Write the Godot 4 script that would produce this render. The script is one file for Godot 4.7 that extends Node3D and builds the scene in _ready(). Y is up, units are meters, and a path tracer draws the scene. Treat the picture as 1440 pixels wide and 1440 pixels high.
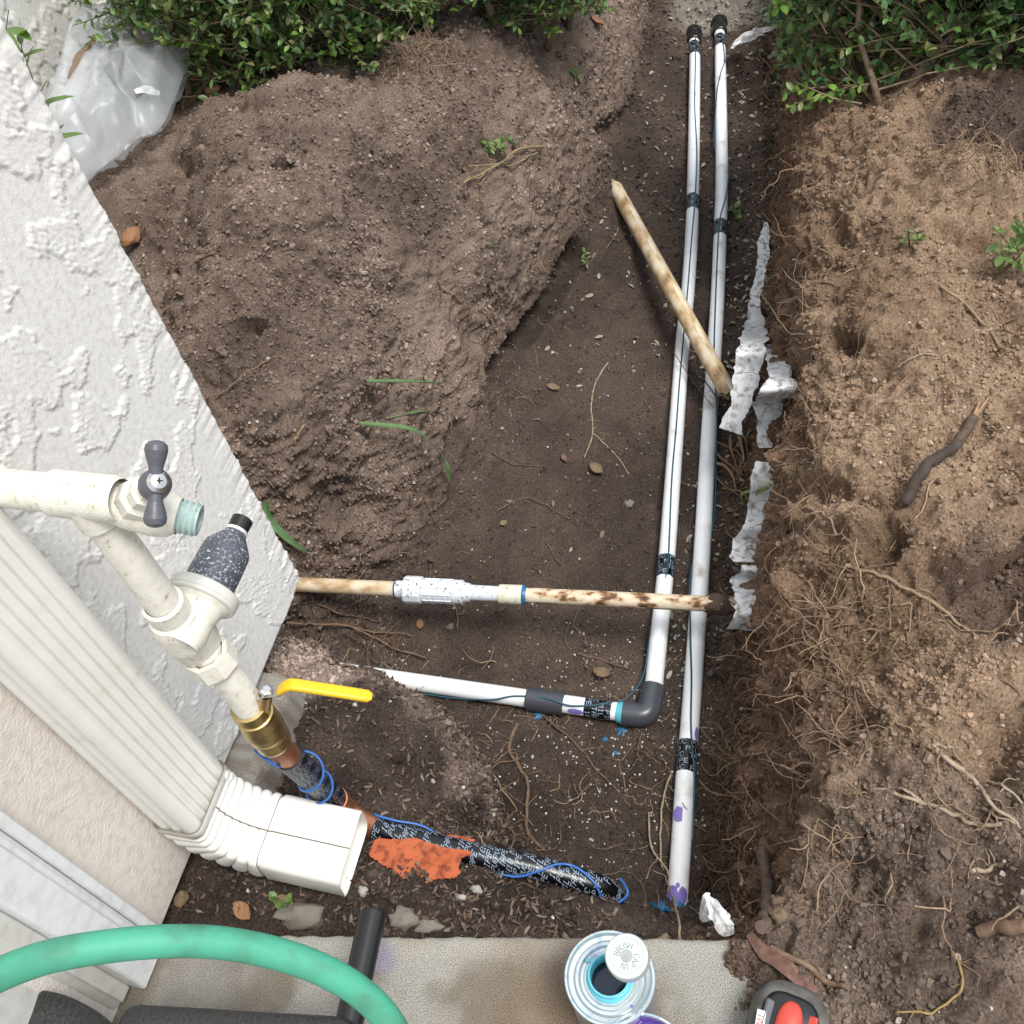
extends Node3D
# A plumbing trench dug beside a stucco wall. Units are metres, y is up, the walkway's top is y = 0.

const WALL_CORNER := Vector3(-0.582, 0, -0.761)      # foot of the white wall's far corner
const WALL_ALONG := Vector3(-0.0794, 0, 0.9969)      # along the wall, towards the walkway
const WALL_OUT := Vector3(0.9969, 0, 0.0794)         # away from the wall

var rng := RandomNumberGenerator.new()
var names := {}
var soil_pos := PackedVector3Array()
var soil_nor := PackedVector3Array()
var soil_col := PackedColorArray()
var soil_u := PackedFloat32Array()
var soil_cols := 0
var soil_rows := 0
var col_start := PackedInt32Array()
var row_start := PackedInt32Array()
var col_div := PackedInt32Array()
var row_div := PackedInt32Array()
var top_map := PackedFloat32Array()
const MAP_X0 := -1.7
const MAP_Z0 := -3.3
const MAP_CELL := 0.006
const MAP_W := 480
const MAP_H := 560
var M := {}
var tube_twist := 0.0     # turns the print of tape round its pipe
var big_noise := FastNoiseLite.new()
var fine_noise := FastNoiseLite.new()

# ------------------------------------------------------------------ helpers
func numbered(called: String) -> String:
	var k: int = names.get(called, 0)
	names[called] = k + 1
	return called if k == 0 else "%s_%03d" % [called, k]

func lin(r: float, g: float, b: float) -> Color:
	return Color(r, g, b).linear_to_srgb()

func tag(o: Node3D, label: String, category: String, group := "") -> Node3D:
	o.set_meta("label", label)
	o.set_meta("category", category)
	if group != "":
		o.set_meta("group", group)
	return o

func thing(called: String, label: String, category: String, at := Vector3.ZERO, group := "") -> Node3D:
	var o := Node3D.new()
	o.name = numbered(called)
	add_child(o, true)
	o.position = at
	tag(o, label, category, group)
	return o

func node_of(called: String, mesh: Mesh, material: Material, parent: Node3D = null) -> MeshInstance3D:
	var o := MeshInstance3D.new()
	o.mesh = mesh
	o.material_override = material
	if parent == null:
		o.name = numbered(called)
		add_child(o, true)
	else:
		o.name = called
		parent.add_child(o, true)
		o.position = -top_of(parent)
	return o

func top_of(n: Node3D) -> Vector3:      # meshes are made in world places: put them back by what their holders are moved
	var p := Vector3.ZERO
	var k: Node = n
	while k != self:
		p += (k as Node3D).position
		k = k.get_parent()
	return p

func tool_start() -> SurfaceTool:
	var st := SurfaceTool.new()
	st.begin(Mesh.PRIMITIVE_TRIANGLES)
	return st

func obj(called: String, st: SurfaceTool, material: Material, parent: Node3D = null, normals := true) -> MeshInstance3D:
	if normals:
		st.generate_normals()
	return node_of(called, st.commit(), material, parent)

func structure(o: Node3D) -> Node3D:
	o.set_meta("kind", "structure")
	return o

func stuff(o: Node3D) -> Node3D:
	o.set_meta("kind", "stuff")
	return o

func paint(color: Color, rough := 0.6, metal := 0.0) -> StandardMaterial3D:
	var m := StandardMaterial3D.new()
	m.albedo_color = color
	m.roughness = rough
	m.metallic = metal
	return m

func noise_tex(freq: float, octaves: int, seed_: int, stops: Array, size := 512, kind := FastNoiseLite.TYPE_SIMPLEX_SMOOTH) -> NoiseTexture2D:
	var n := FastNoiseLite.new()
	n.noise_type = kind
	n.frequency = freq
	n.fractal_octaves = octaves
	n.seed = seed_
	if kind == FastNoiseLite.TYPE_CELLULAR:
		n.cellular_return_type = FastNoiseLite.RETURN_DISTANCE
	var t := NoiseTexture2D.new()
	t.width = size
	t.height = size
	t.seamless = true
	t.noise = n
	if stops.size():
		var g := Gradient.new()
		var offs := PackedFloat32Array()
		var cols := PackedColorArray()
		for s in stops:
			offs.append(s[0])
			cols.append(s[1])
		g.offsets = offs
		g.colors = cols
		t.color_ramp = g
	return t

func textured(m: StandardMaterial3D, tex: Texture2D, per_metre: float, world := true) -> StandardMaterial3D:
	m.albedo_texture = tex
	m.uv1_triplanar = true
	m.uv1_world_triplanar = world
	m.uv1_scale = Vector3.ONE * per_metre
	return m

func relief(m: StandardMaterial3D, tex: Texture2D, per_metre: float, cm: float) -> StandardMaterial3D:
	m.heightmap_enabled = true
	m.heightmap_texture = tex
	m.heightmap_scale = cm
	m.uv1_triplanar = true
	m.uv1_world_triplanar = true
	m.uv1_scale = Vector3.ONE * per_metre
	return m

func spline(pts: Array, per := 6) -> PackedVector3Array:
	var out := PackedVector3Array()
	var n := pts.size()
	for i in n - 1:
		var a: Vector3 = pts[maxi(i - 1, 0)]
		var b: Vector3 = pts[i]
		var c: Vector3 = pts[i + 1]
		var d: Vector3 = pts[mini(i + 2, n - 1)]
		for k in per:
			var t := float(k) / per
			out.append(b.cubic_interpolate(c, a, d, t))
	out.append(pts[n - 1])
	return out

# a tube along points with a radius at each point; closed ends
func tube(st: SurfaceTool, pts: PackedVector3Array, radii: PackedFloat32Array, sides := 8, caps := true, colors := PackedColorArray()) -> void:
	var n := pts.size()
	var dir := (pts[1] - pts[0]).normalized()
	var side := dir.cross(Vector3.UP if absf(dir.y) < 0.9 else Vector3.RIGHT).normalized()
	var rings: Array[PackedVector3Array] = []
	var outs: Array[PackedVector3Array] = []
	var along := PackedFloat32Array()
	var run := 0.0
	for i in n:
		var d := (pts[mini(i + 1, n - 1)] - pts[maxi(i - 1, 0)])
		if d.length_squared() > 1e-14:
			dir = d.normalized()
		side = (side - dir * side.dot(dir)).normalized()
		var up := side.cross(dir)
		var ring := PackedVector3Array()
		var o := PackedVector3Array()
		for k in sides + 1:
			var a := TAU * k / sides
			var v := side * cos(a) + up * sin(a)
			o.append(v)
			ring.append(pts[i] + v * radii[i])
		rings.append(ring)
		outs.append(o)
		if i > 0:
			run += pts[i].distance_to(pts[i - 1])
		along.append(run)
	var put := func(i: int, k: int) -> void:
		if colors.size():
			st.set_color(colors[i])
		st.set_normal(outs[i][k])
		st.set_uv(Vector2(float(k) / sides + along[i] * tube_twist, along[i]))
		st.add_vertex(rings[i][k])
	for i in n - 1:
		for k in sides:
			put.call(i, k)
			put.call(i, k + 1)
			put.call(i + 1, k)
			put.call(i, k + 1)
			put.call(i + 1, k + 1)
			put.call(i + 1, k)
	if caps:
		for e in [0, n - 1]:
			var d: Vector3 = (pts[0] - pts[1]).normalized() if e == 0 else (pts[n - 1] - pts[n - 2]).normalized()
			for k in sides:
				for q in ([k + 1, k] if e == 0 else [k, k + 1]):
					if colors.size():
						st.set_color(colors[e])
					st.set_normal(d)
					st.set_uv(Vector2(0.5, along[e]))
					st.add_vertex(rings[e][q])
				if colors.size():
					st.set_color(colors[e])
				st.set_normal(d)
				st.set_uv(Vector2(0.5, along[e]))
				st.add_vertex(pts[e])

func even(n: int, r: float) -> PackedFloat32Array:
	var a := PackedFloat32Array()
	a.resize(n)
	a.fill(r)
	return a

# a turned shape: a list of [distance along the axis, radius]; sharp steps where two share a distance
func turned(st: SurfaceTool, origin: Vector3, axis: Vector3, profile: Array, sides := 24, around := 0.0) -> void:
	var dir := axis.normalized()
	var side := dir.cross(Vector3.UP if absf(dir.y) < 0.9 else Vector3.RIGHT).normalized()
	var up := side.cross(dir)
	for i in profile.size() - 1:
		var a: Array = profile[i]
		var b: Array = profile[i + 1]
		var slope := Vector2(b[0] - a[0], b[1] - a[1])
		var nrm := Vector2(-slope.y, slope.x).normalized()     # (along, outward)
		for k in sides:
			var v := [Vector3(), Vector3()]
			for q in 2:
				var ang := TAU * (k + q) / sides + around
				v[q] = side * cos(ang) + up * sin(ang)
			var quad := [[a, 0], [a, 1], [b, 0], [a, 1], [b, 1], [b, 0]]
			for c in quad:
				var e: Array = c[0]
				var w: Vector3 = v[c[1]]
				st.set_normal((dir * nrm.x + w * nrm.y).normalized())
				st.set_uv(Vector2((k + c[1]) / float(sides), e[0]))
				st.add_vertex(origin + dir * float(e[0]) + w * float(e[1]))

func quad(st: SurfaceTool, a: Vector3, b: Vector3, c: Vector3, d: Vector3) -> void:
	for p in [a, b, c, a, c, d]:
		st.add_vertex(p)

# a box with bevelled edges, standing in its own axes
func bevel_box(st: SurfaceTool, t: Transform3D, half: Vector3, bev: float) -> void:
	st.set_smooth_group(-1)
	var h := half
	var i := half - Vector3.ONE * bev
	for ax in 3:
		var b := (ax + 1) % 3
		var c := (ax + 2) % 3
		for s in [-1.0, 1.0]:
			var p: Array = []
			for q in [[-1, -1], [1, -1], [1, 1], [-1, 1]]:
				var v := Vector3.ZERO
				v[ax] = h[ax] * s
				v[b] = i[b] * q[0]
				v[c] = i[c] * q[1]
				p.append(t * v)
			if s > 0:
				p.reverse()
			quad(st, p[0], p[1], p[2], p[3])
		for s1 in [-1.0, 1.0]:
			for s2 in [-1.0, 1.0]:
				var p: Array = []
				for q in [[-1, 0], [1, 0], [1, 1], [-1, 1]]:
					var v := Vector3.ZERO
					v[ax] = i[ax] * q[0]
					v[b] = (h[b] if q[1] == 0 else i[b]) * s1
					v[c] = (i[c] if q[1] == 0 else h[c]) * s2
					p.append(t * v)
				if s1 * s2 < 0:
					p.reverse()
				quad(st, p[0], p[1], p[2], p[3])
	for sx in [-1.0, 1.0]:
		for sy in [-1.0, 1.0]:
			for sz in [-1.0, 1.0]:
				var p := [t * Vector3(h.x * sx, i.y * sy, i.z * sz), t * Vector3(i.x * sx, h.y * sy, i.z * sz), t * Vector3(i.x * sx, i.y * sy, h.z * sz)]
				if sx * sy * sz > 0:
					p.reverse()
				for v in p:
					st.add_vertex(v)

func wall(s: float, y: float, p: float) -> Vector3:      # a place on the wall: along from the corner, up, and out
	return WALL_CORNER + WALL_ALONG * s + WALL_OUT * p + Vector3(0, y, 0)

# a lump of stone or soil
func lump(seed_: int, squash: Vector3, rough: float, rings := 5, sides := 8, jagged := 0.9, flat := false) -> ArrayMesh:
	var n := FastNoiseLite.new()
	n.seed = seed_
	n.frequency = jagged
	var st := tool_start()
	var grid: Array = []
	for i in rings + 1:
		var row: Array = []
		for k in sides:
			var th := PI * i / rings
			var ph := TAU * k / sides
			var v := Vector3(sin(th) * cos(ph), cos(th), sin(th) * sin(ph))
			row.append(v * squash * (1.0 + rough * n.get_noise_3dv(v * 1.4) * 1.8))
		grid.append(row)
	st.set_smooth_group(-1 if flat else 0)
	for i in rings:
		for k in sides:
			var a: Vector3 = grid[i][k]
			var b: Vector3 = grid[i][(k + 1) % sides]
			var c: Vector3 = grid[i + 1][(k + 1) % sides]
			var d: Vector3 = grid[i + 1][k]
			if i > 0:
				for p in [a, b, c]:
					st.add_vertex(p)
			if i < rings - 1:
				for p in [a, c, d]:
					st.add_vertex(p)
	st.index()
	st.generate_normals()
	return st.commit()

# copies too many to count, as one object
func scatter(called: String, mesh: Mesh, material: Material, places: Array, tints: PackedColorArray, parent: Node3D = null) -> MultiMeshInstance3D:
	var mm := MultiMesh.new()
	mm.transform_format = MultiMesh.TRANSFORM_3D
	mm.use_colors = tints.size() > 0
	mm.mesh = mesh
	mm.instance_count = places.size()
	for i in places.size():
		mm.set_instance_transform(i, places[i])
		if tints.size():
			mm.set_instance_color(i, tints[i])
	var o := MultiMeshInstance3D.new()
	o.multimesh = mm
	o.material_override = material
	if parent == null:
		o.name = numbered(called)
		add_child(o, true)
	else:
		o.name = called
		parent.add_child(o, true)
		o.position = -top_of(parent)
	o.set_meta("kind", "stuff")
	return o

# ------------------------------------------------------------------ the dug soil
func stations() -> Array:
	return [
		[-4.4, [Vector2(-2.2, 0), Vector2(-1.45, 0), Vector2(-0.95, 0), Vector2(-0.65, 0), Vector2(-0.42, 0), Vector2(-0.28, 0), Vector2(-0.08, 0), Vector2(0.1, 0), Vector2(0.2, 0), Vector2(0.5, 0), Vector2(1.2, 0), Vector2(2.2, 0)]],
		[-3.5, [Vector2(-2.2, 0), Vector2(-1.45, 0), Vector2(-0.95, 0), Vector2(-0.65, 0), Vector2(-0.4, 0), Vector2(-0.26, 0), Vector2(-0.08, 0), Vector2(0.1, 0), Vector2(0.2, 0), Vector2(0.5, 0.02), Vector2(1.2, 0), Vector2(2.2, 0)]],
		[-3.22, [Vector2(-2.2, 0), Vector2(-1.45, 0), Vector2(-0.95, 0), Vector2(-0.65, 0), Vector2(-0.38, -0.04), Vector2(-0.23, -0.06), Vector2(-0.06, -0.07), Vector2(0.1, -0.05), Vector2(0.2, 0), Vector2(0.48, 0.02), Vector2(1.2, 0), Vector2(2.2, 0)]],
		[-3.12, [Vector2(-2.2, 0), Vector2(-1.45, 0), Vector2(-0.95, 0), Vector2(-0.65, 0), Vector2(-0.36, -0.06), Vector2(-0.2, -0.36), Vector2(-0.05, -0.38), Vector2(0.1, -0.36), Vector2(0.19, -0.05), Vector2(0.45, 0.02), Vector2(1.2, 0), Vector2(2.2, 0)]],
		[-3.02, [Vector2(-2.2, 0), Vector2(-1.45, 0), Vector2(-0.95, 0), Vector2(-0.64, 0.02), Vector2(-0.35, -0.08), Vector2(-0.195, -0.4), Vector2(-0.045, -0.44), Vector2(0.1, -0.42), Vector2(0.19, -0.07), Vector2(0.43, 0.02), Vector2(1.2, 0), Vector2(2.2, 0)]],
		[-2.55, [Vector2(-2.2, 0), Vector2(-1.45, 0), Vector2(-0.95, 0.02), Vector2(-0.6, 0.04), Vector2(-0.34, -0.1), Vector2(-0.235, -0.38), Vector2(-0.07, -0.45), Vector2(0.1, -0.43), Vector2(0.21, -0.05), Vector2(0.43, 0.03), Vector2(1.2, 0), Vector2(2.2, 0)]],
		[-2.2, [Vector2(-2.2, 0), Vector2(-1.45, 0), Vector2(-0.95, 0.02), Vector2(-0.6, 0.05), Vector2(-0.4, -0.08), Vector2(-0.29, -0.36), Vector2(-0.09, -0.45), Vector2(0.095, -0.44), Vector2(0.19, -0.02), Vector2(0.41, 0.06), Vector2(1.1, 0.03), Vector2(2.2, 0)]],
		[-1.98, [Vector2(-2.2, 0), Vector2(-1.4, 0), Vector2(-0.9, 0.06), Vector2(-0.6, 0.05), Vector2(-0.42, -0.08), Vector2(-0.325, -0.36), Vector2(-0.1, -0.45), Vector2(0.09, -0.44), Vector2(0.165, 0), Vector2(0.41, 0.12), Vector2(1.1, 0.05), Vector2(2.2, 0)]],
		[-1.76, [Vector2(-2.2, 0), Vector2(-1.35, 0), Vector2(-0.86, 0.165), Vector2(-0.6, 0.06), Vector2(-0.45, -0.08), Vector2(-0.385, -0.36), Vector2(-0.12, -0.45), Vector2(0.075, -0.44), Vector2(0.155, 0.02), Vector2(0.39, 0.12), Vector2(1.1, 0.06), Vector2(2.2, 0)]],
		[-1.5, [Vector2(-2.2, 0), Vector2(-1.25, 0), Vector2(-0.85, 0.14), Vector2(-0.64, 0.03), Vector2(-0.5, -0.1), Vector2(-0.44, -0.36), Vector2(-0.15, -0.45), Vector2(0.06, -0.44), Vector2(0.15, 0.03), Vector2(0.37, 0.1), Vector2(1, 0.08), Vector2(2.2, 0)]],
		[-1.3, [Vector2(-2.2, 0), Vector2(-1.1, -0.02), Vector2(-0.85, 0.07), Vector2(-0.68, -0.01), Vector2(-0.58, -0.14), Vector2(-0.47, -0.37), Vector2(-0.17, -0.45), Vector2(0.045, -0.44), Vector2(0.145, 0.02), Vector2(0.37, 0.1), Vector2(0.95, 0.1), Vector2(2.2, 0)]],
		[-1.1, [Vector2(-2.2, 0), Vector2(-1.1, -0.03), Vector2(-0.8, 0), Vector2(-0.68, -0.07), Vector2(-0.62, -0.2), Vector2(-0.53, -0.39), Vector2(-0.19, -0.45), Vector2(0.03, -0.44), Vector2(0.135, 0), Vector2(0.36, 0.07), Vector2(0.9, 0.1), Vector2(2.2, 0)]],
		[-0.99, [Vector2(-2.2, 0), Vector2(-1.1, -0.05), Vector2(-0.87, -0.08), Vector2(-0.76, -0.2), Vector2(-0.69, -0.34), Vector2(-0.58, -0.42), Vector2(-0.2, -0.45), Vector2(0.02, -0.44), Vector2(0.13, 0), Vector2(0.35, 0.06), Vector2(0.9, 0.09), Vector2(2.2, 0)]],
		[-0.87, [Vector2(-2.2, 0), Vector2(-1.2, -0.1), Vector2(-0.9, -0.35), Vector2(-0.75, -0.42), Vector2(-0.65, -0.44), Vector2(-0.55, -0.44), Vector2(-0.2, -0.45), Vector2(0.012, -0.44), Vector2(0.13, 0), Vector2(0.35, 0.07), Vector2(0.9, 0.09), Vector2(2.2, 0)]],
		[-0.765, [Vector2(-2.2, 0), Vector2(-1.2, -0.1), Vector2(-0.85, -0.16), Vector2(-0.66, -0.2), Vector2(-0.595, -0.3), Vector2(-0.53, -0.43), Vector2(-0.2, -0.45), Vector2(0.008, -0.44), Vector2(0.135, 0), Vector2(0.35, 0.07), Vector2(0.9, 0.09), Vector2(2.2, 0)]],
		[-0.71, [Vector2(-2.2, 0), Vector2(-1.2, -0.1), Vector2(-0.85, -0.09), Vector2(-0.66, -0.1), Vector2(-0.585, -0.13), Vector2(-0.54, -0.41), Vector2(-0.2, -0.45), Vector2(0.004, -0.44), Vector2(0.14, 0), Vector2(0.34, 0.06), Vector2(0.88, 0.08), Vector2(2.2, 0)]],
		[-0.665, [Vector2(-2.2, 0), Vector2(-1.2, -0.1), Vector2(-0.85, -0.09), Vector2(-0.65, -0.09), Vector2(-0.465, -0.14), Vector2(-0.42, -0.41), Vector2(-0.2, -0.45), Vector2(0.004, -0.44), Vector2(0.14, 0), Vector2(0.34, 0.06), Vector2(0.88, 0.08), Vector2(2.2, 0)]],
		[-0.62, [Vector2(-2.2, 0), Vector2(-1.2, -0.05), Vector2(-0.85, -0.07), Vector2(-0.64, -0.08), Vector2(-0.375, -0.14), Vector2(-0.33, -0.41), Vector2(-0.18, -0.44), Vector2(0, -0.44), Vector2(0.15, 0.02), Vector2(0.34, 0.08), Vector2(0.85, 0.08), Vector2(2.2, 0)]],
		[-0.51, [Vector2(-2.2, 0), Vector2(-1.2, -0.03), Vector2(-0.85, -0.04), Vector2(-0.62, -0.08), Vector2(-0.325, -0.14), Vector2(-0.275, -0.33), Vector2(-0.15, -0.42), Vector2(0, -0.44), Vector2(0.155, 0.03), Vector2(0.34, 0.08), Vector2(0.8, 0.08), Vector2(2.2, 0)]],
		[-0.42, [Vector2(-2.2, 0), Vector2(-1.2, -0.03), Vector2(-0.85, -0.04), Vector2(-0.62, -0.05), Vector2(-0.45, -0.095), Vector2(-0.28, -0.12), Vector2(-0.13, -0.22), Vector2(0.005, -0.36), Vector2(0.145, 0.01), Vector2(0.33, 0.06), Vector2(0.8, 0.07), Vector2(2.2, 0)]],
		[-0.355, [Vector2(-2.2, 0), Vector2(-1.2, -0.03), Vector2(-0.85, -0.04), Vector2(-0.6, -0.045), Vector2(-0.4, -0.06), Vector2(-0.25, -0.075), Vector2(-0.1, -0.085), Vector2(0, -0.09), Vector2(0.1, 0), Vector2(0.3, 0.04), Vector2(0.8, 0.06), Vector2(2.2, 0)]],
		[-0.3, [Vector2(-2.2, 0), Vector2(-1.2, -0.03), Vector2(-0.85, -0.05), Vector2(-0.6, -0.05), Vector2(-0.4, -0.05), Vector2(-0.22, -0.05), Vector2(-0.1, -0.05), Vector2(-0.01, -0.03), Vector2(0.06, 0.01), Vector2(0.3, 0.03), Vector2(0.8, 0.05), Vector2(2.2, 0)]],
		[-0.2, [Vector2(-2.2, 0), Vector2(-1.2, -0.03), Vector2(-0.85, -0.05), Vector2(-0.6, -0.05), Vector2(-0.4, -0.05), Vector2(-0.22, -0.05), Vector2(-0.1, -0.05), Vector2(-0.03, -0.01), Vector2(0.05, 0.012), Vector2(0.3, 0.02), Vector2(0.8, 0.03), Vector2(2.2, 0)]],
		[0.1, [Vector2(-2.2, 0), Vector2(-1.2, -0.03), Vector2(-0.85, -0.05), Vector2(-0.6, -0.05), Vector2(-0.4, -0.05), Vector2(-0.22, -0.05), Vector2(-0.1, -0.05), Vector2(0, -0.02), Vector2(0.06, 0.012), Vector2(0.3, 0.02), Vector2(0.8, 0.02), Vector2(2.2, 0)]],
		[0.6, [Vector2(-2.2, 0), Vector2(-1.2, -0.03), Vector2(-0.85, -0.05), Vector2(-0.6, -0.05), Vector2(-0.4, -0.05), Vector2(-0.22, -0.05), Vector2(-0.1, -0.05), Vector2(0, -0.02), Vector2(0.06, 0.01), Vector2(0.3, 0.01), Vector2(0.8, 0.01), Vector2(2.2, 0)]],
		[1.6, [Vector2(-2.2, 0), Vector2(-1.2, -0.03), Vector2(-0.85, -0.03), Vector2(-0.6, -0.03), Vector2(-0.4, -0.03), Vector2(-0.22, -0.03), Vector2(-0.1, -0.03), Vector2(0, -0.02), Vector2(0.06, 0), Vector2(0.3, 0), Vector2(0.8, 0), Vector2(2.2, 0)]]
	]

func limited(d0: float, d1: float) -> float:
	if d0 * d1 <= 0.0:
		return 0.0
	return signf(d0) * minf(absf(d0 + d1) * 0.5, 1.5 * minf(absf(d0), absf(d1)))

func curve_at(v: PackedFloat32Array, i: int, f: float) -> float:
	var n := v.size()
	var d := v[i + 1] - v[i]
	var m0 := d if i == 0 else limited(v[i] - v[i - 1], d)
	var m1 := d if i + 2 >= n else limited(d, v[i + 2] - v[i + 1])
	var f2 := f * f
	var f3 := f2 * f
	return (2 * f3 - 3 * f2 + 1) * v[i] + (f3 - 2 * f2 + f) * m0 + (3 * f2 - 2 * f3) * v[i + 1] + (f3 - f2) * m1

func soil_tone(u: float, p: Vector3) -> Color:
	var n := big_noise.get_noise_3d(p.x * 1.0, p.y, p.z)
	var n2 := big_noise.get_noise_3d(p.x * 4.0 + 7.0, p.y * 4.0, p.z * 4.0)
	var mound := Color(0.26, 0.188, 0.147).lerp(Color(0.14, 0.099, 0.077), clampf(0.5 + n * 0.9 + n2 * 0.5, 0, 1))
	var bank := Color(0.25, 0.163, 0.112).lerp(Color(0.155, 0.099, 0.07), clampf(0.5 + n * 1.2 + n2 * 0.8, 0, 1))
	var spoil := Color(0.335, 0.236, 0.166).lerp(Color(0.2, 0.135, 0.092), clampf(0.45 + n * 1.3 + n2 * 0.7, 0, 1))
	var damp := Color(0.122, 0.089, 0.073).lerp(Color(0.078, 0.057, 0.047), clampf(0.5 + n * 1.3 + n2 * 0.7, 0, 1))
	var mulch := Color(0.085, 0.062, 0.051).lerp(Color(0.052, 0.038, 0.033), clampf(0.5 + n2 * 1.5, 0, 1))
	var crumb := Color(0.23, 0.175, 0.138).lerp(Color(0.125, 0.094, 0.077), clampf(0.5 + n * 1.2 + n2, 0, 1))
	var c := mound
	var right := smoothstep(6.6, 7.15, u)
	c = c.lerp(bank, right)
	c = c.lerp(spoil, smoothstep(7.55, 8.2, u + n2 * 0.5))
	c = c.lerp(crumb, smoothstep(-0.62, -0.45, p.z + n * 0.12) * smoothstep(7.5, 8.0, u))
	# sand of the left bank, paler where it was cut smooth
	c = c.lerp(Color(0.34, 0.25, 0.195), smoothstep(3.4, 4.2, u) * smoothstep(5.2, 4.6, u) * smoothstep(-1.15, -1.4, p.z) * clampf(0.55 + n2 * 1.2, 0, 1))
	# wet floor
	c = c.lerp(damp, smoothstep(4.55, 5.15, u + n2 * 0.45) * (1.0 - right))
	c = c.lerp(damp, smoothstep(-0.3, -0.4, p.y + n2 * 0.04) * (1.0 - 0.4 * right))
	# dark mulch by the wall and the walkway
	c = c.lerp(mulch, smoothstep(-0.78, -0.7, p.z) * smoothstep(6.2, 5.4, u + n2 * 0.4))
	# sand left on the footing beside the corner
	c = c.lerp(Color(0.36, 0.27, 0.22), smoothstep(0.1, 0.06, Vector2(p.x + 0.58, (p.z + 0.68) * 1.1).length() + n2 * 0.02))
	# pale sand along the ledge's broken edge
	var edge := [Vector2(-0.57, -0.7), Vector2(-0.465, -0.66), Vector2(-0.37, -0.61), Vector2(-0.33, -0.55), Vector2(-0.325, -0.52)]
	if p.z > -0.78 and p.z < -0.45 and p.x < -0.25 and p.y > -0.3:
		var near := 9.0
		for k in 4:
			near = minf(near, Vector2(p.x, p.z).distance_to(Geometry2D.get_closest_point_to_segment(Vector2(p.x, p.z), edge[k], edge[k + 1])))
		c = c.lerp(Color(0.27, 0.2, 0.16), 0.45 * smoothstep(0.028, 0.008, near + n2 * 0.02))
	# grey crushed stone at the trench's far end
	c = c.lerp(Color(0.36, 0.32, 0.28), 0.85 * smoothstep(-2.99, -3.08, p.z + n2 * 0.06) * smoothstep(5.0, 5.4, u) * smoothstep(7.6, 7.2, u))
	# black lumps of topsoil on the far right
	c = c.lerp(Color(0.11, 0.08, 0.068), smoothstep(0.16, 0.08, Vector2(p.x - 0.46, p.z + 1.62).length() + n2 * 0.05))
	c = c.lerp(Color(0.09, 0.065, 0.055), smoothstep(0.15, 0.06, Vector2(p.x - 0.4, p.z + 0.74).length() + n2 * 0.08) * 0.8)
	var grey := c.r * 0.4 + c.g * 0.45 + c.b * 0.15
	c = c.lerp(Color(grey * 1.02, grey, grey * 0.99), 0.16 * (1.0 - right))
	return c * (1.0 + 0.2 * fine_noise.get_noise_3dv(p * 3.0))

func soil_roughness(u: float, p: Vector3) -> float:
	var r := 1.08
	r = lerpf(r, 0.5, smoothstep(4.4, 5.0, u) * smoothstep(7.15, 6.8, u))
	r = lerpf(r, 0.55, smoothstep(3.5, 4.1, u) * smoothstep(5.2, 4.6, u) * smoothstep(-1.2, -1.4, p.z))
	r = lerpf(r, 1.2, smoothstep(7.1, 7.5, u))
	r = lerpf(r, 0.55, smoothstep(-0.8, -0.74, p.z) * smoothstep(6.5, 5.5, u))
	return r

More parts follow.
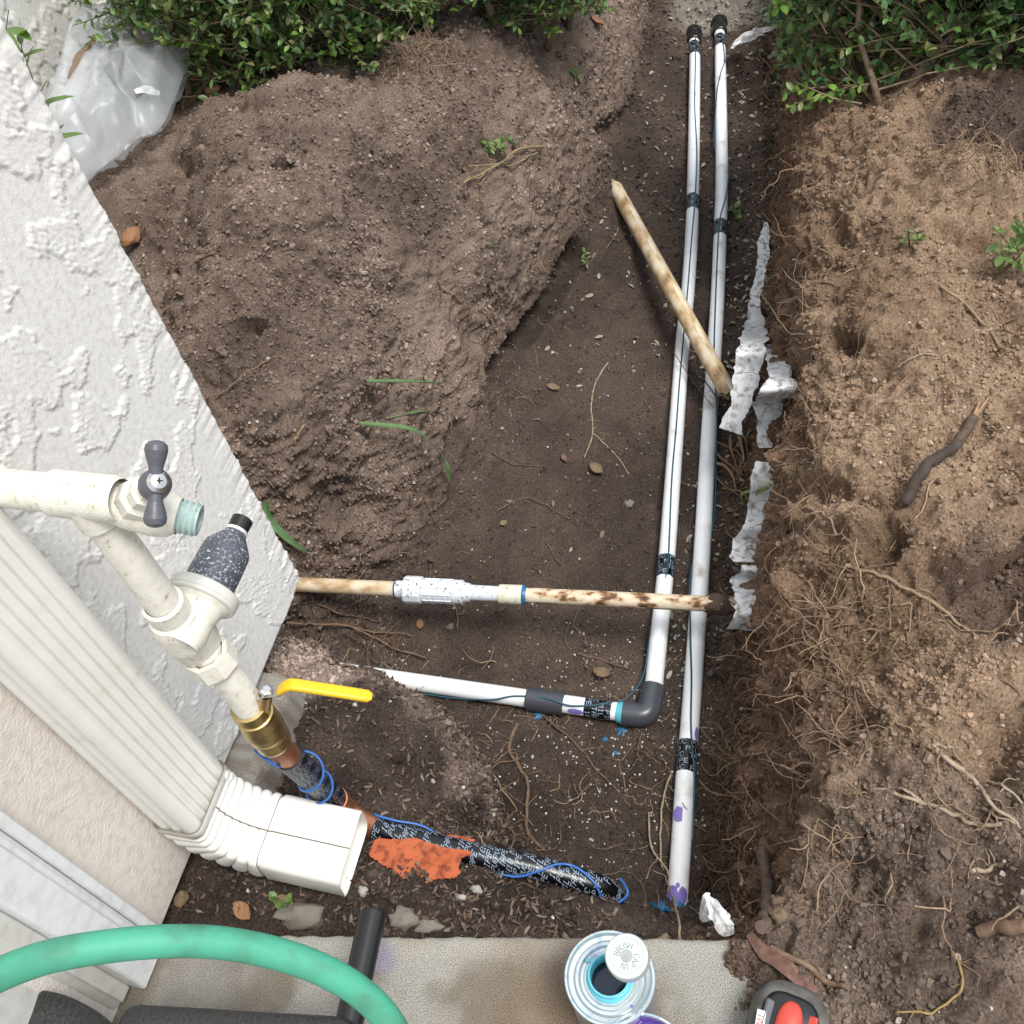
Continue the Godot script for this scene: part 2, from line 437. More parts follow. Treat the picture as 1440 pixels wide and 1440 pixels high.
func build_soil() -> void:
	var st: Array = stations()
	var rows_n := st.size()
	var knots: int = st[0][1].size()
	var col_parts := [14, 46, 64, 48, 76, 58, 52, 96, 66, 110, 22]
	var cols := PackedFloat32Array()
	for i in knots - 1:
		col_start.append(cols.size())
		col_div.append(col_parts[i])
		for k in col_parts[i]:
			cols.append(i + float(k) / col_parts[i])
	cols.append(knots - 1.0 - 1e-5)
	var rows := PackedFloat32Array()
	for j in rows_n - 1:
		var dz: float = absf(st[j + 1][0] - st[j][0])
		var mid: float = (st[j + 1][0] + st[j][0]) * 0.5
		var step := 0.0042 if mid > -1.2 and mid < 0.0 else 0.0052 if mid < -0.1 and mid > -2.0 else 0.0068 if mid > -3.2 and mid < -0.1 else 0.012 if mid > -0.1 and mid < 0.7 else 0.05
		var k_n := maxi(2, ceili(dz / step))
		row_start.append(rows.size())
		row_div.append(k_n)
		for k in k_n:
			rows.append(j + float(k) / k_n)
	rows.append(rows_n - 1.0 - 1e-5)
	soil_cols = cols.size()
	soil_rows = rows.size()
	# control lines as arrays along the trench
	var kx: Array[PackedFloat32Array] = []
	var kh: Array[PackedFloat32Array] = []
	var kz := PackedFloat32Array()
	for i in knots:
		var ax := PackedFloat32Array()
		var ah := PackedFloat32Array()
		for j in rows_n:
			ax.append(st[j][1][i].x)
			ah.append(st[j][1][i].y)
		kx.append(ax)
		kh.append(ah)
	for j in rows_n:
		kz.append(st[j][0])
	var base := PackedVector3Array()
	base.resize(soil_cols * soil_rows)
	for r in soil_rows:
		var j := int(rows[r])
		var fr := rows[r] - j
		var lx := PackedFloat32Array()
		var lh := PackedFloat32Array()
		for i in knots:
			lx.append(curve_at(kx[i], j, fr))
			lh.append(curve_at(kh[i], j, fr))
		var z := curve_at(kz, j, fr)
		for c in soil_cols:
			var i := int(cols[c])
			var fc := cols[c] - i
			base[r * soil_cols + c] = Vector3(curve_at(lx, i, fc), curve_at(lh, i, fc), z)
	var n1 := FastNoiseLite.new()
	n1.frequency = 5.0
	n1.fractal_octaves = 3
	n1.seed = 11
	var n2 := FastNoiseLite.new()
	n2.frequency = 24.0
	n2.fractal_octaves = 3
	n2.fractal_type = FastNoiseLite.FRACTAL_FBM
	n2.seed = 12
	var n3 := FastNoiseLite.new()
	n3.noise_type = FastNoiseLite.TYPE_CELLULAR
	n3.frequency = 62.0
	n3.fractal_octaves = 2
	n3.cellular_return_type = FastNoiseLite.RETURN_DISTANCE
	n3.seed = 13
	var n4 := FastNoiseLite.new()
	n4.frequency = 150.0
	n4.fractal_octaves = 2
	n4.seed = 14
	soil_pos.resize(base.size())
	soil_nor.resize(base.size())
	soil_col.resize(base.size())
	soil_u = cols
	var dents := press(base)
	for r in soil_rows:
		for c in soil_cols:
			var q := r * soil_cols + c
			var p := base[q]
			if c == 0 or r == 0 or c == soil_cols - 1 or r == soil_rows - 1:
				soil_pos[q] = p
				soil_col[q] = soil_tone(cols[c], p)
				continue
			var nrm := (base[q + soil_cols] - base[q - soil_cols]).cross(base[q + 1] - base[q - 1]).normalized()
			var rough := soil_roughness(cols[c], p)
			var edge := clampf(minf(c, soil_cols - 1 - c) / 12.0, 0, 1)
			var lump_ := clampf(n2.get_noise_3dv(p) + 0.1, -0.6, 1.0)
			var d := n1.get_noise_3dv(p) * 0.032 * lerpf(rough, 1.0, 0.2) + lump_ * 0.0155 * rough - (n3.get_noise_3dv(p) + 0.6) * 0.0068 * rough + n4.get_noise_3dv(p) * 0.002 - dents[q]
			d += (absf(n1.get_noise_3d(p.x * 2.6 + 5.0, p.y * 2.6, p.z * 2.6)) - 0.2) * 0.036 * maxf(rough - 0.6, 0.0)
			d -= 0.012 * smoothstep(6.9, 7.2, cols[c]) * smoothstep(8.3, 7.9, cols[c])
			var steep := 1.0 - absf(nrm.y)
			d += absf(n2.get_noise_3d(p.x * 0.6 + 3, p.y * 1.6, p.z * 0.6)) * 0.02 * steep * rough
			if p.z > -0.33 and p.x < 0.0:
				d = minf(d, 0.004) * 0.5
			soil_pos[q] = p + nrm * d * edge
			soil_col[q] = soil_tone(cols[c], p)
	for r in soil_rows:
		for c in soil_cols:
			var q := r * soil_cols + c
			var a := soil_pos[mini(r + 1, soil_rows - 1) * soil_cols + c] - soil_pos[maxi(r - 1, 0) * soil_cols + c]
			var b := soil_pos[r * soil_cols + mini(c + 1, soil_cols - 1)] - soil_pos[r * soil_cols + maxi(c - 1, 0)]
			soil_nor[q] = a.cross(b).normalized()
	var idx := PackedInt32Array()
	idx.resize((soil_cols - 1) * (soil_rows - 1) * 6)
	var w := 0
	for r in soil_rows - 1:
		for c in soil_cols - 1:
			var q := r * soil_cols + c
			for e in [q, q + 1, q + soil_cols, q + 1, q + soil_cols + 1, q + soil_cols]:
				idx[w] = e
				w += 1
	var arr := []
	arr.resize(Mesh.ARRAY_MAX)
	arr[Mesh.ARRAY_VERTEX] = soil_pos
	arr[Mesh.ARRAY_NORMAL] = soil_nor
	arr[Mesh.ARRAY_COLOR] = soil_col
	arr[Mesh.ARRAY_INDEX] = idx
	var mesh := ArrayMesh.new()
	mesh.add_surface_from_arrays(Mesh.PRIMITIVE_TRIANGLES, arr)
	structure(node_of("soil", mesh, M.soil))
	# a coarse map of the soil's height
	top_map.resize(MAP_W * MAP_H)
	top_map.fill(-9.0)
	for q in soil_pos.size():
		var p := soil_pos[q]
		var ix := int((p.x - MAP_X0) / MAP_CELL)
		var iz := int((p.z - MAP_Z0) / MAP_CELL)
		if ix >= 0 and iz >= 0 and ix < MAP_W and iz < MAP_H:
			var k := iz * MAP_W + ix
			top_map[k] = maxf(top_map[k], p.y)
	# the yard beyond the dug part, out to the horizon
	var sk := tool_start()
	for b in [[-60, -2.2, -60, 60], [2.2, 60, -60, 60], [-2.2, 2.2, -60, -4.4], [-2.2, 2.2, 1.6, 60]]:
		st_color_quad(sk, b[0], b[1], b[2], b[3])
	structure(obj("ground", sk, M.yard))

# hollows (and, with a negative depth, heaps) pressed into the soil: [places, radius, depth]
func press(base: PackedVector3Array) -> PackedFloat32Array:
	var out := PackedFloat32Array()
	out.resize(base.size())
	var hollows: Array = [
		[[Vector2(1.396, 8.245), Vector2(1.552, 8.523)], 0.045, 0.045], [[Vector2(2.200, 9.002), Vector2(2.271, 8.889)], 0.04, 0.035], [[Vector2(1.604, 7.792), Vector2(1.922, 8.168)], 0.035, 0.03], [[Vector2(2.386, 9.010)], 0.014, 0.03],
		[[Vector2(2.544, 10.219), Vector2(2.225, 10.460)], 0.05, 0.03], [[Vector2(3.576, 9.453), Vector2(4.025, 9.539)], 0.05, 0.02], [[Vector2(3.392, 10.564), Vector2(3.574, 10.520)], 0.02, -0.016], [[Vector2(4.245, 11.195), Vector2(3.747, 11.342)], 0.06, 0.03],
		[[Vector2(4.918, 5.028), Vector2(4.790, 5.448), Vector2(4.693, 5.650)], 0.035, 0.03], [[Vector2(5.024, 7.219), Vector2(5.055, 7.964), Vector2(4.980, 8.388), Vector2(4.881, 8.771), Vector2(4.825, 9.066)], 0.034, 0.07],
		[[Vector2(2.979, 8.386), Vector2(3.420, 8.699), Vector2(3.989, 9.004), Vector2(4.409, 9.077)], 0.055, 0.03], [[Vector2(2.339, 9.225), Vector2(2.862, 9.832), Vector2(2.939, 10.488)], 0.17, -0.05], [[Vector2(3.939, 7.954), Vector2(4.429, 7.881)], 0.06, -0.025], [[Vector2(1.818, 9.241), Vector2(2.072, 9.840)], 0.09, -0.02], [[Vector2(8.560, 10.269), Vector2(8.751, 11.110), Vector2(8.474, 11.955)], 0.12, -0.04], [[Vector2(8.097, 10.023), Vector2(8.276, 12.095)], 0.06, -0.03], [[Vector2(8.796, 12.960), Vector2(8.827, 13.568)], 0.1, -0.03], [[Vector2(4.679, 9.893), Vector2(4.753, 10.237)], 0.025, 0.03],
		[[Vector2(3.739, 8.347), Vector2(4.068, 8.340)], 0.02, 0.02], [[Vector2(3.605, 6.957), Vector2(3.994, 7.074)], 0.05, 0.02], [[Vector2(2.932, 7.116), Vector2(2.823, 6.822)], 0.1, -0.06], [[Vector2(3.261, 7.463), Vector2(3.484, 7.753)], 0.03, -0.02],
		[[Vector2(8.121, 8.928), Vector2(8.225, 9.342)], 0.03, 0.04], [[Vector2(8.197, 7.940), Vector2(8.040, 7.940)], 0.02, 0.03], [[Vector2(8.962, 8.666), Vector2(9.148, 8.813)], 0.035, 0.03], [[Vector2(9.103, 9.168), Vector2(9.030, 8.993)], 0.1, -0.05], [[Vector2(8.886, 9.686), Vector2(9.086, 9.843)], 0.04, 0.03],
		[[Vector2(8.278, 10.581), Vector2(8.430, 10.704)], 0.03, 0.03], [[Vector2(8.504, 13.491), Vector2(8.397, 13.528)], 0.035, 0.04], [[Vector2(8.050, 12.515), Vector2(8.176, 12.691)], 0.03, 0.03], [[Vector2(7.950, 11.884), Vector2(7.801, 11.182)], 0.03, 0.025], [[Vector2(8.083, 17.419), Vector2(7.834, 17.622)], 0.045, 0.035],
		[[Vector2(8.877, 17.730), Vector2(8.791, 17.874)], 0.05, 0.06], [[Vector2(8.112, 19.255), Vector2(8.244, 19.471)], 0.03, 0.022], [[Vector2(7.746, 17.775), Vector2(7.663, 17.760)], 0.03, 0.03], [[Vector2(8.921, 15.486), Vector2(8.994, 14.048)], 0.06, 0.035], [[Vector2(8.819, 11.845), Vector2(8.700, 12.268)], 0.04, -0.02],
		[[Vector2(8.230, 10.901), Vector2(8.521, 10.869)], 0.035, -0.02], [[Vector2(8.327, 13.191), Vector2(8.090, 12.955)], 0.035, -0.025], [[Vector2(8.023, 18.258), Vector2(8.464, 18.170)], 0.06, -0.025], [[Vector2(8.223, 18.692), Vector2(8.050, 18.751)], 0.05, -0.02], [[Vector2(8.838, 18.878), Vector2(8.832, 19.553)], 0.05, 0.03],
		[[Vector2(6.232, 15.403), Vector2(5.895, 15.977)], 0.04, 0.012], [[Vector2(5.266, 8.554), Vector2(5.439, 8.640)], 0.05, 0.012]]
	for h in hollows:
		var r: float = h[1]
		var line: Array = h[0]
		for k in maxi(1, (line.size() - 1) * 6 + 1):
			var a: Vector2 = line[mini(k / 6, line.size() - 1)]
			var b: Vector2 = line[mini(k / 6 + 1, line.size() - 1)]
			var q := soil_index(a.lerp(b, (k % 6) / 6.0))
			var centre := base[q]
			var wc := int(r / 0.0022) + 4
			var wr := int(r / 0.0035) + 4
			var row := q / soil_cols
			var col := q % soil_cols
			for i in range(maxi(0, row - wr), mini(soil_rows, row + wr)):
				for j in range(maxi(0, col - wc), mini(soil_cols, col + wc)):
					var e := i * soil_cols + j
					var d := base[e].distance_to(centre) / r
					if d < 1.0:
						var v: float = h[2] * (1.0 - d * d) * (1.0 - d * d)
						if absf(v) > absf(out[e]):
							out[e] = v
	return out

func st_color_quad(st: SurfaceTool, x0: float, x1: float, z0: float, z1: float) -> void:
	quad(st, Vector3(x0, 0, z0), Vector3(x1, 0, z0), Vector3(x1, 0, z1), Vector3(x0, 0, z1))

func soil_height(x: float, z: float) -> float:
	var ix := int((x - MAP_X0) / MAP_CELL)
	var iz := int((z - MAP_Z0) / MAP_CELL)
	var best := -9.0
	for dz in [0, 1, -1]:
		for dx in [0, 1, -1]:
			var a: int = clampi(ix + dx, 0, MAP_W - 1)
			var b: int = clampi(iz + dz, 0, MAP_H - 1)
			best = maxf(best, top_map[b * MAP_W + a])
			if best > -8.0 and dx == 0 and dz == 0:
				return best
	return best if best > -8.0 else 0.0

# a place on the soil sheet, by its own (across, along) coordinates
func soil_index(uv: Vector2) -> int:
	var i := clampi(int(uv.x), 0, col_div.size() - 1)
	var j := clampi(int(uv.y), 0, row_div.size() - 1)
	var c := clampi(col_start[i] + roundi((uv.x - i) * col_div[i]), 1, soil_cols - 2)
	var r := clampi(row_start[j] + roundi((uv.y - j) * row_div[j]), 1, soil_rows - 2)
	return r * soil_cols + c

func on_soil(uv: Vector2, off := 0.0) -> Vector3:
	var q := soil_index(uv)
	return soil_pos[q] + soil_nor[q] * off

# ------------------------------------------------------------------ materials
func glyph_rows(ch: String) -> Array:        # five dots wide, seven high, for the printing on the tape
	var font := {
		"P": [30, 17, 17, 30, 16, 16, 16], "V": [17, 17, 17, 17, 17, 10, 4], "C": [14, 17, 16, 16, 16, 17, 14], "I": [14, 4, 4, 4, 4, 4, 14],
		"E": [31, 16, 16, 30, 16, 16, 31], "T": [31, 4, 4, 4, 4, 4, 4], "A": [14, 17, 17, 31, 17, 17, 17], "1": [4, 12, 4, 4, 4, 4, 14],
		"0": [14, 17, 19, 21, 25, 17, 14], "M": [17, 27, 21, 21, 17, 17, 17], "L": [16, 16, 16, 16, 16, 16, 31], "7": [31, 1, 2, 4, 8, 8, 8],
		"S": [15, 16, 16, 14, 1, 1, 30], "O": [14, 17, 17, 17, 17, 17, 14]}
	return font.get(ch, [0, 0, 0, 0, 0, 0, 0])

# black pipe tape with rows of white print: across the picture runs round the pipe, down it runs along the pipe
func tape_texture(lines: Array, dot: int, row_h: int, width: int, seed_: int, ink: Color) -> ImageTexture:
	var r := RandomNumberGenerator.new()
	r.seed = seed_
	var im := Image.create(width, row_h * lines.size(), false, Image.FORMAT_RGB8)
	im.fill(Color(0.035, 0.037, 0.045))
	for n in lines.size():
		var x := -r.randi_range(0, 30)
		var y: int = n * row_h + (row_h - dot * 7) / 2
		var text: String = lines[n]
		while x < width:
			for ch in text:
				var g := glyph_rows(ch)
				for gy in 7:
					for gx in 5:
						if (int(g[gy]) >> (4 - gx)) & 1:
							im.fill_rect(Rect2i(x + gx * dot, y + gy * dot, dot, dot), ink.darkened(r.randf() * 0.25))
				x += dot * 6
			x += dot * 5
	return ImageTexture.create_from_image(im)

func make_materials() -> void:
	big_noise.frequency = 3.2
	big_noise.fractal_octaves = 3
	big_noise.seed = 5
	fine_noise.frequency = 40.0
	fine_noise.fractal_octaves = 3
	fine_noise.seed = 6
	var grain := noise_tex(0.05, 3, 21, [[0.0, Color(0.5, 0.49, 0.48)], [0.42, Color(0.8, 0.79, 0.78)], [0.6, Color(0.92, 0.91, 0.9)], [0.75, Color(1, 1, 1)], [1.0, Color(1, 1, 1)]], 1024)
	var crumbs := noise_tex(0.045, 3, 22, [], 1024, FastNoiseLite.TYPE_CELLULAR)
	M.soil = relief(textured(paint(Color.WHITE, 0.96), grain, 4.1), crumbs, 4.1, -0.16)
	M.soil.vertex_color_use_as_albedo = true
	M.soil.metallic_specular = 0.25
	M.crumb = paint(Color.WHITE, 0.97)
	M.crumb.vertex_color_use_as_albedo = true
	M.crumb.metallic_specular = 0.2
	M.yard = textured(paint(lin(0.2, 0.14, 0.1), 0.97), grain, 1.3)
	var speck := noise_tex(0.09, 4, 49, [[0.0, Color(0.3, 0.28, 0.25)], [0.3, Color(0.6, 0.57, 0.52)], [0.5, Color(0.83, 0.81, 0.76)], [0.7, Color(0.97, 0.95, 0.9)], [1.0, Color(1, 1, 1)]], 1024)
	var plaster := noise_tex(0.03, 4, 31, [[0.0, Color(0.88, 0.87, 0.86)], [0.5, Color(0.97, 0.97, 0.97)], [1.0, Color(1, 1, 1)]], 1024)
	var plaster_h := noise_tex(0.09, 4, 32, [], 1024)
	M.stucco = relief(textured(paint(lin(0.87, 0.855, 0.82), 0.66), plaster, 3.0), plaster_h, 3.0, 0.022)
	M.peach = relief(textured(paint(lin(0.81, 0.745, 0.675), 0.7), plaster, 2.0), plaster_h, 2.0, 0.06)
	M.trim = textured(paint(lin(0.87, 0.88, 0.89), 0.4), plaster, 1.1)
	M.trim_cream = textured(paint(lin(0.7, 0.69, 0.64), 0.45), plaster, 1.1)
	M.dark_gap = paint(lin(0.03, 0.028, 0.026), 0.9)
	M.downspout = textured(paint(lin(0.86, 0.85, 0.815), 0.36), noise_tex(0.012, 4, 41, [[0.0, Color(0.9, 0.88, 0.84)], [0.2, Color(0.975, 0.97, 0.955)], [1.0, Color(1, 1, 1)]], 512), 3.0)
	M.seam = paint(lin(0.2, 0.17, 0.14), 0.9)
	var chips := noise_tex(0.03, 4, 42, [[0.0, Color(0.55, 0.5, 0.44)], [0.16, Color(0.74, 0.7, 0.63)], [0.24, Color(0.94, 0.92, 0.87)], [0.5, Color(0.98, 0.97, 0.94)], [1.0, Color(1, 1, 0.98)]], 512)
	M.pipe_paint = relief(textured(paint(lin(0.8, 0.785, 0.745), 0.42), chips, 6.0), plaster_h, 6.0, 0.06)
	M.bare_pipe = textured(paint(lin(0.72, 0.7, 0.64), 0.45), chips, 5.0)
	M.pvc = textured(paint(lin(0.88, 0.905, 0.94), 0.28), noise_tex(0.01, 5, 43, [[0.0, Color(0.72, 0.66, 0.58)], [0.22, Color(0.94, 0.93, 0.9)], [0.36, Color(1, 1, 1)], [1.0, Color(1, 1, 1)]], 512), 2.4)
	M.pvc_clean = paint(lin(0.86, 0.9, 0.94), 0.3)
	M.pvc_cream = textured(paint(lin(0.75, 0.75, 0.66), 0.35), chips, 4.0)
	M.coupling = textured(paint(lin(0.78, 0.82, 0.9), 0.4), noise_tex(0.03, 4, 44, [[0.0, Color(0.2, 0.17, 0.15)], [0.2, Color(0.45, 0.42, 0.4)], [0.235, Color(0.97, 0.97, 0.97)], [1.0, Color(1, 1, 1)]], 512), 5.0)
	var dirty := noise_tex(0.011, 5, 45, [[0.0, Color(0.25, 0.17, 0.12)], [0.3, Color(0.5, 0.38, 0.27)], [0.4, Color(0.74, 0.64, 0.52)], [0.55, Color(0.84, 0.8, 0.73)], [1.0, Color(0.92, 0.9, 0.86)]], 512)
	M.old_pvc = textured(paint(Color(1, 1, 1), 0.7), dirty, 5.0)
	M.old_pvc2 = textured(paint(Color(0.97, 0.93, 0.86), 0.7), noise_tex(0.008, 5, 46, [[0.0, Color(0.5, 0.4, 0.3)], [0.25, Color(0.72, 0.62, 0.49)], [0.45, Color(0.8, 0.73, 0.62)], [0.65, Color(0.86, 0.82, 0.74)], [1.0, Color(0.92, 0.9, 0.85)]], 512), 3.0)
	for q in [["old_right", dirty, 4.5, 0.7], ["old_left", M.old_pvc2.albedo_texture, 4.0, 0.6]]:
		M[q[0]] = paint(Color(0.97, 0.94, 0.9), 0.7)
		M[q[0]].albedo_texture = q[1]
		M[q[0]].uv1_scale = Vector3(q[3], q[2], 1)
	M.grey_pvc = paint(lin(0.058, 0.062, 0.078), 0.33)
	M.black_rubber = textured(paint(lin(0.04, 0.042, 0.048), 0.5), speck, 3.0)
	M.black_plastic = paint(lin(0.012, 0.0125, 0.014), 0.32)
	M.blue_glue = paint(lin(0.02, 0.14, 0.3), 0.35)
	M.cyan_glue = paint(lin(0.12, 0.5, 0.62), 0.35)
	M.purple = paint(lin(0.22, 0.16, 0.5), 0.45)
	M.wire = paint(lin(0.03, 0.13, 0.42), 0.35)
	M.wire_dark = paint(lin(0.02, 0.085, 0.13), 0.4)
	M.brass = textured(paint(lin(0.62, 0.47, 0.22), 0.34, 1.0), plaster, 5.0)
	M.copper = textured(paint(lin(0.5, 0.23, 0.14), 0.42, 0.85), chips, 9.0)
	M.steel = paint(lin(0.6, 0.6, 0.6), 0.3, 1.0)
	M.yellow = textured(paint(lin(0.83, 0.52, 0.012), 0.38), plaster, 6.0)
	M.handle_grey = textured(paint(lin(0.1, 0.105, 0.125), 0.42), plaster, 6.0)
	M.bonnet = textured(paint(Color.WHITE, 0.45), noise_tex(0.1, 2, 47, [[0.0, Color(0.27, 0.29, 0.33)], [0.7, Color(0.3, 0.32, 0.365)], [0.745, Color(0.8, 0.8, 0.8)], [1.0, Color(0.95, 0.95, 0.95)]], 512), 5.0)
	M.thread = textured(paint(lin(0.45, 0.6, 0.62), 0.45, 0.3), chips, 9.0)
	M.hose = textured(paint(lin(0.065, 0.36, 0.24), 0.6), noise_tex(0.015, 5, 48, [[0.0, Color(0.85, 0.6, 0.6)], [0.3, Color(0.98, 0.85, 0.84)], [0.42, Color(1, 0.97, 0.96)], [0.6, Color(1, 1, 1)], [1.0, Color(1, 1, 1)]], 512), 3.0)
	var gravel := noise_tex(0.3, 5, 58, [[0.0, Color(0.2, 0.19, 0.18)], [0.3, Color(0.48, 0.46, 0.43)], [0.45, Color(0.74, 0.72, 0.69)], [0.6, Color(0.93, 0.92, 0.9)], [1.0, Color(1, 1, 1)]], 1024)
	M.concrete = relief(textured(paint(lin(0.55, 0.545, 0.53), 0.9), gravel, 2.6), gravel, 2.6, 0.09)
	M.concrete.vertex_color_use_as_albedo = true
	M.footing = relief(textured(paint(lin(0.5, 0.49, 0.48), 0.9), gravel, 2.6), gravel, 2.6, 0.12)
	M.footing.vertex_color_use_as_albedo = true
	M.stone = relief(textured(paint(lin(0.36, 0.34, 0.31), 0.9), gravel, 5.0), gravel, 5.0, 0.1)
	M.sheet = textured(paint(lin(0.8, 0.815, 0.84), 0.5), noise_tex(0.02, 4, 50, [[0.0, Color(0.4, 0.36, 0.32)], [0.28, Color(0.72, 0.7, 0.68)], [0.4, Color(0.96, 0.96, 0.96)], [1.0, Color(1, 1, 1)]], 512), 5.0)
	M.sheet.backlight_enabled = true
	M.sheet.backlight = Color(0.25, 0.25, 0.25)
	M.bag = paint(Color(0.86, 0.88, 0.9, 0.36), 0.27)
	M.bag.transparency = BaseMaterial3D.TRANSPARENCY_ALPHA
	M.orange = textured(paint(lin(0.5, 0.12, 0.045), 0.55), noise_tex(0.02, 4, 51, [[0.0, Color(0.35, 0.27, 0.23)], [0.33, Color(0.75, 0.7, 0.68)], [0.45, Color(1, 1, 1)], [1.0, Color(1, 1, 1)]], 512), 5.0)
	M.clay = textured(paint(lin(0.45, 0.24, 0.14), 0.8), speck, 5.0)
	M.tin = textured(paint(lin(0.6, 0.65, 0.66), 0.32, 0.85), noise_tex(0.012, 4, 52, [[0.0, Color(0.7, 0.7, 0.85)], [0.2, Color(0.88, 0.92, 0.98)], [0.4, Color(1, 1, 1)], [1.0, Color(1, 1, 1)]], 512), 8.0)
	M.tin_side = textured(paint(lin(0.42, 0.42, 0.43), 0.42, 0.6), plaster, 4.0)
	M.cap_ink = paint(lin(0.2, 0.22, 0.22), 0.5)
	M.cap = paint(lin(0.62, 0.7, 0.68), 0.36, 0.6)
	M.solvent = paint(lin(0.004, 0.012, 0.03), 0.08)
	M.purple_solvent = paint(lin(0.06, 0.02, 0.22), 0.1)
	M.red_plastic = paint(lin(0.52, 0.06, 0.04), 0.4)
	M.shell_grey = textured(paint(lin(0.16, 0.16, 0.155), 0.75), dirty_grey(), 6.0)
	M.label_white = paint(lin(0.75, 0.75, 0.75), 0.5)
	M.blade = textured(paint(lin(0.17, 0.29, 0.14), 0.5), noise_tex(0.02, 3, 53, [[0.0, Color(0.7, 0.75, 0.6)], [1.0, Color(1, 1, 1)]], 256), 8.0)
	M.blade.backlight_enabled = true
	M.blade.backlight = Color(0.2, 0.3, 0.1)
	M.blade.vertex_color_use_as_albedo = true
	M.leaf = paint(Color.WHITE, 0.38)
	M.leaf.vertex_color_use_as_albedo = true
	M.leaf.backlight_enabled = true
	M.leaf.backlight = Color(0.35, 0.45, 0.12)
	M.dead_leaf = textured(paint(lin(0.3, 0.22, 0.15), 0.8), speck, 7.0)
	M.wood = textured(paint(Color.WHITE, 0.85), noise_tex(0.03, 4, 54, [[0.0, Color(0.6, 0.58, 0.56)], [0.5, Color(0.9, 0.89, 0.88)], [1.0, Color(1, 1, 1)]], 512), 6.0)
	M.wood.vertex_color_use_as_albedo = true
	M.specks = paint(lin(0.62, 0.6, 0.56), 0.8)
	M.specks.vertex_color_use_as_albedo = true
	var t4 := ["PVC PIPE ", "10 MIL TAPE ", "PVC TAPE ", "PIPE 10 MIL "]
	var ink := Color(0.64, 0.71, 0.79)
	# round the taped copper pipe: 0.11 m of print round it, four rows in 0.056 m
	M.wrap = paint(Color.WHITE, 0.32)
	M.wrap.albedo_texture = tape_texture(["PIPE TAPE ", "PVC 10 MIL ", "TAPE PVC ", "10 MIL PIPE "], 5, 43, 430, 3, ink)
	M.wrap.uv1_scale = Vector3(1, 1.0 / 0.036, 1)
	# wrapped on a slant
	M.wrap_bias = paint(Color(0.8, 0.8, 0.85), 0.5)
	M.wrap_bias.albedo_texture = tape_texture(["TAPE PVC 10 ", "MIL PIPE ", "PVC TAPE ", "PIPE 10 MIL "], 6, 54, 400, 4, ink)
	M.wrap_bias.uv1_scale = Vector3(1, 1.0 / 0.034, 1)
	# bands on the white pipes
	M.band = paint(Color.WHITE, 0.3)
	M.band.albedo_texture = tape_texture(t4, 7, 62, 512, 5, ink)
	M.band.uv1_scale = Vector3(1, 1.0 / 0.044, 1)

func dirty_grey() -> NoiseTexture2D:
	return noise_tex(0.02, 4, 60, [[0.0, Color(0.5, 0.48, 0.45)], [0.5, Color(0.85, 0.84, 0.82)], [1.0, Color(1, 1, 1)]], 256)

# ------------------------------------------------------------------ walls and paving
# knocked-down stucco: crusty patches standing proud of a trowelled ground
func stucco_depth(a: Vector2, big: FastNoiseLite, small: FastNoiseLite) -> float:
	var f := big.get_noise_2d(a.x, a.y) + 0.35 * big.get_noise_2d(a.x * 3.1 + 9.0, a.y * 3.1)
	var g := small.get_noise_2d(a.x, a.y)
	var m := smoothstep(0.05, 0.068, f + g * 0.09)
	var crust := smoothstep(0.02, 0.12, f) * smoothstep(0.46, 0.16, f)
	return m * 0.0017 + m * crust * maxf(g + 0.1, 0.0) * 0.003 + g * 0.0002 + maxf(small.get_noise_2d(a.x * 0.8 + 40, a.y * 0.8) - 0.34, 0) * 0.0035 * smoothstep(-0.5, 0.1, f)

func wall_steps(marks: Array) -> PackedFloat32Array:       # [from, step], [from, step], ..., [to, 0]
	var out := PackedFloat32Array()
	for k in marks.size() - 1:
		var n := maxi(1, roundi((marks[k + 1][0] - marks[k][0]) / marks[k][1]))
		for q in n:
			out.append(lerpf(marks[k][0], marks[k + 1][0], float(q) / n))
	out.append(marks[marks.size() - 1][0])
	return out

func stucco_sheet(across: PackedFloat32Array, up: PackedFloat32Array, place: Callable, seed_: int, depth := 1.0) -> ArrayMesh:
	var big := FastNoiseLite.new()
	big.seed = seed_
	big.frequency = 8.0
	big.fractal_octaves = 3
	var small := FastNoiseLite.new()
	small.seed = seed_ + 1
	small.frequency = 210.0
	small.fractal_octaves = 3
	var w := across.size()
	var v := PackedVector3Array()
	var idx := PackedInt32Array()
	for j in up.size():
		for i in w:
			var d := stucco_depth(Vector2(across[i], up[j]), big, small) * depth
			v.append(place.call(across[i], up[j], d))
	for j in up.size() - 1:
		for i in w - 1:
			var q := j * w + i
			idx.append_array([q, q + w, q + 1, q + 1, q + w, q + w + 1])
	var nor := PackedVector3Array()
	nor.resize(v.size())
	for t in range(0, idx.size(), 3):
		var n := (v[idx[t]] - v[idx[t + 2]]).cross(v[idx[t]] - v[idx[t + 1]])
		for e in 3:
			nor[idx[t + e]] += n
	for q in nor.size():
		nor[q] = nor[q].normalized()
	var arr := []
	arr.resize(Mesh.ARRAY_MAX)
	arr[Mesh.ARRAY_VERTEX] = v
	arr[Mesh.ARRAY_NORMAL] = nor
	arr[Mesh.ARRAY_INDEX] = idx
	var mesh := ArrayMesh.new()
	mesh.add_surface_from_arrays(Mesh.PRIMITIVE_TRIANGLES, arr)
	return mesh

const SMOOTH_FROM := 0.40       # along the wall: behind the downspout the rough coat gives way to a smooth one

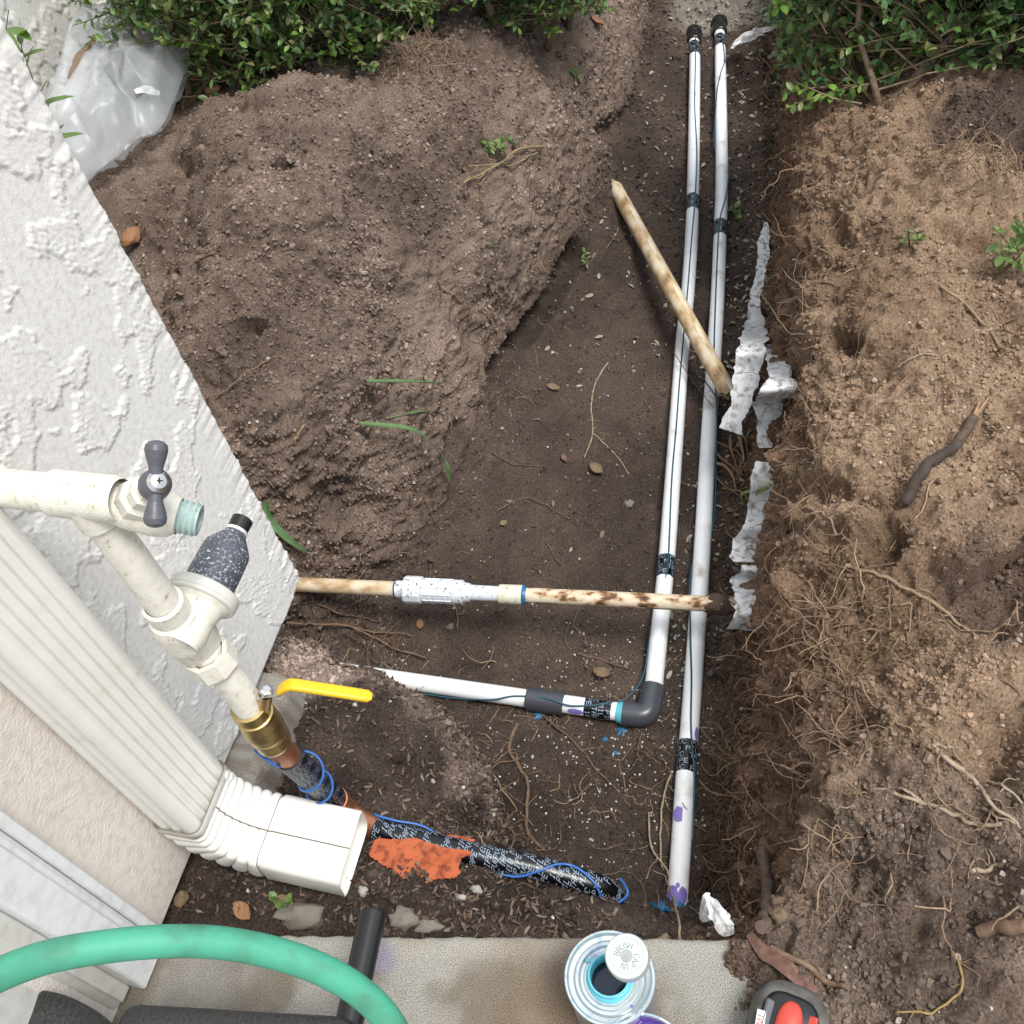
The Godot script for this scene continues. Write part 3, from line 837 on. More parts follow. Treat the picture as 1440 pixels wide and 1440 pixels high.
# the rough face runs along the wall, round the corner and along its far end
func rough_place(a: float, y: float, d: float) -> Vector3:
	var p: Vector3
	var n: Vector3
	var rad := 0.007
	var wob := 0.0022 * fine_noise.get_noise_1d(y * 1.2) * smoothstep(0.05, 0.0, absf(a))
	if a < -rad:
		n = WALL_OUT
		p = wall(-a, y, 0)
	elif a < rad:
		var t := (a + rad) / (2 * rad)
		n = WALL_OUT.slerp(-WALL_ALONG, t)
		p = wall(rad, y, -rad) + n * rad
	else:
		n = -WALL_ALONG
		p = wall(0, y, -a)
	var foot := smoothstep(0.012, 0.0, y + 0.022)
	return p + n * (d + wob - foot * foot * 0.006)

func smooth_place(a: float, y: float, d: float) -> Vector3:
	return wall(-a, y, d * 0.35)

func build_walls() -> void:
	var w := thing("stucco_wall", "white rough stucco house corner with a smooth peach stretch behind the downspout", "wall")
	var up := wall_steps([[-0.022, 0.0023], [0.9, 0.02], [1.3, 0.1], [2.7, 0]])
	var across := wall_steps([[-SMOOTH_FROM, 0.0023], [-0.007, 0.0018], [0.007, 0.003], [0.05, 0.03], [0.88, 0]])
	node_of("rough_stucco", stucco_sheet(across, up, rough_place, 101, 0.72), M.stucco, w)
	var up2 := wall_steps([[-0.02, 0.006], [0.6, 0.03], [2.7, 0]])
	node_of("smooth_stucco", stucco_sheet(wall_steps([[-1.9, 0.1], [-0.52, 0.006], [-SMOOTH_FROM, 0]]), up2, smooth_place, 102, 0.5), M.peach, w)
	# underside, and the wall's hidden back so that it is solid
	var st := tool_start()
	quad(st, wall(0.004, -0.021, -0.004), wall(0.004, -0.021, -0.9), wall(1.9, -0.021, -0.9), wall(1.9, -0.021, -0.004))
	quad(st, wall(0, 2.7, 0), wall(1.9, 2.7, 0), wall(1.9, 2.7, -0.9), wall(0, 2.7, -0.9))
	obj("core", st, M.stucco, w)
	# the house wall set back behind the corner
	var h := thing("house_wall", "grey white stucco house wall set back behind the plastic bag and the hedge", "wall")
	var up3 := wall_steps([[-0.05, 0.005], [0.8, 0.05], [2.7, 0]])
	var back := func(a: float, y: float, d: float) -> Vector3: return Vector3(-1.5 + d * 1.2, y, -a)
	node_of("rough_stucco", stucco_sheet(wall_steps([[0.7, 0.05], [1.5, 0.005], [2.6, 0.03], [5.0, 0]]), up3, back, 103), M.stucco, h)
	# concrete footing under the wall
	var f := thing("footing", "rough grey concrete footing showing under the white wall corner", "footing")
	var fs := tool_start()
	var fn := FastNoiseLite.new()
	fn.frequency = 22.0
	fn.fractal_octaves = 4
	var prof := [[-0.06, -0.03], [0.012, -0.028], [0.026, -0.034], [0.033, -0.05], [0.036, -0.1], [0.04, -0.3], [0.04, -0.5]]
	var n_s := 90
	for i in n_s:
		for k in prof.size() - 1:
			var pt: Array = []
			for e in [[i, k], [i + 1, k], [i + 1, k + 1], [i, k + 1]]:
				var s := 0.15 + 0.17 * float(e[0]) / n_s
				var pr: Array = prof[e[1]]
				var nn := fn.get_noise_2d(s, e[1] * 0.02) * 0.012 + fn.get_noise_2d(s * 4.0, e[1] * 0.08) * 0.004
				pt.append(wall(s, pr[1] + nn * 0.5, pr[0] + nn + (0.012 * smoothstep(0.1, 0.3, s))))
			for q in [0, 1, 2, 0, 2, 3]:
				fs.set_color(Color(1, 1, 1).lerp(Color(0.75, 0.68, 0.6), clampf(0.5 + fn.get_noise_2d(i * 0.004, k) * 2.0, 0, 1)))
				fs.add_vertex(pt[q])
	quad_end(fs, prof)
	obj("concrete", fs, M.footing, f)
	build_trim()
	build_walkway()

func quad_end(st: SurfaceTool, prof: Array) -> void:
	for k in prof.size() - 1:
		st.set_color(Color.WHITE)
		for p in [wall(0.15, prof[k][1], prof[k][0]), wall(0.15, prof[k + 1][1], prof[k + 1][0]), wall(0.15, -0.5, -0.06)]:
			st.add_vertex(p)

func trim_board(st: SurfaceTool, prof: Array, y0: float, y1: float) -> void:       # a moulding whose outline is given along and out
	var n := prof.size()
	for k in n - 1:
		quad(st, wall(prof[k][0], y0, prof[k][1]), wall(prof[k][0], y1, prof[k][1]), wall(prof[k + 1][0], y1, prof[k + 1][1]), wall(prof[k + 1][0], y0, prof[k + 1][1]))
	for k in range(1, n - 1):
		for p in [wall(prof[0][0], y0, prof[0][1]), wall(prof[k][0], y0, prof[k][1]), wall(prof[k + 1][0], y0, prof[k + 1][1])]:
			st.add_vertex(p)

func build_trim() -> void:
	var d := thing("door_casing", "white grooved door casing beside the peach wall at the walkway", "door frame")
	var a := tool_start()
	a.set_smooth_group(-1)
	trim_board(a, [[0.496, -0.01], [0.496, 0.014], [0.498, 0.0165], [0.507, 0.0165], [0.5085, 0.014], [0.5085, -0.01]], 0.004, 2.2)
	obj("outer_strip", a, M.trim, d)
	var b := tool_start()
	b.set_smooth_group(-1)
	trim_board(b, [[0.5088, -0.01], [0.5088, 0.0105], [0.5102, 0.0105], [0.5115, 0.018], [0.516, 0.021], [0.521, 0.0215], [0.523, 0.0245], [0.5245, 0.026], [0.559, 0.026], [0.561, 0.0245], [0.5618, 0.021], [0.5618, -0.02]], 0.006, 2.2)
	obj("face_board", b, M.trim, d)
	var c := tool_start()
	c.set_smooth_group(-1)
	trim_board(c, [[0.5622, -0.03], [0.5622, 0.008], [0.564, 0.01], [0.579, 0.01], [0.581, 0.007], [0.588, 0.002], [0.588, -0.03]], 0.012, 2.2)
	obj("stop_board", c, M.trim_cream, d)
	var e := tool_start()
	e.set_smooth_group(-1)
	trim_board(e, [[0.5885, -0.03], [0.5885, -0.022], [0.604, -0.022], [0.604, -0.03]], 0.004, 2.2)
	obj("gap", e, M.dark_gap, d)
	var g := tool_start()
	g.set_smooth_group(-1)
	trim_board(g, [[0.6045, -0.03], [0.6045, 0.0], [0.62, 0.004], [0.7, 0.004], [0.7, -0.03]], 0.012, 2.2)
	obj("door_edge", g, M.trim_cream, d)

func build_walkway() -> void:
	# one slab with a tooled edge towards the trench
	var st := tool_start()
	var fn := FastNoiseLite.new()
	fn.frequency = 9.0
	fn.fractal_octaves = 4
	fn.seed = 71
	var edge := PackedFloat32Array([-0.14, -0.06, -0.012, -0.004, 0.0, 0.003, 0.0075, 0.016, 0.03])
	var drop := PackedFloat32Array([0, 0, -0.0085, -0.0085, -0.0085, -0.003, -0.0008, 0.0, 0.0])
	var nx := 260
	var near := wall_steps([[0.03, 0.006], [0.32, 0.05], [1.9, 0]])
	var prof: Array = [[0.0, -0.16], [0.0, -0.012], [0.0012, -0.005], [0.004, -0.0015], [0.009, 0.0], [0.018, 0.0]]
	for v in near:
		prof.append([v, 0.0])
	var grid: Array = []
	var tint: Array = []
	for i in nx + 1:
		var x := lerpf(-0.7, 0.12, float(i) / nx)
		var z0 := -0.262 + (x + 0.587) * (-0.055 / 0.565)
		var row := PackedVector3Array()
		var trow := PackedColorArray()
		for q in prof.size():
			var p := Vector3(x, prof[q][1], z0 + prof[q][0])
			var n := fn.get_noise_2d(p.x, p.z)
			if q > 0 and q < 8:
				p.z += fn.get_noise_2d(p.x * 3.0, q * 0.02) * 0.0025
			p.y += fn.get_noise_2d(p.x * 5.0, p.z * 5.0) * (0.0016 if q > 5 else 0.0006)
			row.append(p)
			var c := Color(0.95, 0.95, 0.95).lerp(Color(0.55, 0.5, 0.43), clampf(0.36 + n * 1.9, 0, 1))
			if q < 6:
				c = c.lerp(Color(1.1, 1.08, 1.02), 0.7)
			# old glue and purple primer, mud by the tin
			c = c.lerp(Color(0.72, 0.68, 0.95), smoothstep(0.024, 0.008, Vector2(p.x + 0.345, (p.z + 0.262) * 0.9).length() + n * 0.012))
			c = c.lerp(Color(0.5, 0.36, 0.25), 0.75 * smoothstep(0.13, 0.04, Vector2(p.x + 0.15, p.z + 0.21).length() + n * 0.05))
			c = c.lerp(Color(0.62, 0.6, 0.6), 0.6 * smoothstep(0.1, 0.03, Vector2(p.x + 0.53, p.z + 0.2).length() + n * 0.05))
			trow.append(c)
		grid.append(row)
		tint.append(trow)
	for i in nx:
		for q in prof.size() - 1:
			for e in [[i, q], [i + 1, q], [i, q + 1], [i + 1, q], [i + 1, q + 1], [i, q + 1]]:
				st.set_color(tint[e[0]][e[1]])
				st.add_vertex(grid[e[0]][e[1]])
	st.index()
	structure(obj("walkway", st, M.concrete))
	var j := tool_start()
	bevel_box(j, Transform3D(Basis(Vector3.UP, -0.16), Vector3(-0.606, 0.001, -0.155)), Vector3(0.0016, 0.0012, 0.03), 0.0004)
	tag(obj("joint_strip", j, M.dark_gap), "thin dark joint line in the walkway below the door casing", "joint")

# ------------------------------------------------------------------ the downspout
func ring_rect(c: Vector3, a: Vector3, b: Vector3, ha: float, hb: float, r: float, per := 5) -> PackedVector3Array:
	var out := PackedVector3Array()
	for q in 4:
		var sa: float = [1, -1, -1, 1][q]
		var sb: float = [1, 1, -1, -1][q]
		var start: float = q * PI / 2
		for k in per + 1:
			var t := start + PI / 2 * k / per
			out.append(c + a * (sa * (ha - r) + r * cos(t)) + b * (sb * (hb - r) + r * sin(t)))
	return out

func skin(st: SurfaceTool, rings: Array, closed := true) -> void:
	for i in rings.size() - 1:
		var p: PackedVector3Array = rings[i]
		var q: PackedVector3Array = rings[i + 1]
		var n := p.size()
		for k in (n if closed else n - 1):
			quad(st, p[k], p[(k + 1) % n], q[(k + 1) % n], q[k])

func build_downspout() -> void:
	var d := thing("downspout", "white ribbed metal downspout with a crimped elbow kicking out over the soil", "downspout", wall(0.365, 0, 0.03))
	var s0 := 0.327
	var s1 := 0.413
	var p0 := 0.005
	var p1 := 0.06
	# the tube: its outline has three grooves in the front and two in each side
	var out: Array = []
	var rad := 0.012
	var wave := func(t: float, n: int) -> float: return -0.0021 * (1.0 - cos(t * TAU * n)) * smoothstep(0.0, 0.1, t) * smoothstep(1.0, 0.9, t)
	var seg := 48
	for k in seg + 1:
		var t := float(k) / seg
		out.append(Vector2(lerpf(s0 + rad, s1 - rad, t), p1 + wave.call(t, 5)))
	for k in range(1, 6):
		var t := k * PI / 12
		out.append(Vector2(s1 - rad + rad * sin(t), p1 - rad + rad * cos(t)))
	for k in seg / 2 + 1:
		var t := float(k) / (seg / 2)
		out.append(Vector2(s1 + wave.call(t, 2) * 0.7, lerpf(p1 - rad, p0 + rad, t)))
	for k in range(1, 6):
		var t := k * PI / 12
		out.append(Vector2(s1 - rad + rad * cos(t), p0 + rad - rad * sin(t)))
	out.append(Vector2(s1 - rad, p0))
	out.append(Vector2(s0 + rad, p0))
	for k in range(1, 6):
		var t := k * PI / 12
		out.append(Vector2(s0 + rad - rad * sin(t), p0 + rad - rad * cos(t)))
	out.append(Vector2(s0, p0 + rad))
	out.append(Vector2(s0, p1 - rad))
	for k in range(1, 6):
		var t := k * PI / 12
		out.append(Vector2(s0 + rad - rad * cos(t), p1 - rad + rad * sin(t)))
	var st := tool_start()
	var rings: Array = []
	for y in [0.078, 0.4, 0.8, 1.3, 2.6]:
		var ring := PackedVector3Array()
		for o in out:
			ring.append(wall(o.x, y, o.y))
		rings.append(ring)
	skin(st, rings)
	obj("tube", st, M.downspout, d)
	# the elbow: a slightly larger section swept down, round and outwards
	var mid_s := (s0 + s1) / 2
	var mid_p := (p0 + p1) / 2
	var ha := (s1 - s0) / 2 + 0.0022
	var hb := (p1 - p0) / 2 + 0.0022
	var bend := 0.082
	var turn := deg_to_rad(83)
	var path: Array = []       # [place in (out, up), heading angle from straight down, swelling]
	for y in [0.094, 0.092, 0.08]:
		path.append([Vector2(mid_p, y), 0.0, 0.0])
	var steps := 84
	for k in steps + 1:
		var t := float(k) / steps
		var a := turn * t
		var c := Vector2(mid_p + bend, 0.078)
		var rib := pow(absf(sin(t * PI * 7.0)), 0.5)
		path.append([c + Vector2(-cos(a), -sin(a)) * bend, a, -0.0032 * (1.0 - rib)])
	var last: Array = path[path.size() - 1]
	for q in [0.004, 0.04, 0.1]:
		path.append([Vector2(last[0]) + Vector2(sin(turn), -cos(turn)) * q, turn, 0.0])
	var er: Array = []
	for e in path:
		var c := wall(mid_s, e[0].y, e[0].x)
		var front := WALL_OUT * cos(e[1]) + Vector3.UP * sin(e[1])
		er.append(ring_rect(c, WALL_ALONG, front, ha + e[2], hb + e[2], 0.012))
	var es := tool_start()
	skin(es, er)
	# inside of the mouth
	var inner: Array = []
	var e1: Array = path[path.size() - 1]
	for q in [0.0, -0.06]:
		var cc: Vector2 = e1[0] + Vector2(sin(turn), -cos(turn)) * q
		inner.append(ring_rect(wall(mid_s, cc.y, cc.x), WALL_ALONG, WALL_OUT * cos(turn) + Vector3.UP * sin(turn), ha - 0.0012, hb - 0.0012, 0.011))
	skin(es, inner)
	obj("elbow", es, M.downspout, d)
	# the lock seam along the middle of the elbow's front
	var seam := PackedVector3Array()
	for k in range(4, path.size()):
		var e: Array = path[k]
		var front := WALL_OUT * cos(e[1]) + Vector3.UP * sin(e[1])
		seam.append(wall(mid_s + 0.004, e[0].y, e[0].x) + front * (hb + e[2] + 0.0001))
	var ss := tool_start()
	tube(ss, seam, even(seam.size(), 0.0009), 5)
	obj("seam", ss, M.seam, d, false)
	# dark laps: the lip of the tube's end inside the elbow, and the creases
	var lip := tool_start()
	var lr := ring_rect(wall(mid_s, 0.0925, mid_p), WALL_ALONG, WALL_OUT, ha - 0.001, hb - 0.001, 0.012)
	lr.append(lr[0])
	tube(lip, lr, even(lr.size(), 0.0011), 5, false)
	obj("lap_gap", lip, M.seam, d, false)
	for k in range(1, 8):
		var i := 3 + int(round(steps * k / 7.0)) - (1 if k == 7 else 0)
		var e: Array = path[i]
		var front := WALL_OUT * cos(e[1]) + Vector3.UP * sin(e[1])
		var r := ring_rect(wall(mid_s, e[0].y, e[0].x), WALL_ALONG, front, ha + e[2] - 0.0001, hb + e[2] - 0.0001, 0.012)
		r.append(r[0])
		var cs := tool_start()
		tube(cs, r, even(r.size(), 0.00065), 4, false)
		obj("crimp", cs, M.seam, d, false)
	for q in [[0.083, 0.337], [0.071, 0.334]]:
		var sc := tool_start()
		turned(sc, wall(q[1], q[0], p1 + 0.001), WALL_OUT, [[0.0, 0.0055], [0.0018, 0.005], [0.0028, 0.003], [0.003, 0.0]], 12)
		obj("screw", sc, M.downspout, d, false)
	# the strap that holds the tube, above
	var sp := tool_start()
	var sr: Array = []
	for y in [1.5, 1.53]:
		sr.append(ring_rect(wall(mid_s, y, mid_p), WALL_ALONG, WALL_OUT, ha + 0.001, hb + 0.001, 0.012))
	skin(sp, sr)
	obj("strap", sp, M.downspout, d)

# ------------------------------------------------------------------ pipes in the trench
func pipe(called: String, pts: PackedVector3Array, r: float, m: Material, parent: Node3D, sides := 24, caps := true) -> MeshInstance3D:
	var st := tool_start()
	tube(st, pts, even(pts.size(), r), sides, caps)
	return obj(called, st, m, parent, false)

func stretch(a: Vector3, b: Vector3, t0: float, t1: float, n := 2) -> PackedVector3Array:
	var out := PackedVector3Array()
	for k in n:
		out.append(a.lerp(b, lerpf(t0, t1, float(k) / (n - 1))))
	return out

# part of a polyline between two distances, for bands that sit on a pipe
func cut(pts: PackedVector3Array, z0: float, z1: float) -> PackedVector3Array:
	var out := PackedVector3Array()
	for k in 4:
		var z := lerpf(z0, z1, k / 3.0)
		for i in pts.size() - 1:
			if (pts[i].z - z) * (pts[i + 1].z - z) <= 0.0 and pts[i].z != pts[i + 1].z:
				out.append(pts[i].lerp(pts[i + 1], (z - pts[i].z) / (pts[i + 1].z - pts[i].z)))
				break
	return out

# a patch of colour with its own small thickness on a pipe's top
func pipe_stain(called: String, centre: Vector3, dir: Vector3, r: float, half_len: float, half_ang: float, lean: float, seed_: int, m: Material, parent: Node3D) -> void:
	var n := FastNoiseLite.new()
	n.seed = seed_
	n.frequency = 1.3
	var st := tool_start()
	var d := dir.normalized()
	var side := d.cross(Vector3.UP).normalized()
	var up := side.cross(d)
	var at := func(rr: float, a: float) -> Vector3:
		var k := rr * (1.0 + 0.22 * n.get_noise_2d(cos(a) * 1.6, sin(a) * 1.6))
		var ang := lean + half_ang * k * cos(a)
		return centre + d * (half_len * k * sin(a)) + (up * cos(ang) + side * sin(ang)) * (r + 0.0003)
	for i in 4:
		for k in 28:
			var a0 := TAU * k / 28.0
			var a1 := TAU * (k + 1) / 28.0
			quad(st, at.call(i / 4.0, a0), at.call((i + 1) / 4.0, a0), at.call((i + 1) / 4.0, a1), at.call(i / 4.0, a1))
	obj(called, st, m, parent)

const PIPE_R := 0.0157

func build_white_pipes() -> void:
	# the left run: down the trench, through a grey elbow, and off to the left under the footing
	var left := spline([Vector3(-0.1001, -0.4280, -2.9723), Vector3(-0.0924, -0.4280, -2.8066), Vector3(-0.0763, -0.4280, -2.1773), Vector3(-0.0757, -0.4280, -1.8824), Vector3(-0.0809, -0.4280, -1.6923), Vector3(-0.0840, -0.4280, -1.3245), Vector3(-0.0867, -0.4280, -1.1003), Vector3(-0.0919, -0.4280, -0.9320), Vector3(-0.0951, -0.4280, -0.8379)], 5)
	var L := thing("white_pipe_run", "long white plastic pipe turning left through a dark grey elbow", "pipe", left[left.size() - 1])
	pipe("long_pipe", left, PIPE_R, M.pvc, L, 28)
	for b in [[-2.9520, -2.8842], [-2.2122, -2.1543], [-1.1084, -1.0620]]:
		pipe("tape_band", cut(left, b[0], b[1]), PIPE_R + 0.0006, M.band, L, 28)
	var end_a := Vector3(-0.0998, -0.4280, -2.9641)
	var end_d := (end_a - Vector3(-0.0924, -0.4280, -2.8066)).normalized()
	var cp := tool_start()
	turned(cp, end_a, end_d, [[0.0, PIPE_R], [0.0, 0.02], [0.002, 0.0215], [0.04, 0.0215], [0.042, 0.024], [0.062, 0.024], [0.065, 0.021], [0.065, 0.0]], 24)
	obj("end_coupling", cp, M.black_plastic, L, false)
	# elbow: two sockets and a rounded turn
	var corner := Vector3(-0.1015, -0.4280, -0.7840)
	var va := (left[left.size() - 1] - left[left.size() - 3]).normalized()
	var h_end := Vector3(-0.1465, -0.4280, -0.7808)
	var hb := (Vector3(-0.2656, -0.4280, -0.7948) - corner).normalized()
	var top := Vector3(-0.0952, -0.4280, -0.8392)
	var bend := PackedVector3Array()
	var e1 := corner.move_toward(top, 0.02)
	var e2 := corner + hb * 0.02
	bend.append(top)
	bend.append(e1)
	for k in range(1, 8):
		var t := k / 8.0
		bend.append(e1.lerp(corner, t).lerp(corner.lerp(e2, t), t))
	bend.append(e2)
	bend.append(corner + hb * 0.042)
	pipe("grey_elbow", bend, 0.0205, M.grey_pvc, L, 28)
	var rim0 := tool_start()
	turned(rim0, top, -va, [[0.0, 0.0158], [0.0006, 0.0178], [0.0009, 0.0158]], 24)
	obj("glue_ring", rim0, M.blue_glue, L, false)
	var rim := tool_start()
	turned(rim, corner + hb * 0.041, hb, [[0.0, 0.0205], [0.0015, 0.0196], [0.011, 0.0168], [0.012, 0.0158]], 24)
	obj("glue_ring", rim, M.cyan_glue, L, false)
	# the horizontal part
	var far_left := Vector3(-0.7522, -0.4240, -0.8388)
	var tl := func(px: float) -> float: return (911.0 - px) / (911.0 - 410.0)
	pipe("short_pipe", stretch(corner, far_left, 0.07, tl.call(800)), PIPE_R, M.pvc_clean, L, 28)
	pipe("cross_pipe", stretch(corner, far_left, tl.call(756), 1.0), PIPE_R, M.pvc, L, 28)
	pipe("tape_band", stretch(corner, far_left, tl.call(864), tl.call(829), 3), PIPE_R + 0.0008, M.band, L, 28)
	var cs := tool_start()
	var c0 := corner.lerp(far_left, tl.call(801))
	var cl := corner.lerp(far_left, tl.call(751)).distance_to(c0)
	turned(cs, c0, far_left - corner, [[0.0, PIPE_R], [0.0, 0.0195], [0.0012, 0.0202], [cl - 0.0012, 0.0202], [cl, 0.0195], [cl, PIPE_R]], 28)
	obj("grey_coupling", cs, M.grey_pvc, L, false)
	pipe_stain("primer_stain", corner.lerp(far_left, tl.call(818)), far_left - corner, PIPE_R, 0.014, 0.35, -1.15, 4, M.purple, L)

	# the right pipe
	var right := spline([Vector3(-0.0267, -0.4280, -3.0041), Vector3(-0.0222, -0.4280, -2.8759), Vector3(-0.0080, -0.4280, -2.3220), Vector3(-0.0072, -0.4280, -2.0897), Vector3(-0.0086, -0.4280, -1.8318), Vector3(-0.0144, -0.4280, -1.5470), Vector3(-0.0180, -0.4280, -1.4012), Vector3(-0.0213, -0.4280, -1.1736), Vector3(-0.0267, -0.4280, -0.9360), Vector3(-0.0317, -0.4280, -0.7723), Vector3(-0.0353, -0.4280, -0.6847), Vector3(-0.0378, -0.4280, -0.5575), Vector3(-0.0395, -0.4280, -0.4970), Vector3(-0.0403, -0.4280, -0.4678)], 5)
	var R := thing("white_pipe", "long white plastic pipe nearest the right bank with a purple blot", "pipe", right[right.size() - 1])
	pipe("long_pipe", right, PIPE_R, M.pvc, R, 28)
	for b in [[-2.9834, -2.9231], [-2.1063, -2.0515], [-0.7416, -0.6871]]:
		pipe("tape_band", cut(right, b[0], b[1]), PIPE_R + 0.0006, M.band, R, 28)
	var ra := Vector3(-0.0267, -0.4280, -3.0041)
	var rd := (ra - Vector3(-0.0222, -0.4280, -2.8759)).normalized()
	var rp := tool_start()
	turned(rp, ra, rd, [[0.0, PIPE_R], [0.0, 0.0205], [0.002, 0.022], [0.05, 0.022], [0.052, 0.025], [0.07, 0.025], [0.073, 0.022]], 24)
	obj("end_coupling", rp, M.black_plastic, R, false)
	var rq := tool_start()
	turned(rq, ra + rd * 0.073, rd, [[0.0, 0.022], [0.03, 0.019], [0.032, 0.012], [0.06, 0.003], [0.062, 0.0]], 18)
	obj("end_plug", rq, M.tin_side, R, false)
	var dir := (Vector3(-0.0378, -0.4280, -0.5575) - Vector3(-0.0353, -0.4280, -0.6847))
	pipe_stain("primer_blot", Vector3(-0.0402, -0.4280, -0.6135), dir, PIPE_R, 0.012, 0.62, 0.12, 7, M.purple, R)
	pipe_stain("primer_stain", Vector3(-0.0322, -0.4280, -0.7531), dir, PIPE_R, 0.012, 0.3, -0.9, 8, M.purple, R)
	for q in [[952, 1268, 0.02, 0.7, 0.5], [953, 1262, 0.012, 0.5, -0.6], [954, 1250, 0.004, 0.2, 0.0], [951, 1278, 0.014, 1.1, 0.1]]:
		pipe_stain("primer_smear", Vector3(-0.0400, -0.4280, -0.4844).lerp(Vector3(-0.0378, -0.4280, -0.5575), (1268.0 - q[1]) / 68.0), dir, PIPE_R, q[2], q[3], q[4], int(q[1]), M.blue_glue if q[1] == 1278 else M.purple, R)
	# blue drips of glue on the ground
	for q in [[Vector2(5.737, 13.808), 0.013, 1], [Vector2(6.213, 14.016), 0.011, 2], [Vector2(6.121, 14.308), 0.006, 3], [Vector2(6.201, 14.686), 0.005, 4], [Vector2(6.560, 18.470), 0.014, 5]]:
		var g := draped(q[0], q[1], 0.0014, int(q[2]), 0.9)
		tag(obj("glue_splash", g, M.blue_glue), ["blue glue splash under the grey coupling of the left pipe", "blue glue drip under the mouth of the grey elbow", "upper of two small blue glue spots below the grey elbow", "lower of two small blue glue spots below the grey elbow", "blue primer puddle at the near end of the right pipe"][int(q[2]) - 1], "glue spot", "glue spilled on the trench floor")

	# tracer wires
	var w1 := spline([Vector3(-0.0968, -0.4115, -2.9978), Vector3(-0.0917, -0.4115, -2.8459), Vector3(-0.0853, -0.4115, -2.5960), Vector3(-0.0725, -0.4115, -2.3794), Vector3(-0.0708, -0.4115, -2.1686), Vector3(-0.0733, -0.4115, -2.0434), Vector3(-0.0762, -0.4115, -1.8140), Vector3(-0.0810, -0.4115, -1.5872), Vector3(-0.0827, -0.4115, -1.4239), Vector3(-0.0851, -0.4115, -1.2924), Vector3(-0.0830, -0.4115, -1.1374), Vector3(-0.0825, -0.4115, -1.0730)], 5)
	w1.append_array(spline([Vector3(-0.1058, -0.4250, -0.9586), Vector3(-0.1090, -0.4250, -0.9077), Vector3(-0.1124, -0.4250, -0.8653), Vector3(-0.1227, -0.4250, -0.8357), Vector3(-0.1403, -0.4250, -0.8129), Vector3(-0.1542, -0.4250, -0.8052)], 5))
	w1.append_array(spline([Vector3(-0.1659, -0.4120, -0.7963), Vector3(-0.1799, -0.4110, -0.7922), Vector3(-0.1976, -0.4110, -0.7882), Vector3(-0.2331, -0.4085, -0.7844), Vector3(-0.2642, -0.4065, -0.7918), Vector3(-0.2931, -0.4085, -0.7962), Vector3(-0.3331, -0.4115, -0.7964), Vector3(-0.3695, -0.4130, -0.7878), Vector3(-0.4352, -0.4240, -0.7917), Vector3(-0.5025, -0.4300, -0.7998), Vector3(-0.5631, -0.4320, -0.8052), Vector3(-0.6236, -0.4300, -0.8099)], 5))
	var o := tool_start()
	tube(o, w1, even(w1.size(), 0.0016), 6)
	tag(obj("tracer_wire", o, M.wire_dark, null, false), "thin blue tracer wire running along the left white pipe and past the grey elbow", "wire", "blue tracer wires")
	var w2: Array = []
	var tall := [[-2.9551, 0.3], [-2.8372, 0.7], [-2.7616, 0], [-2.6702, -0.7], [-2.5482, -1.3], [-2.4161, -1.6], [-2.3374, 1.6], [-2.2764, 1.2], [-2.1882, 0.6], [-2.1035, -0.1], [-2.0088, -0.25], [-1.7840, -0.2], [-1.6040, 0.1], [-1.4796, 0.9], [-1.4012, 1.3], [-1.1736, 1.45], [-1.0872, -1.45], [-0.9504, -0.7], [-0.8518, -0.15], [-0.7723, 0.1], [-0.7215, 0.5], [-0.6786, 1], [-0.6138, 1.3], [-0.5797, 1.6]]
	for q in tall:
		var best := right[0]
		var z: float = q[0]
		for i in right.size() - 1:
			if (right[i].z - z) * (right[i + 1].z - z) <= 0.0:
				best = right[i].lerp(right[i + 1], (z - right[i].z) / (right[i + 1].z - right[i].z))
		w2.append(best + (Vector3.UP * cos(q[1]) + Vector3.RIGHT * sin(q[1])) * (PIPE_R + 0.0014))
	var w2s := spline(w2, 5)
	var o2 := tool_start()
	tube(o2, w2s, even(w2s.size(), 0.0016), 6)
	tag(obj("tracer_wire", o2, M.wire_dark, null, false), "thin blue tracer wire winding round the right white pipe", "wire", "blue tracer wires")

# a puddle or flat scrap that follows the soil round a place
func draped(uv: Vector2, r: float, lift: float, seed_: int, wild := 0.6) -> SurfaceTool:
	var n := FastNoiseLite.new()
	n.seed = seed_ * 7 + 3
	n.frequency = 0.9
	var c := on_soil(uv)
	var st := tool_start()
	var at := func(rr: float, a: float) -> Vector3:
		var k := r * rr * (0.8 + wild * (n.get_noise_2d(cos(a) * 1.1, sin(a) * 1.1) + 0.4 * n.get_noise_2d(cos(a) * 3.0, sin(a) * 3.0)))
		var x := c.x + cos(a) * k
		var z := c.z + sin(a) * k
		return Vector3(x, soil_height(x, z) + lift - (lift + 0.003) * smoothstep(0.75, 1.0, rr), z)
	for i in 5:
		for k in 30:
			var a0 := TAU * k / 30.0
			var a1 := TAU * (k + 1) / 30.0
			quad(st, at.call(i / 5.0, a0), at.call(i / 5.0, a1), at.call((i + 1) / 5.0, a1), at.call((i + 1) / 5.0, a0))
	return st

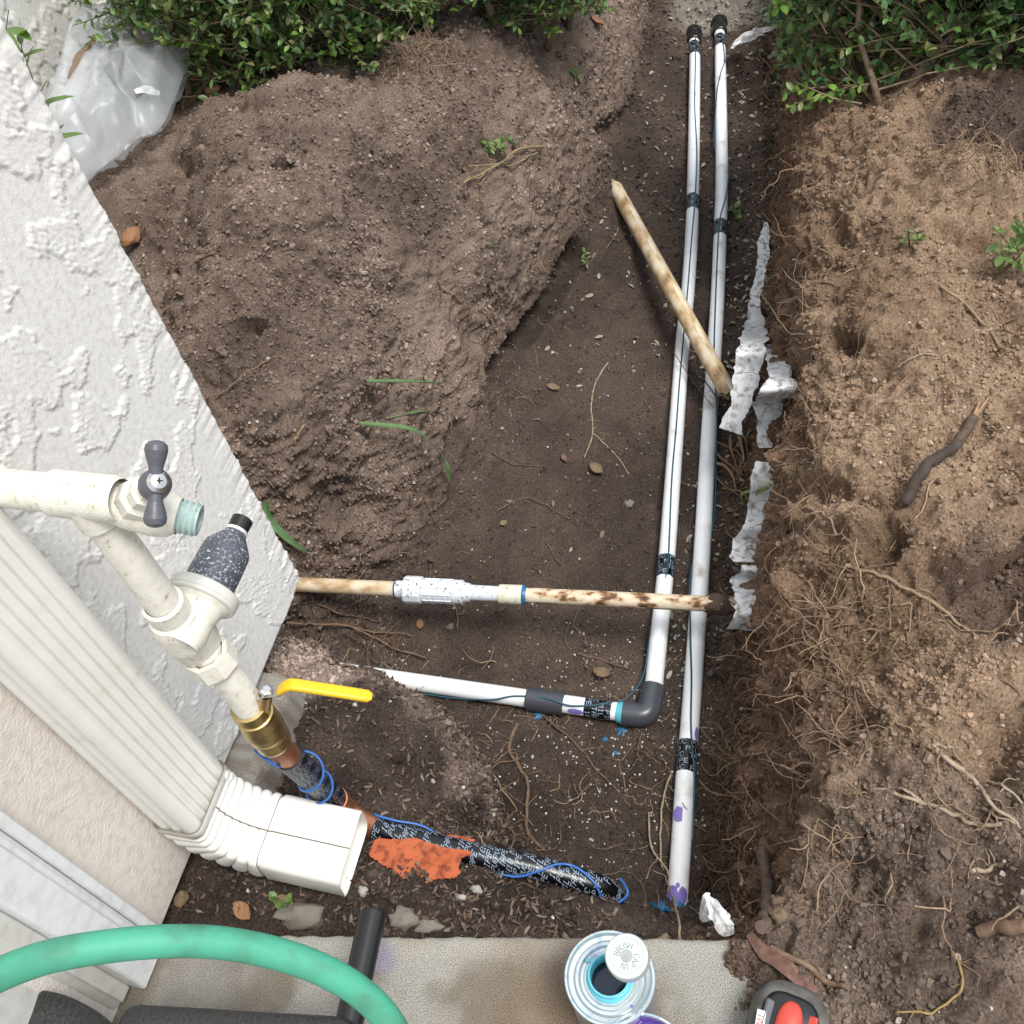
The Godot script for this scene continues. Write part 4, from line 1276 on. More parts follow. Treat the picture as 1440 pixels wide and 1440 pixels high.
func build_old_pipes() -> void:
	# the old service pipe that crosses the trench, mended with a white union
	var a := Vector3(-0.7234, -0.3100, -0.9390)
	var b := Vector3(0.0388, -0.3100, -0.9362)
	var t := func(px: float) -> float: return (px - 425.0) / (1036.0 - 425.0)
	var O := thing("crossing_pipe", "dirty old tan pipe across the trench mended with a white ribbed union", "pipe", a)
	var dir := (b - a).normalized()
	pipe("old_pipe", stretch(a, b, -0.16, t.call(565), 5), 0.0134, M.old_left, O, 20)
	pipe("old_pipe", stretch(a, b, t.call(750), 1.06, 9), 0.0132, M.old_right, O, 20)
	var st := tool_start()
	var x0 := a.lerp(b, t.call(566))
	var m := a.distance_to(b) / (1036.0 - 425.0)      # metres for each step of the drawing along the pipe
	turned(st, x0, dir, [[0, 0.0132], [0, 0.0145], [1 * m, 0.0152], [13 * m, 0.0156], [14 * m, 0.0132]], 26)
	obj("union_end", st, M.coupling, O, false)
	st = tool_start()
	turned(st, x0, dir, [[40 * m, 0.017], [40 * m, 0.0196], [41 * m, 0.0202], [84 * m, 0.0202], [85 * m, 0.0212], [97 * m, 0.0212], [98 * m, 0.0175], [107 * m, 0.016], [108 * m, 0.0137], [149 * m, 0.0132]], 26)
	obj("union_body", st, M.coupling, O, false)
	var nut := tool_start()
	nut.set_smooth_group(-1)
	turned(nut, x0, dir, [[13 * m, 0.0155], [13 * m, 0.0232], [15 * m, 0.0245], [36 * m, 0.0245], [39 * m, 0.023], [40 * m, 0.017]], 12)
	obj("union_nut", nut, M.coupling, O)
	var side := dir.cross(Vector3.UP).normalized()
	for k in 10:
		var ang := TAU * (k + 0.5) / 10
		var v := Vector3.UP * cos(ang) + side * sin(ang)
		var rb := tool_start()
		bevel_box(rb, Transform3D(Basis(dir, v, dir.cross(v)), x0 + dir * (62.5 * m) + v * 0.0206), Vector3(21 * m, 0.0011, 0.0011), 0.0004)
		obj("grip_rib", rb, M.coupling, O)
	for q in [52, 74]:
		var rr := tool_start()
		turned(rr, x0, dir, [[(q - 1) * m, 0.0202], [(q - 0.6) * m, 0.0213], [(q + 0.6) * m, 0.0213], [(q + 1) * m, 0.0202]], 26)
		obj("grip_ring", rr, M.coupling, O, false)
	var so := tool_start()
	turned(so, x0, dir, [[149 * m, 0.0132], [149 * m, 0.0162], [151 * m, 0.017], [183 * m, 0.0174], [186 * m, 0.0168], [186 * m, 0.0132]], 26)
	obj("socket", so, M.pvc_cream, O, false)
	var gl := tool_start()
	turned(gl, x0, dir, [[-2 * m, 0.0134], [-1.5 * m, 0.0146], [0.8 * m, 0.0153], [1.2 * m, 0.0148]], 26)
	obj("glue_ring", gl, M.blue_glue, O, false)
	gl = tool_start()
	turned(gl, x0, dir, [[182 * m, 0.01745], [184.5 * m, 0.0176], [186.6 * m, 0.0168], [187.5 * m, 0.0134]], 26)
	obj("glue_ring", gl, M.blue_glue, O, false)
	var mud := lump(31, Vector3(0.03, 0.016, 0.017), 0.35, 7, 12)
	var mm := node_of("mud_crust", mud, M.mud, O)
	mm.position = a.lerp(b, t.call(1012)) - O.position
	mm.rotation.y = -0.06

	# the broken length that leans over the white pipes
	var c := Vector3(-0.2705, -0.3850, -2.2091)
	var e := Vector3(0.0211, -0.3350, -1.4385)
	var B := thing("broken_pipe", "broken tan pipe lying aslant over the two white pipes", "pipe", c)
	var n := 40
	var sides := 24
	var ps := tool_start()
	var ax := (e - c).normalized()
	var sd := ax.cross(Vector3.UP).normalized()
	var up := sd.cross(ax)
	var fn := FastNoiseLite.new()
	fn.frequency = 0.8
	var pt := func(i: int, k: int, r: float) -> Vector3:
		var ang := TAU * k / sides
		var tt := float(i) / n
		var lo := 0.0
		if i == 0:
			lo = -0.012 + 0.05 * pow(maxf(cos(ang - 0.9), 0.0), 3.0) - 0.01 * fn.get_noise_1d(k * 2.0)     # a long splinter at the top
			return c - ax * lo + (up * cos(ang) + sd * sin(ang)) * r
		if i == n:
			lo = 0.03 * fn.get_noise_1d(k * 1.3) + 0.02 * cos(ang + 1.0)
			return e + ax * lo + (up * cos(ang) + sd * sin(ang)) * r
		return c.lerp(e, tt) + (up * cos(ang) + sd * sin(ang)) * (r + 0.0004 * fn.get_noise_2d(i * 0.5, k))
	for r in [0.0178, 0.0148]:
		for i in n:
			for k in sides:
				for e2 in [[i, k], [i, k + 1], [i + 1, k + 1], [i, k], [i + 1, k + 1], [i + 1, k]]:
					ps.set_uv(Vector2(float(e2[1]) / sides, e2[0] * 0.62 / n))
					ps.add_vertex(pt.call(e2[0], e2[1], r))
	for k in sides:
		for i in [0, n]:
			quad(ps, pt.call(i, k, 0.0178), pt.call(i, k + 1, 0.0178), pt.call(i, k + 1, 0.0148), pt.call(i, k, 0.0148))
	obj("tube", ps, M.old_left, B)

# ------------------------------------------------------------------ the riser at the wall
func build_riser() -> void:
	var top := Vector3(-0.477, 0.587, -0.434)
	var p1 := Vector3(-0.463, 0.452, -0.42)
	var vb := Vector3(-0.4643, 0.4027, -0.4235)
	var p2 := Vector3(-0.4467, 0.3159, -0.4165)
	var br0 := Vector3(-0.4451, 0.2806, -0.4128)
	var br1 := Vector3(-0.4422, 0.2047, -0.4100)
	var cu := Vector3(-0.4413, 0.1821, -0.4110)
	var low := Vector3(-0.4620, -0.0600, -0.4546)
	var R := thing("water_riser", "white painted riser with spigot, vacuum breaker, yellow levered valve and black taped pipe", "plumbing", Vector3(low.x, 0, low.z))
	# from the wall to the tee, and down
	pipe("painted_pipe", PackedVector3Array([top - WALL_OUT * 0.14, top - WALL_OUT * 0.05, top]), 0.0158, M.pipe_paint, R)
	pipe("painted_pipe", PackedVector3Array([top, top.lerp(p1, 0.5), p1]), 0.0152, M.pipe_paint, R)
	var tee := tool_start()
	turned(tee, top - WALL_OUT * 0.03, WALL_OUT, [[0.0, 0.0158], [0.002, 0.0188], [0.055, 0.0185], [0.062, 0.0165]], 20)
	turned(tee, top, p1 - top, [[-0.006, 0.0], [-0.004, 0.014], [0.0, 0.0185], [0.026, 0.0183], [0.029, 0.0152]], 20)
	obj("tee", tee, M.pipe_paint, R, false)
	# hose bib
	var out := Vector3(-0.3958, 0.5562, -0.4369)
	var bd := (out - top).normalized()
	var bib_len := top.distance_to(out)
	var bs := tool_start()
	turned(bs, top, bd, [[0.02, 0.0165], [0.028, 0.0175], [0.032, 0.0188], [0.044, 0.0195], [0.056, 0.0198], [0.066, 0.018], [0.072, 0.0145], [bib_len - 0.02, 0.0138], [bib_len - 0.018, 0.0128]], 22)
	var bib := obj("hose_bib", bs, M.pipe_paint, R, false)
	var th: Array = [[bib_len - 0.02, 0.0118]]
	for k in 4:
		th.append([bib_len - 0.018 + k * 0.0046, 0.0131])
		th.append([bib_len - 0.0162 + k * 0.0046, 0.0137])
		th.append([bib_len - 0.0145 + k * 0.0046, 0.0123])
	th.append([bib_len + 0.001, 0.0125])
	th.append([bib_len + 0.001, 0.0095])
	th.append([bib_len - 0.02, 0.009])
	var ts := tool_start()
	turned(ts, top, bd, th, 24)
	obj("thread", ts, M.thread, bib, false)
	var stem0 := Vector3(-0.4347, 0.5828, -0.4337)
	var hub := Vector3(-0.3934, 0.6251, -0.4186)
	var hd := (hub - stem0).normalized()
	var hl := stem0.distance_to(hub)
	var bo := tool_start()
	bo.set_smooth_group(-1)
	turned(bo, stem0, hd, [[0.0, 0.0175], [hl * 0.25, 0.0165], [hl * 0.3, 0.0128], [hl * 0.55, 0.0122], [hl * 0.56, 0.009], [hl * 0.75, 0.008]], 8)
	obj("packing_nut", bo, M.pipe_paint, bib)
	var ha := Vector3(-0.3937, 0.6452, -0.4415)
	var hb := Vector3(-0.3951, 0.6041, -0.3940)
	var hs := tool_start()
	var prof: Array = []
	var hlen := ha.distance_to(hb)
	for q in [[0.0, 0.002], [0.015, 0.0052], [0.05, 0.0077], [0.11, 0.0084], [0.2, 0.0072], [0.3, 0.0054], [0.4, 0.0048], [0.5, 0.0052], [0.6, 0.0048], [0.7, 0.0054], [0.8, 0.0072], [0.89, 0.0084], [0.95, 0.0077], [0.985, 0.0052], [1.0, 0.002]]:
		prof.append([q[0] * hlen, q[1]])
	turned(hs, ha, hb - ha, prof, 18)
	turned(hs, hub - hd * 0.014, hd, [[-0.004, 0.0085], [0.0, 0.0105], [0.006, 0.0118], [0.013, 0.011], [0.0165, 0.0085]], 22)
	obj("handle", hs, M.handle_grey, bib, false)
	var sw := tool_start()
	turned(sw, hub + hd * 0.0015, hd, [[0.0, 0.0086], [0.002, 0.0082], [0.0042, 0.0055], [0.005, 0.002], [0.005, 0.0]], 20)
	obj("handle_screw", sw, M.steel, bib, false)
	var sx := tool_start()
	for ang in [0.0, PI / 2]:
		var bz := Basis.looking_at(hd, ha - hb).rotated(hd, ang)
		bevel_box(sx, Transform3D(bz, hub + hd * 0.0066), Vector3(0.0022, 0.0005, 0.0004), 0.0001)
	obj("screw_slot", sx, M.dark_gap, bib)
	# vacuum breaker
	var V := tool_start()
	var down := (p2 - p1).normalized()
	turned(V, p1 - down * 0.006, vb - p1, [[-0.002, 0.0155], [0.0, 0.0185], [0.018, 0.019], [0.02, 0.0215], [0.03, 0.024], [0.055, 0.0255], [0.075, 0.023], [0.085, 0.0205]], 22)
	var vbody := obj("vacuum_breaker", V, M.pipe_paint, R, false)
	var nut := tool_start()
	nut.set_smooth_group(-1)
	turned(nut, vb.lerp(p2, 0.36), p2 - vb, [[0.0, 0.0175], [0.0, 0.0225], [0.02, 0.0228], [0.023, 0.021], [0.023, 0.0152]], 8)
	obj("hex_nut", nut, M.pipe_paint, vbody)
	var fl := Vector3(-0.4507, 0.4219, -0.4530)
	var fa := (Vector3(-0.4367, 0.4284, -0.5333) - fl).normalized()
	var neck := tool_start()
	turned(neck, fl - fa * 0.052, fa, [[0.0, 0.018], [0.012, 0.021], [0.028, 0.0205], [0.04, 0.024], [0.045, 0.029]], 24)
	obj("neck", neck, M.pipe_paint, vbody, false)
	var fg := tool_start()
	turned(fg, fl - fa * 0.008, fa, [[0.0, 0.024], [0.0, 0.0305], [0.001, 0.0318], [0.0035, 0.0322], [0.004, 0.0315], [0.0046, 0.0322], [0.0115, 0.0322], [0.0132, 0.031], [0.0138, 0.022]], 36)
	obj("flange", fg, M.trim_cream, vbody, false)
	var bl: float = fl.distance_to(Vector3(-0.4367, 0.4284, -0.5333))
	var bn := tool_start()
	turned(bn, fl, fa, [[0.004, 0.0235], [bl * 0.3, 0.0232], [bl * 0.56, 0.0224], [bl * 0.57, 0.0219], [bl * 0.6, 0.0217], [bl * 0.8, 0.0105], [bl * 0.84, 0.0098]], 30)
	obj("bonnet", bn, M.bonnet, vbody, false)
	var bt := tool_start()
	turned(bt, fl + fa * bl * 0.8, fa, [[0.0, 0.0085], [bl * 0.02, 0.0105], [bl * 0.055, 0.0105], [bl * 0.06, 0.0085]], 20)
	obj("bonnet_ring", bt, M.trim_cream, vbody, false)
	var bc := tool_start()
	turned(bc, fl + fa * bl * 0.85, fa, [[0.0, 0.0098], [bl * 0.15, 0.0102], [bl * 0.16, 0.0098], [bl * 0.17, 0.007], [bl * 0.175, 0.0]], 20)
	obj("bonnet_cap", bc, M.black_plastic, vbody, false)
	# painted nipple down to the valve
	pipe("painted_pipe", PackedVector3Array([vb.lerp(p2, 0.3), p2, br0]), 0.0152, M.pipe_paint, R)
	# brass ball valve
	var bv := tool_start()
	var bl2 := br0.distance_to(br1)
	var vp: Array = [[-0.004, 0.0155], [-0.003, 0.0188], [bl2 * 0.08, 0.0192], [bl2 * 0.1, 0.0178], [bl2 * 0.16, 0.0178], [bl2 * 0.17, 0.0195], [bl2 * 0.24, 0.0197], [bl2 * 0.26, 0.0186], [bl2 * 0.36, 0.0205], [bl2 * 0.5, 0.0212], [bl2 * 0.63, 0.0203], [bl2 * 0.7, 0.0188], [bl2 * 0.72, 0.0193], [bl2 * 0.9, 0.0188], [bl2 * 0.95, 0.0175], [bl2, 0.0146]]
	turned(bv, br0, br1 - br0, vp, 24)
	var valve := obj("ball_valve", bv, M.brass, R, false)
	var piv := Vector3(-0.4190, 0.3087, -0.4161)
	var vc := br0.lerp(br1, 0.42)
	var pd := (piv - vc).normalized()
	var pv := tool_start()
	turned(pv, vc, pd, [[0.012, 0.011], [0.024, 0.0095], [0.026, 0.0072], [vc.distance_to(piv) - 0.002, 0.0068]], 16)
	obj("valve_neck", pv, M.brass, valve, false)
	var nt := tool_start()
	nt.set_smooth_group(-1)
	turned(nt, piv + pd * 0.0022, pd, [[0.0, 0.0068], [0.0042, 0.0066], [0.0055, 0.004], [0.0055, 0.0]], 6)
	obj("lever_nut", nt, M.steel, valve)
	var lv: Array = [Vector3(-0.4292, 0.3039, -0.4149), piv, Vector3(-0.4049, 0.3122, -0.4168), Vector3(-0.3951, 0.3210, -0.4181), Vector3(-0.3877, 0.3226, -0.4192), Vector3(-0.3699, 0.3166, -0.4206), Vector3(-0.3444, 0.3078, -0.4225), Vector3(-0.3173, 0.2966, -0.4250)]
	flat_bar("lever_plate", lv.slice(0, 4), 0.0062, 0.0012, pd, M.steel, valve)
	flat_bar("lever_grip", lv.slice(2, 8), 0.0062, 0.0032, pd, M.yellow, valve)
	# copper and its tape
	pipe("copper_pipe", PackedVector3Array([br1 - (br1 - br0).normalized() * 0.003, cu, low]), 0.0141, M.copper, R)
	pipe("pipe_wrap", spline([cu.lerp(low, 0.06), cu.lerp(low, 0.5), cu.lerp(low, 0.93)], 6), 0.0157, M.wrap_bias, R)
	var el := spline([low.lerp(cu, 0.05), low, Vector3(-0.4552, -0.0800, -0.4510), Vector3(-0.4455, -0.0880, -0.4456), Vector3(-0.4301, -0.0900, -0.4393), Vector3(-0.4116, -0.0900, -0.4335)], 6)
	pipe("copper_elbow", el, 0.016, M.copper, R)
	var run := spline([Vector3(-0.4197, -0.0900, -0.4355), Vector3(-0.4015, -0.0900, -0.4307), Vector3(-0.3456, -0.0980, -0.4240), Vector3(-0.2725, -0.1080, -0.4172), Vector3(-0.2192, -0.1180, -0.4150), Vector3(-0.1749, -0.1280, -0.4111), Vector3(-0.1399, -0.1390, -0.4076), Vector3(-0.1211, -0.1520, -0.4057), Vector3(-0.1132, -0.1720, -0.4032), Vector3(-0.1118, -0.2100, -0.4026), Vector3(-0.1131, -0.2600, -0.4065), Vector3(-0.1165, -0.3100, -0.4134)], 8)
	pipe("copper_pipe", run.slice(0, 14), 0.0136, M.copper, R)
	tube_twist = 5.0
	pipe("pipe_wrap", run.slice(5), 0.0152, M.wrap, R, 28)
	tube_twist = 0.0
	# blue tracer wire, coiled down the riser and laid along the run
	var wp: Array = [Vector3(-0.4652, 0.2014, -0.4033), Vector3(-0.4569, 0.1901, -0.3996), Vector3(-0.4440, 0.1781, -0.3965)]
	var ax := (low - cu).normalized()
	var sd := ax.cross(Vector3.UP).normalized()
	var up := sd.cross(ax)
	for k in 30:
		var tt := k / 29.0
		var a := 2.6 - tt * TAU * 2.15
		wp.append(cu.lerp(low, 0.26 + 0.5 * tt) + (sd * cos(a) + up * sin(a)) * (0.0178 + 0.003 * sin(tt * 9.0)))
	var ws := spline(wp, 3)
	var wt := tool_start()
	tube(wt, ws, even(ws.size(), 0.0017), 6)
	tag(obj("tracer_wire", wt, M.wire, null, false), "blue tracer wire coiled twice round the taped riser below the brass valve", "wire", "blue tracer wires")
	var ww: Array = []
	var lay := [[0, 1.0], [4, 0.9], [10, 1.1], [16, 1.5], [22, -1.9], [27, -1.5], [31, -1.3], [35, -0.4], [38, 0.3], [41, 0.6], [44, 0.4], [48, -0.2], [52, -1.0], [56, -1.5], [61, -1.5]]
	for q in lay:
		var i := mini(q[0], run.size() - 2)
		var dd := (run[i + 1] - run[i]).normalized()
		var s2 := dd.cross(Vector3.UP).normalized()
		var u2 := s2.cross(dd)
		ww.append(run[i] + (u2 * cos(q[1]) - s2 * sin(q[1])) * (0.0163 + 0.001))
	ww.append(run[62] + Vector3(0.01, 0.012, 0.012))
	ww.append(run[64] + Vector3(0.019, 0.012, -0.004))
	ww.append(run[60] + Vector3(0.012, 0.012, -0.016))
	var wws := spline(ww, 5)
	var wl := tool_start()
	tube(wl, wws, even(wws.size(), 0.0017), 6)
	tag(obj("tracer_wire", wl, M.wire, null, false), "blue tracer wire laid along the black taped pipe over the orange scrap", "wire", "blue tracer wires")

func flat_bar(called: String, pts: Array, half_w: float, half_t: float, face: Vector3, m: Material, parent: Node3D) -> void:
	var p := spline(pts, 5)
	var st := tool_start()
	var rings: Array = []
	for i in p.size():
		var d := (p[mini(i + 1, p.size() - 1)] - p[maxi(i - 1, 0)]).normalized()
		var n := (face - d * face.dot(d)).normalized()
		var s := d.cross(n)
		var shrink := 0.55 if i == 0 or i == p.size() - 1 else 1.0
		rings.append(ring_rect(p[i], s, n, half_w * shrink, half_t * shrink, minf(half_t, half_w) * shrink * 0.85, 4))
	skin(st, rings)
	for e in [0, rings.size() - 1]:
		var r: PackedVector3Array = rings[e]
		for k in r.size():
			for v in ([r[k], r[(k + 1) % r.size()], p[e]] if e == 0 else [r[(k + 1) % r.size()], r[k], p[e]]):
				st.add_vertex(v)
	obj(called, st, m, parent)

# ------------------------------------------------------------------ hose, reel, tins, battery
func build_hose() -> void:
	var pts := spline([Vector3(-0.4403, 0.5704, -0.0548), Vector3(-0.4276, 0.5531, -0.0867), Vector3(-0.4169, 0.5384, -0.1044), Vector3(-0.4002, 0.5211, -0.1210), Vector3(-0.3740, 0.5053, -0.1340), Vector3(-0.3436, 0.4924, -0.1438), Vector3(-0.3143, 0.4717, -0.1516), Vector3(-0.2832, 0.4471, -0.1546), Vector3(-0.2533, 0.4244, -0.1516), Vector3(-0.2296, 0.3998, -0.1438), Vector3(-0.2110, 0.3771, -0.1287), Vector3(-0.1950, 0.3650, -0.1013), Vector3(-0.1831, 0.3690, -0.0600)], 10)
	var st := tool_start()
	tube(st, pts, even(pts.size(), 0.0104), 22)
	tag(obj("garden_hose", st, M.hose, null, false), "mint green garden hose arching over the black reel and the walkway", "hose")
	# the reel: a ribbed drum, a flat guard and a tube handle, all black
	var R := thing("hose_reel", "black plastic hose reel with a round tube handle at the edge of the walkway", "hose reel", Vector3(-0.5, 0, -0.08))
	var base := 0.15
	var c0 := Vector3(-0.6776, 0.1500, -0.1012)
	# the knurled band on the left, a thick ring seen from above
	var ring: Array = []
	var centre := Vector3(-0.6261, 0.1500, -0.0157)
	var st2 := tool_start()
	var rad := centre.distance_to(Vector3(-0.6450, 0.1500, -0.1603))
	var nseg := 200
	for k in nseg + 1:
		var a := TAU * k / nseg
		var o := Vector3(cos(a), 0, sin(a))
		var tooth := 0.003 if k % 2 == 0 else 0.0
		var row := PackedVector3Array()
		for q in [[-0.045, -0.02], [0.0, -0.02], [0.0, 0.0], [-0.004, 0.004 + tooth], [-0.018, 0.005 + tooth], [-0.033, 0.004 + tooth], [-0.037, 0.0], [-0.045, 0.0]]:
			row.append(centre + o * (rad + q[0]) + Vector3(0, q[1], 0))
		ring.append(row)
	skin(st2, ring)
	obj("knurled_ring", st2, M.black_rubber, R)
	var dk := tool_start()
	turned(dk, centre + Vector3(0, -0.14, 0), Vector3.UP, [[0.0, 0.0], [0.0, rad - 0.02], [0.12, rad - 0.02], [0.124, rad - 0.05], [0.128, rad - 0.05], [0.13, 0.0]], 60)
	obj("drum", dk, M.shell_grey, R, false)
	# the guard: a slab with rounded corners
	var top: Array = [Vector3(-0.5430, 0.1600, -0.1592), Vector3(-0.3095, 0.1600, -0.1740), Vector3(-0.2389, 0.1600, -0.0352), Vector3(-0.5040, 0.1600, -0.0047)]
	var mid: Vector3 = (top[0] + top[1] + top[2] + top[3]) / 4.0
	var outline := PackedVector3Array()
	for k in 4:
		var p: Vector3 = top[k]
		var a: Vector3 = p.move_toward(top[(k + 3) % 4], 0.022)
		var b: Vector3 = p.move_toward(top[(k + 1) % 4], 0.022)
		for q in 7:
			var t := q / 6.0
			outline.append(a.lerp(p, t).lerp(p.lerp(b, t), t))
	var gs := tool_start()
	var rings: Array = []
	for q in [[-0.06, 0.0], [-0.012, 0.0], [-0.005, 0.0015], [-0.001, 0.005], [0.001, 0.012], [0.0015, 0.03], [-0.002, 0.06], [-0.002, 0.1]]:
		var r := PackedVector3Array()
		for o in outline:
			r.append(o.move_toward(mid, q[1]) + Vector3(0, q[0], 0))
		rings.append(r)
	skin(gs, rings)
	var last: PackedVector3Array = rings[rings.size() - 1]
	for k in last.size():
		for v in [last[k], last[(k + 1) % last.size()], mid + Vector3(0, -0.002, 0)]:
			gs.add_vertex(v)
	obj("guard", gs, M.black_rubber, R)
	var h0 := Vector3(-0.3265, 0.1200, -0.2770)
	var h1 := Vector3(-0.3264, 0.1200, -0.1817)
	var hs := tool_start()
	var L := h0.distance_to(h1) + 0.12
	turned(hs, h1 + (h1 - h0).normalized() * 0.12, h0 - h1, [[0.0, 0.0136], [L - 0.002, 0.0136], [L, 0.0128], [L, 0.011], [L - 0.03, 0.0105]], 26)
	obj("handle", hs, M.black_plastic, R, false)

func letter_ring(text: String, radius: float, start: float, step: float, size: float, centre: Vector3, up_axis: Vector3, zero: Vector3, m: Material, parent: Node3D) -> void:
	var font := SystemFont.new()
	font.font_names = PackedStringArray(["Droid Sans"])
	var side := up_axis.cross(zero).normalized()
	for k in text.length():
		if text[k] == " ":
			continue
		var a := start + step * k
		var out := zero * cos(a) + side * sin(a)
		var tm := TextMesh.new()
		tm.text = text[k]
		tm.font = font
		tm.font_size = 32
		tm.pixel_size = size / 32.0
		tm.depth = 0.0006
		var o := MeshInstance3D.new()
		o.mesh = tm
		o.material_override = m
		o.name = "letter"
		parent.add_child(o, true)
		o.position = centre + out * radius - top_of(parent)
		o.basis = Basis(up_axis.cross(out).normalized() * -1.0, out, up_axis)      # reading round the rim, tops outwards

func build_tin(label: String, foot: Vector3, r: float, h: float, rich: Material, inside: Material, has_cap: bool) -> void:
	var T := thing("solvent_tin", label, "tin", foot)
	var st := tool_start()
	turned(st, foot, Vector3.UP, [[0.0, 0.0], [0.0, r - 0.001], [0.001, r + 0.0006], [0.003, r + 0.0006], [0.004, r], [h - 0.004, r]], 48)
	obj("body", st, M.tin_side, T, false)
	var tp := tool_start()
	var lid: Array = [[h - 0.0045, r], [h - 0.004, r + 0.0008], [h - 0.0006, r + 0.001], [h, r + 0.0003], [h, r - 0.0016]]
	if has_cap:
		lid.append_array([[h - 0.0012, r - 0.0028], [h - 0.0048, r - 0.0034], [h - 0.0052, r - 0.0075], [h - 0.003, r - 0.0095], [h - 0.003, r - 0.0125], [h - 0.0055, r - 0.0145], [h - 0.0055, r * 0.6], [h - 0.0035, r * 0.57], [h - 0.0035, 0.0205]])
	turned(tp, foot, Vector3.UP, lid, 48)
	obj("lid" if has_cap else "rim", tp, rich, T, false)
	if not has_cap:      # no lid: the inside wall down to the liquid
		var iw := tool_start()
		turned(iw, foot, Vector3.UP, [[h - 0.001, r - 0.0016], [h - 0.0016, r - 0.0022], [h - 0.03, r - 0.0022]], 40)
		obj("inner_wall", iw, rich, T, false)
		var pl := tool_start()
		turned(pl, foot + Vector3(0, h - 0.012, 0), Vector3.UP, [[0.0, r - 0.0022], [0.0002, 0.0]], 40)
		obj("liquid", pl, inside, T, false)
		return
	var nk := tool_start()
	turned(nk, foot, Vector3.UP, [[h - 0.004, 0.0232], [h - 0.001, 0.0226], [h + 0.001, 0.0208], [h + 0.007, 0.0205], [h + 0.0078, 0.02], [h + 0.0078, 0.0186], [h + 0.006, 0.0182], [h - 0.03, 0.018]], 36)
	obj("neck", nk, M.cyan_glue if has_cap else M.purple_solvent, T, false)
	var sv := tool_start()
	turned(sv, foot + Vector3(0, h - 0.014, 0), Vector3.UP, [[0.0, 0.0182], [0.0003, 0.0]], 30)
	obj("liquid", sv, inside, T, false)
	if has_cap:
		for q in [[0.026, 2.6, 0.003], [0.027, 1.0, 0.0022], [0.033, 5.5, 0.002]]:
			var dr := node_of("glue_drip", lump(int(q[1] * 10), Vector3(q[2], 0.0012, q[2] * 0.7), 0.4), M.cyan_glue if q[1] != 5.5 else M.purple, T)
			dr.position = Vector3(cos(q[1]) * q[0], h - 0.0025, -sin(q[1]) * q[0])

func build_tins() -> void:
	var foot := Vector3(-0.0877, 0.0940, -0.2467)
	foot.y = 0.001
	build_tin("open tin of blue solvent with its cap resting aslant on the neck", foot, 0.0428, 0.093, M.tin, M.solvent, true)
	build_tin("open tin of purple primer on the walkway nearest the viewer", Vector3(-0.0506, 0.001, -0.1764), 0.0428, 0.09, M.tin, M.purple_solvent, false)
	var cc := Vector3(-0.0671, 0.1773, -0.2467)
	var nrm := (Vector3(-0.0701, 0.1989, -0.2438) - Vector3(-0.0660, 0.1631, -0.2487)).normalized().lerp(Vector3.UP, 0.45).normalized()
	var C := thing("tin_cap", "round brush cap lying on the neck of the open solvent tin", "cap", cc)
	var st := tool_start()
	turned(st, cc, nrm, [[-0.0165, 0.017], [-0.0165, 0.0192], [-0.015, 0.0198], [-0.0125, 0.0192], [-0.0115, 0.0188], [-0.0095, 0.0196], [-0.0075, 0.0188], [-0.003, 0.0198], [-0.0008, 0.0194], [0.0, 0.0184], [-0.0002, 0.0158], [-0.0012, 0.0152], [-0.0012, 0.0146], [-0.0004, 0.014], [-0.0004, 0.0056], [0.0003, 0.005], [0.0003, 0.0]], 40)
	obj("shell", st, M.cap, C, false)
	var hubm := tool_start()
	turned(hubm, cc, nrm, [[0.0002, 0.0053], [0.0007, 0.005], [0.0007, 0.0]], 18)
	obj("centre_spot", hubm, M.tin_side, C, false)
	var zero := (Vector3(-0.0678, 0.1945, -0.2689) - cc)
	zero = (zero - nrm * nrm.dot(zero)).normalized()
	letter_ring("BRUSH", 0.0088, 1.45, -0.44, 0.0072, cc - nrm * 0.0004, nrm, zero, M.cap_ink, C)
	letter_ring("IN", 0.0088, 3.3, -0.4, 0.0072, cc - nrm * 0.0004, nrm, zero, M.cap_ink, C)
	letter_ring("CAP", 0.0088, -1.1 - PI * 0.12, -0.44, 0.0072, cc - nrm * 0.0004, nrm, zero, M.cap_ink, C)
	var bs := tool_start()
	turned(bs, cc - nrm * 0.0165, -nrm, [[0.0, 0.003], [0.045, 0.0028]], 10)
	obj("brush_stem", bs, M.tin_side, C, false)

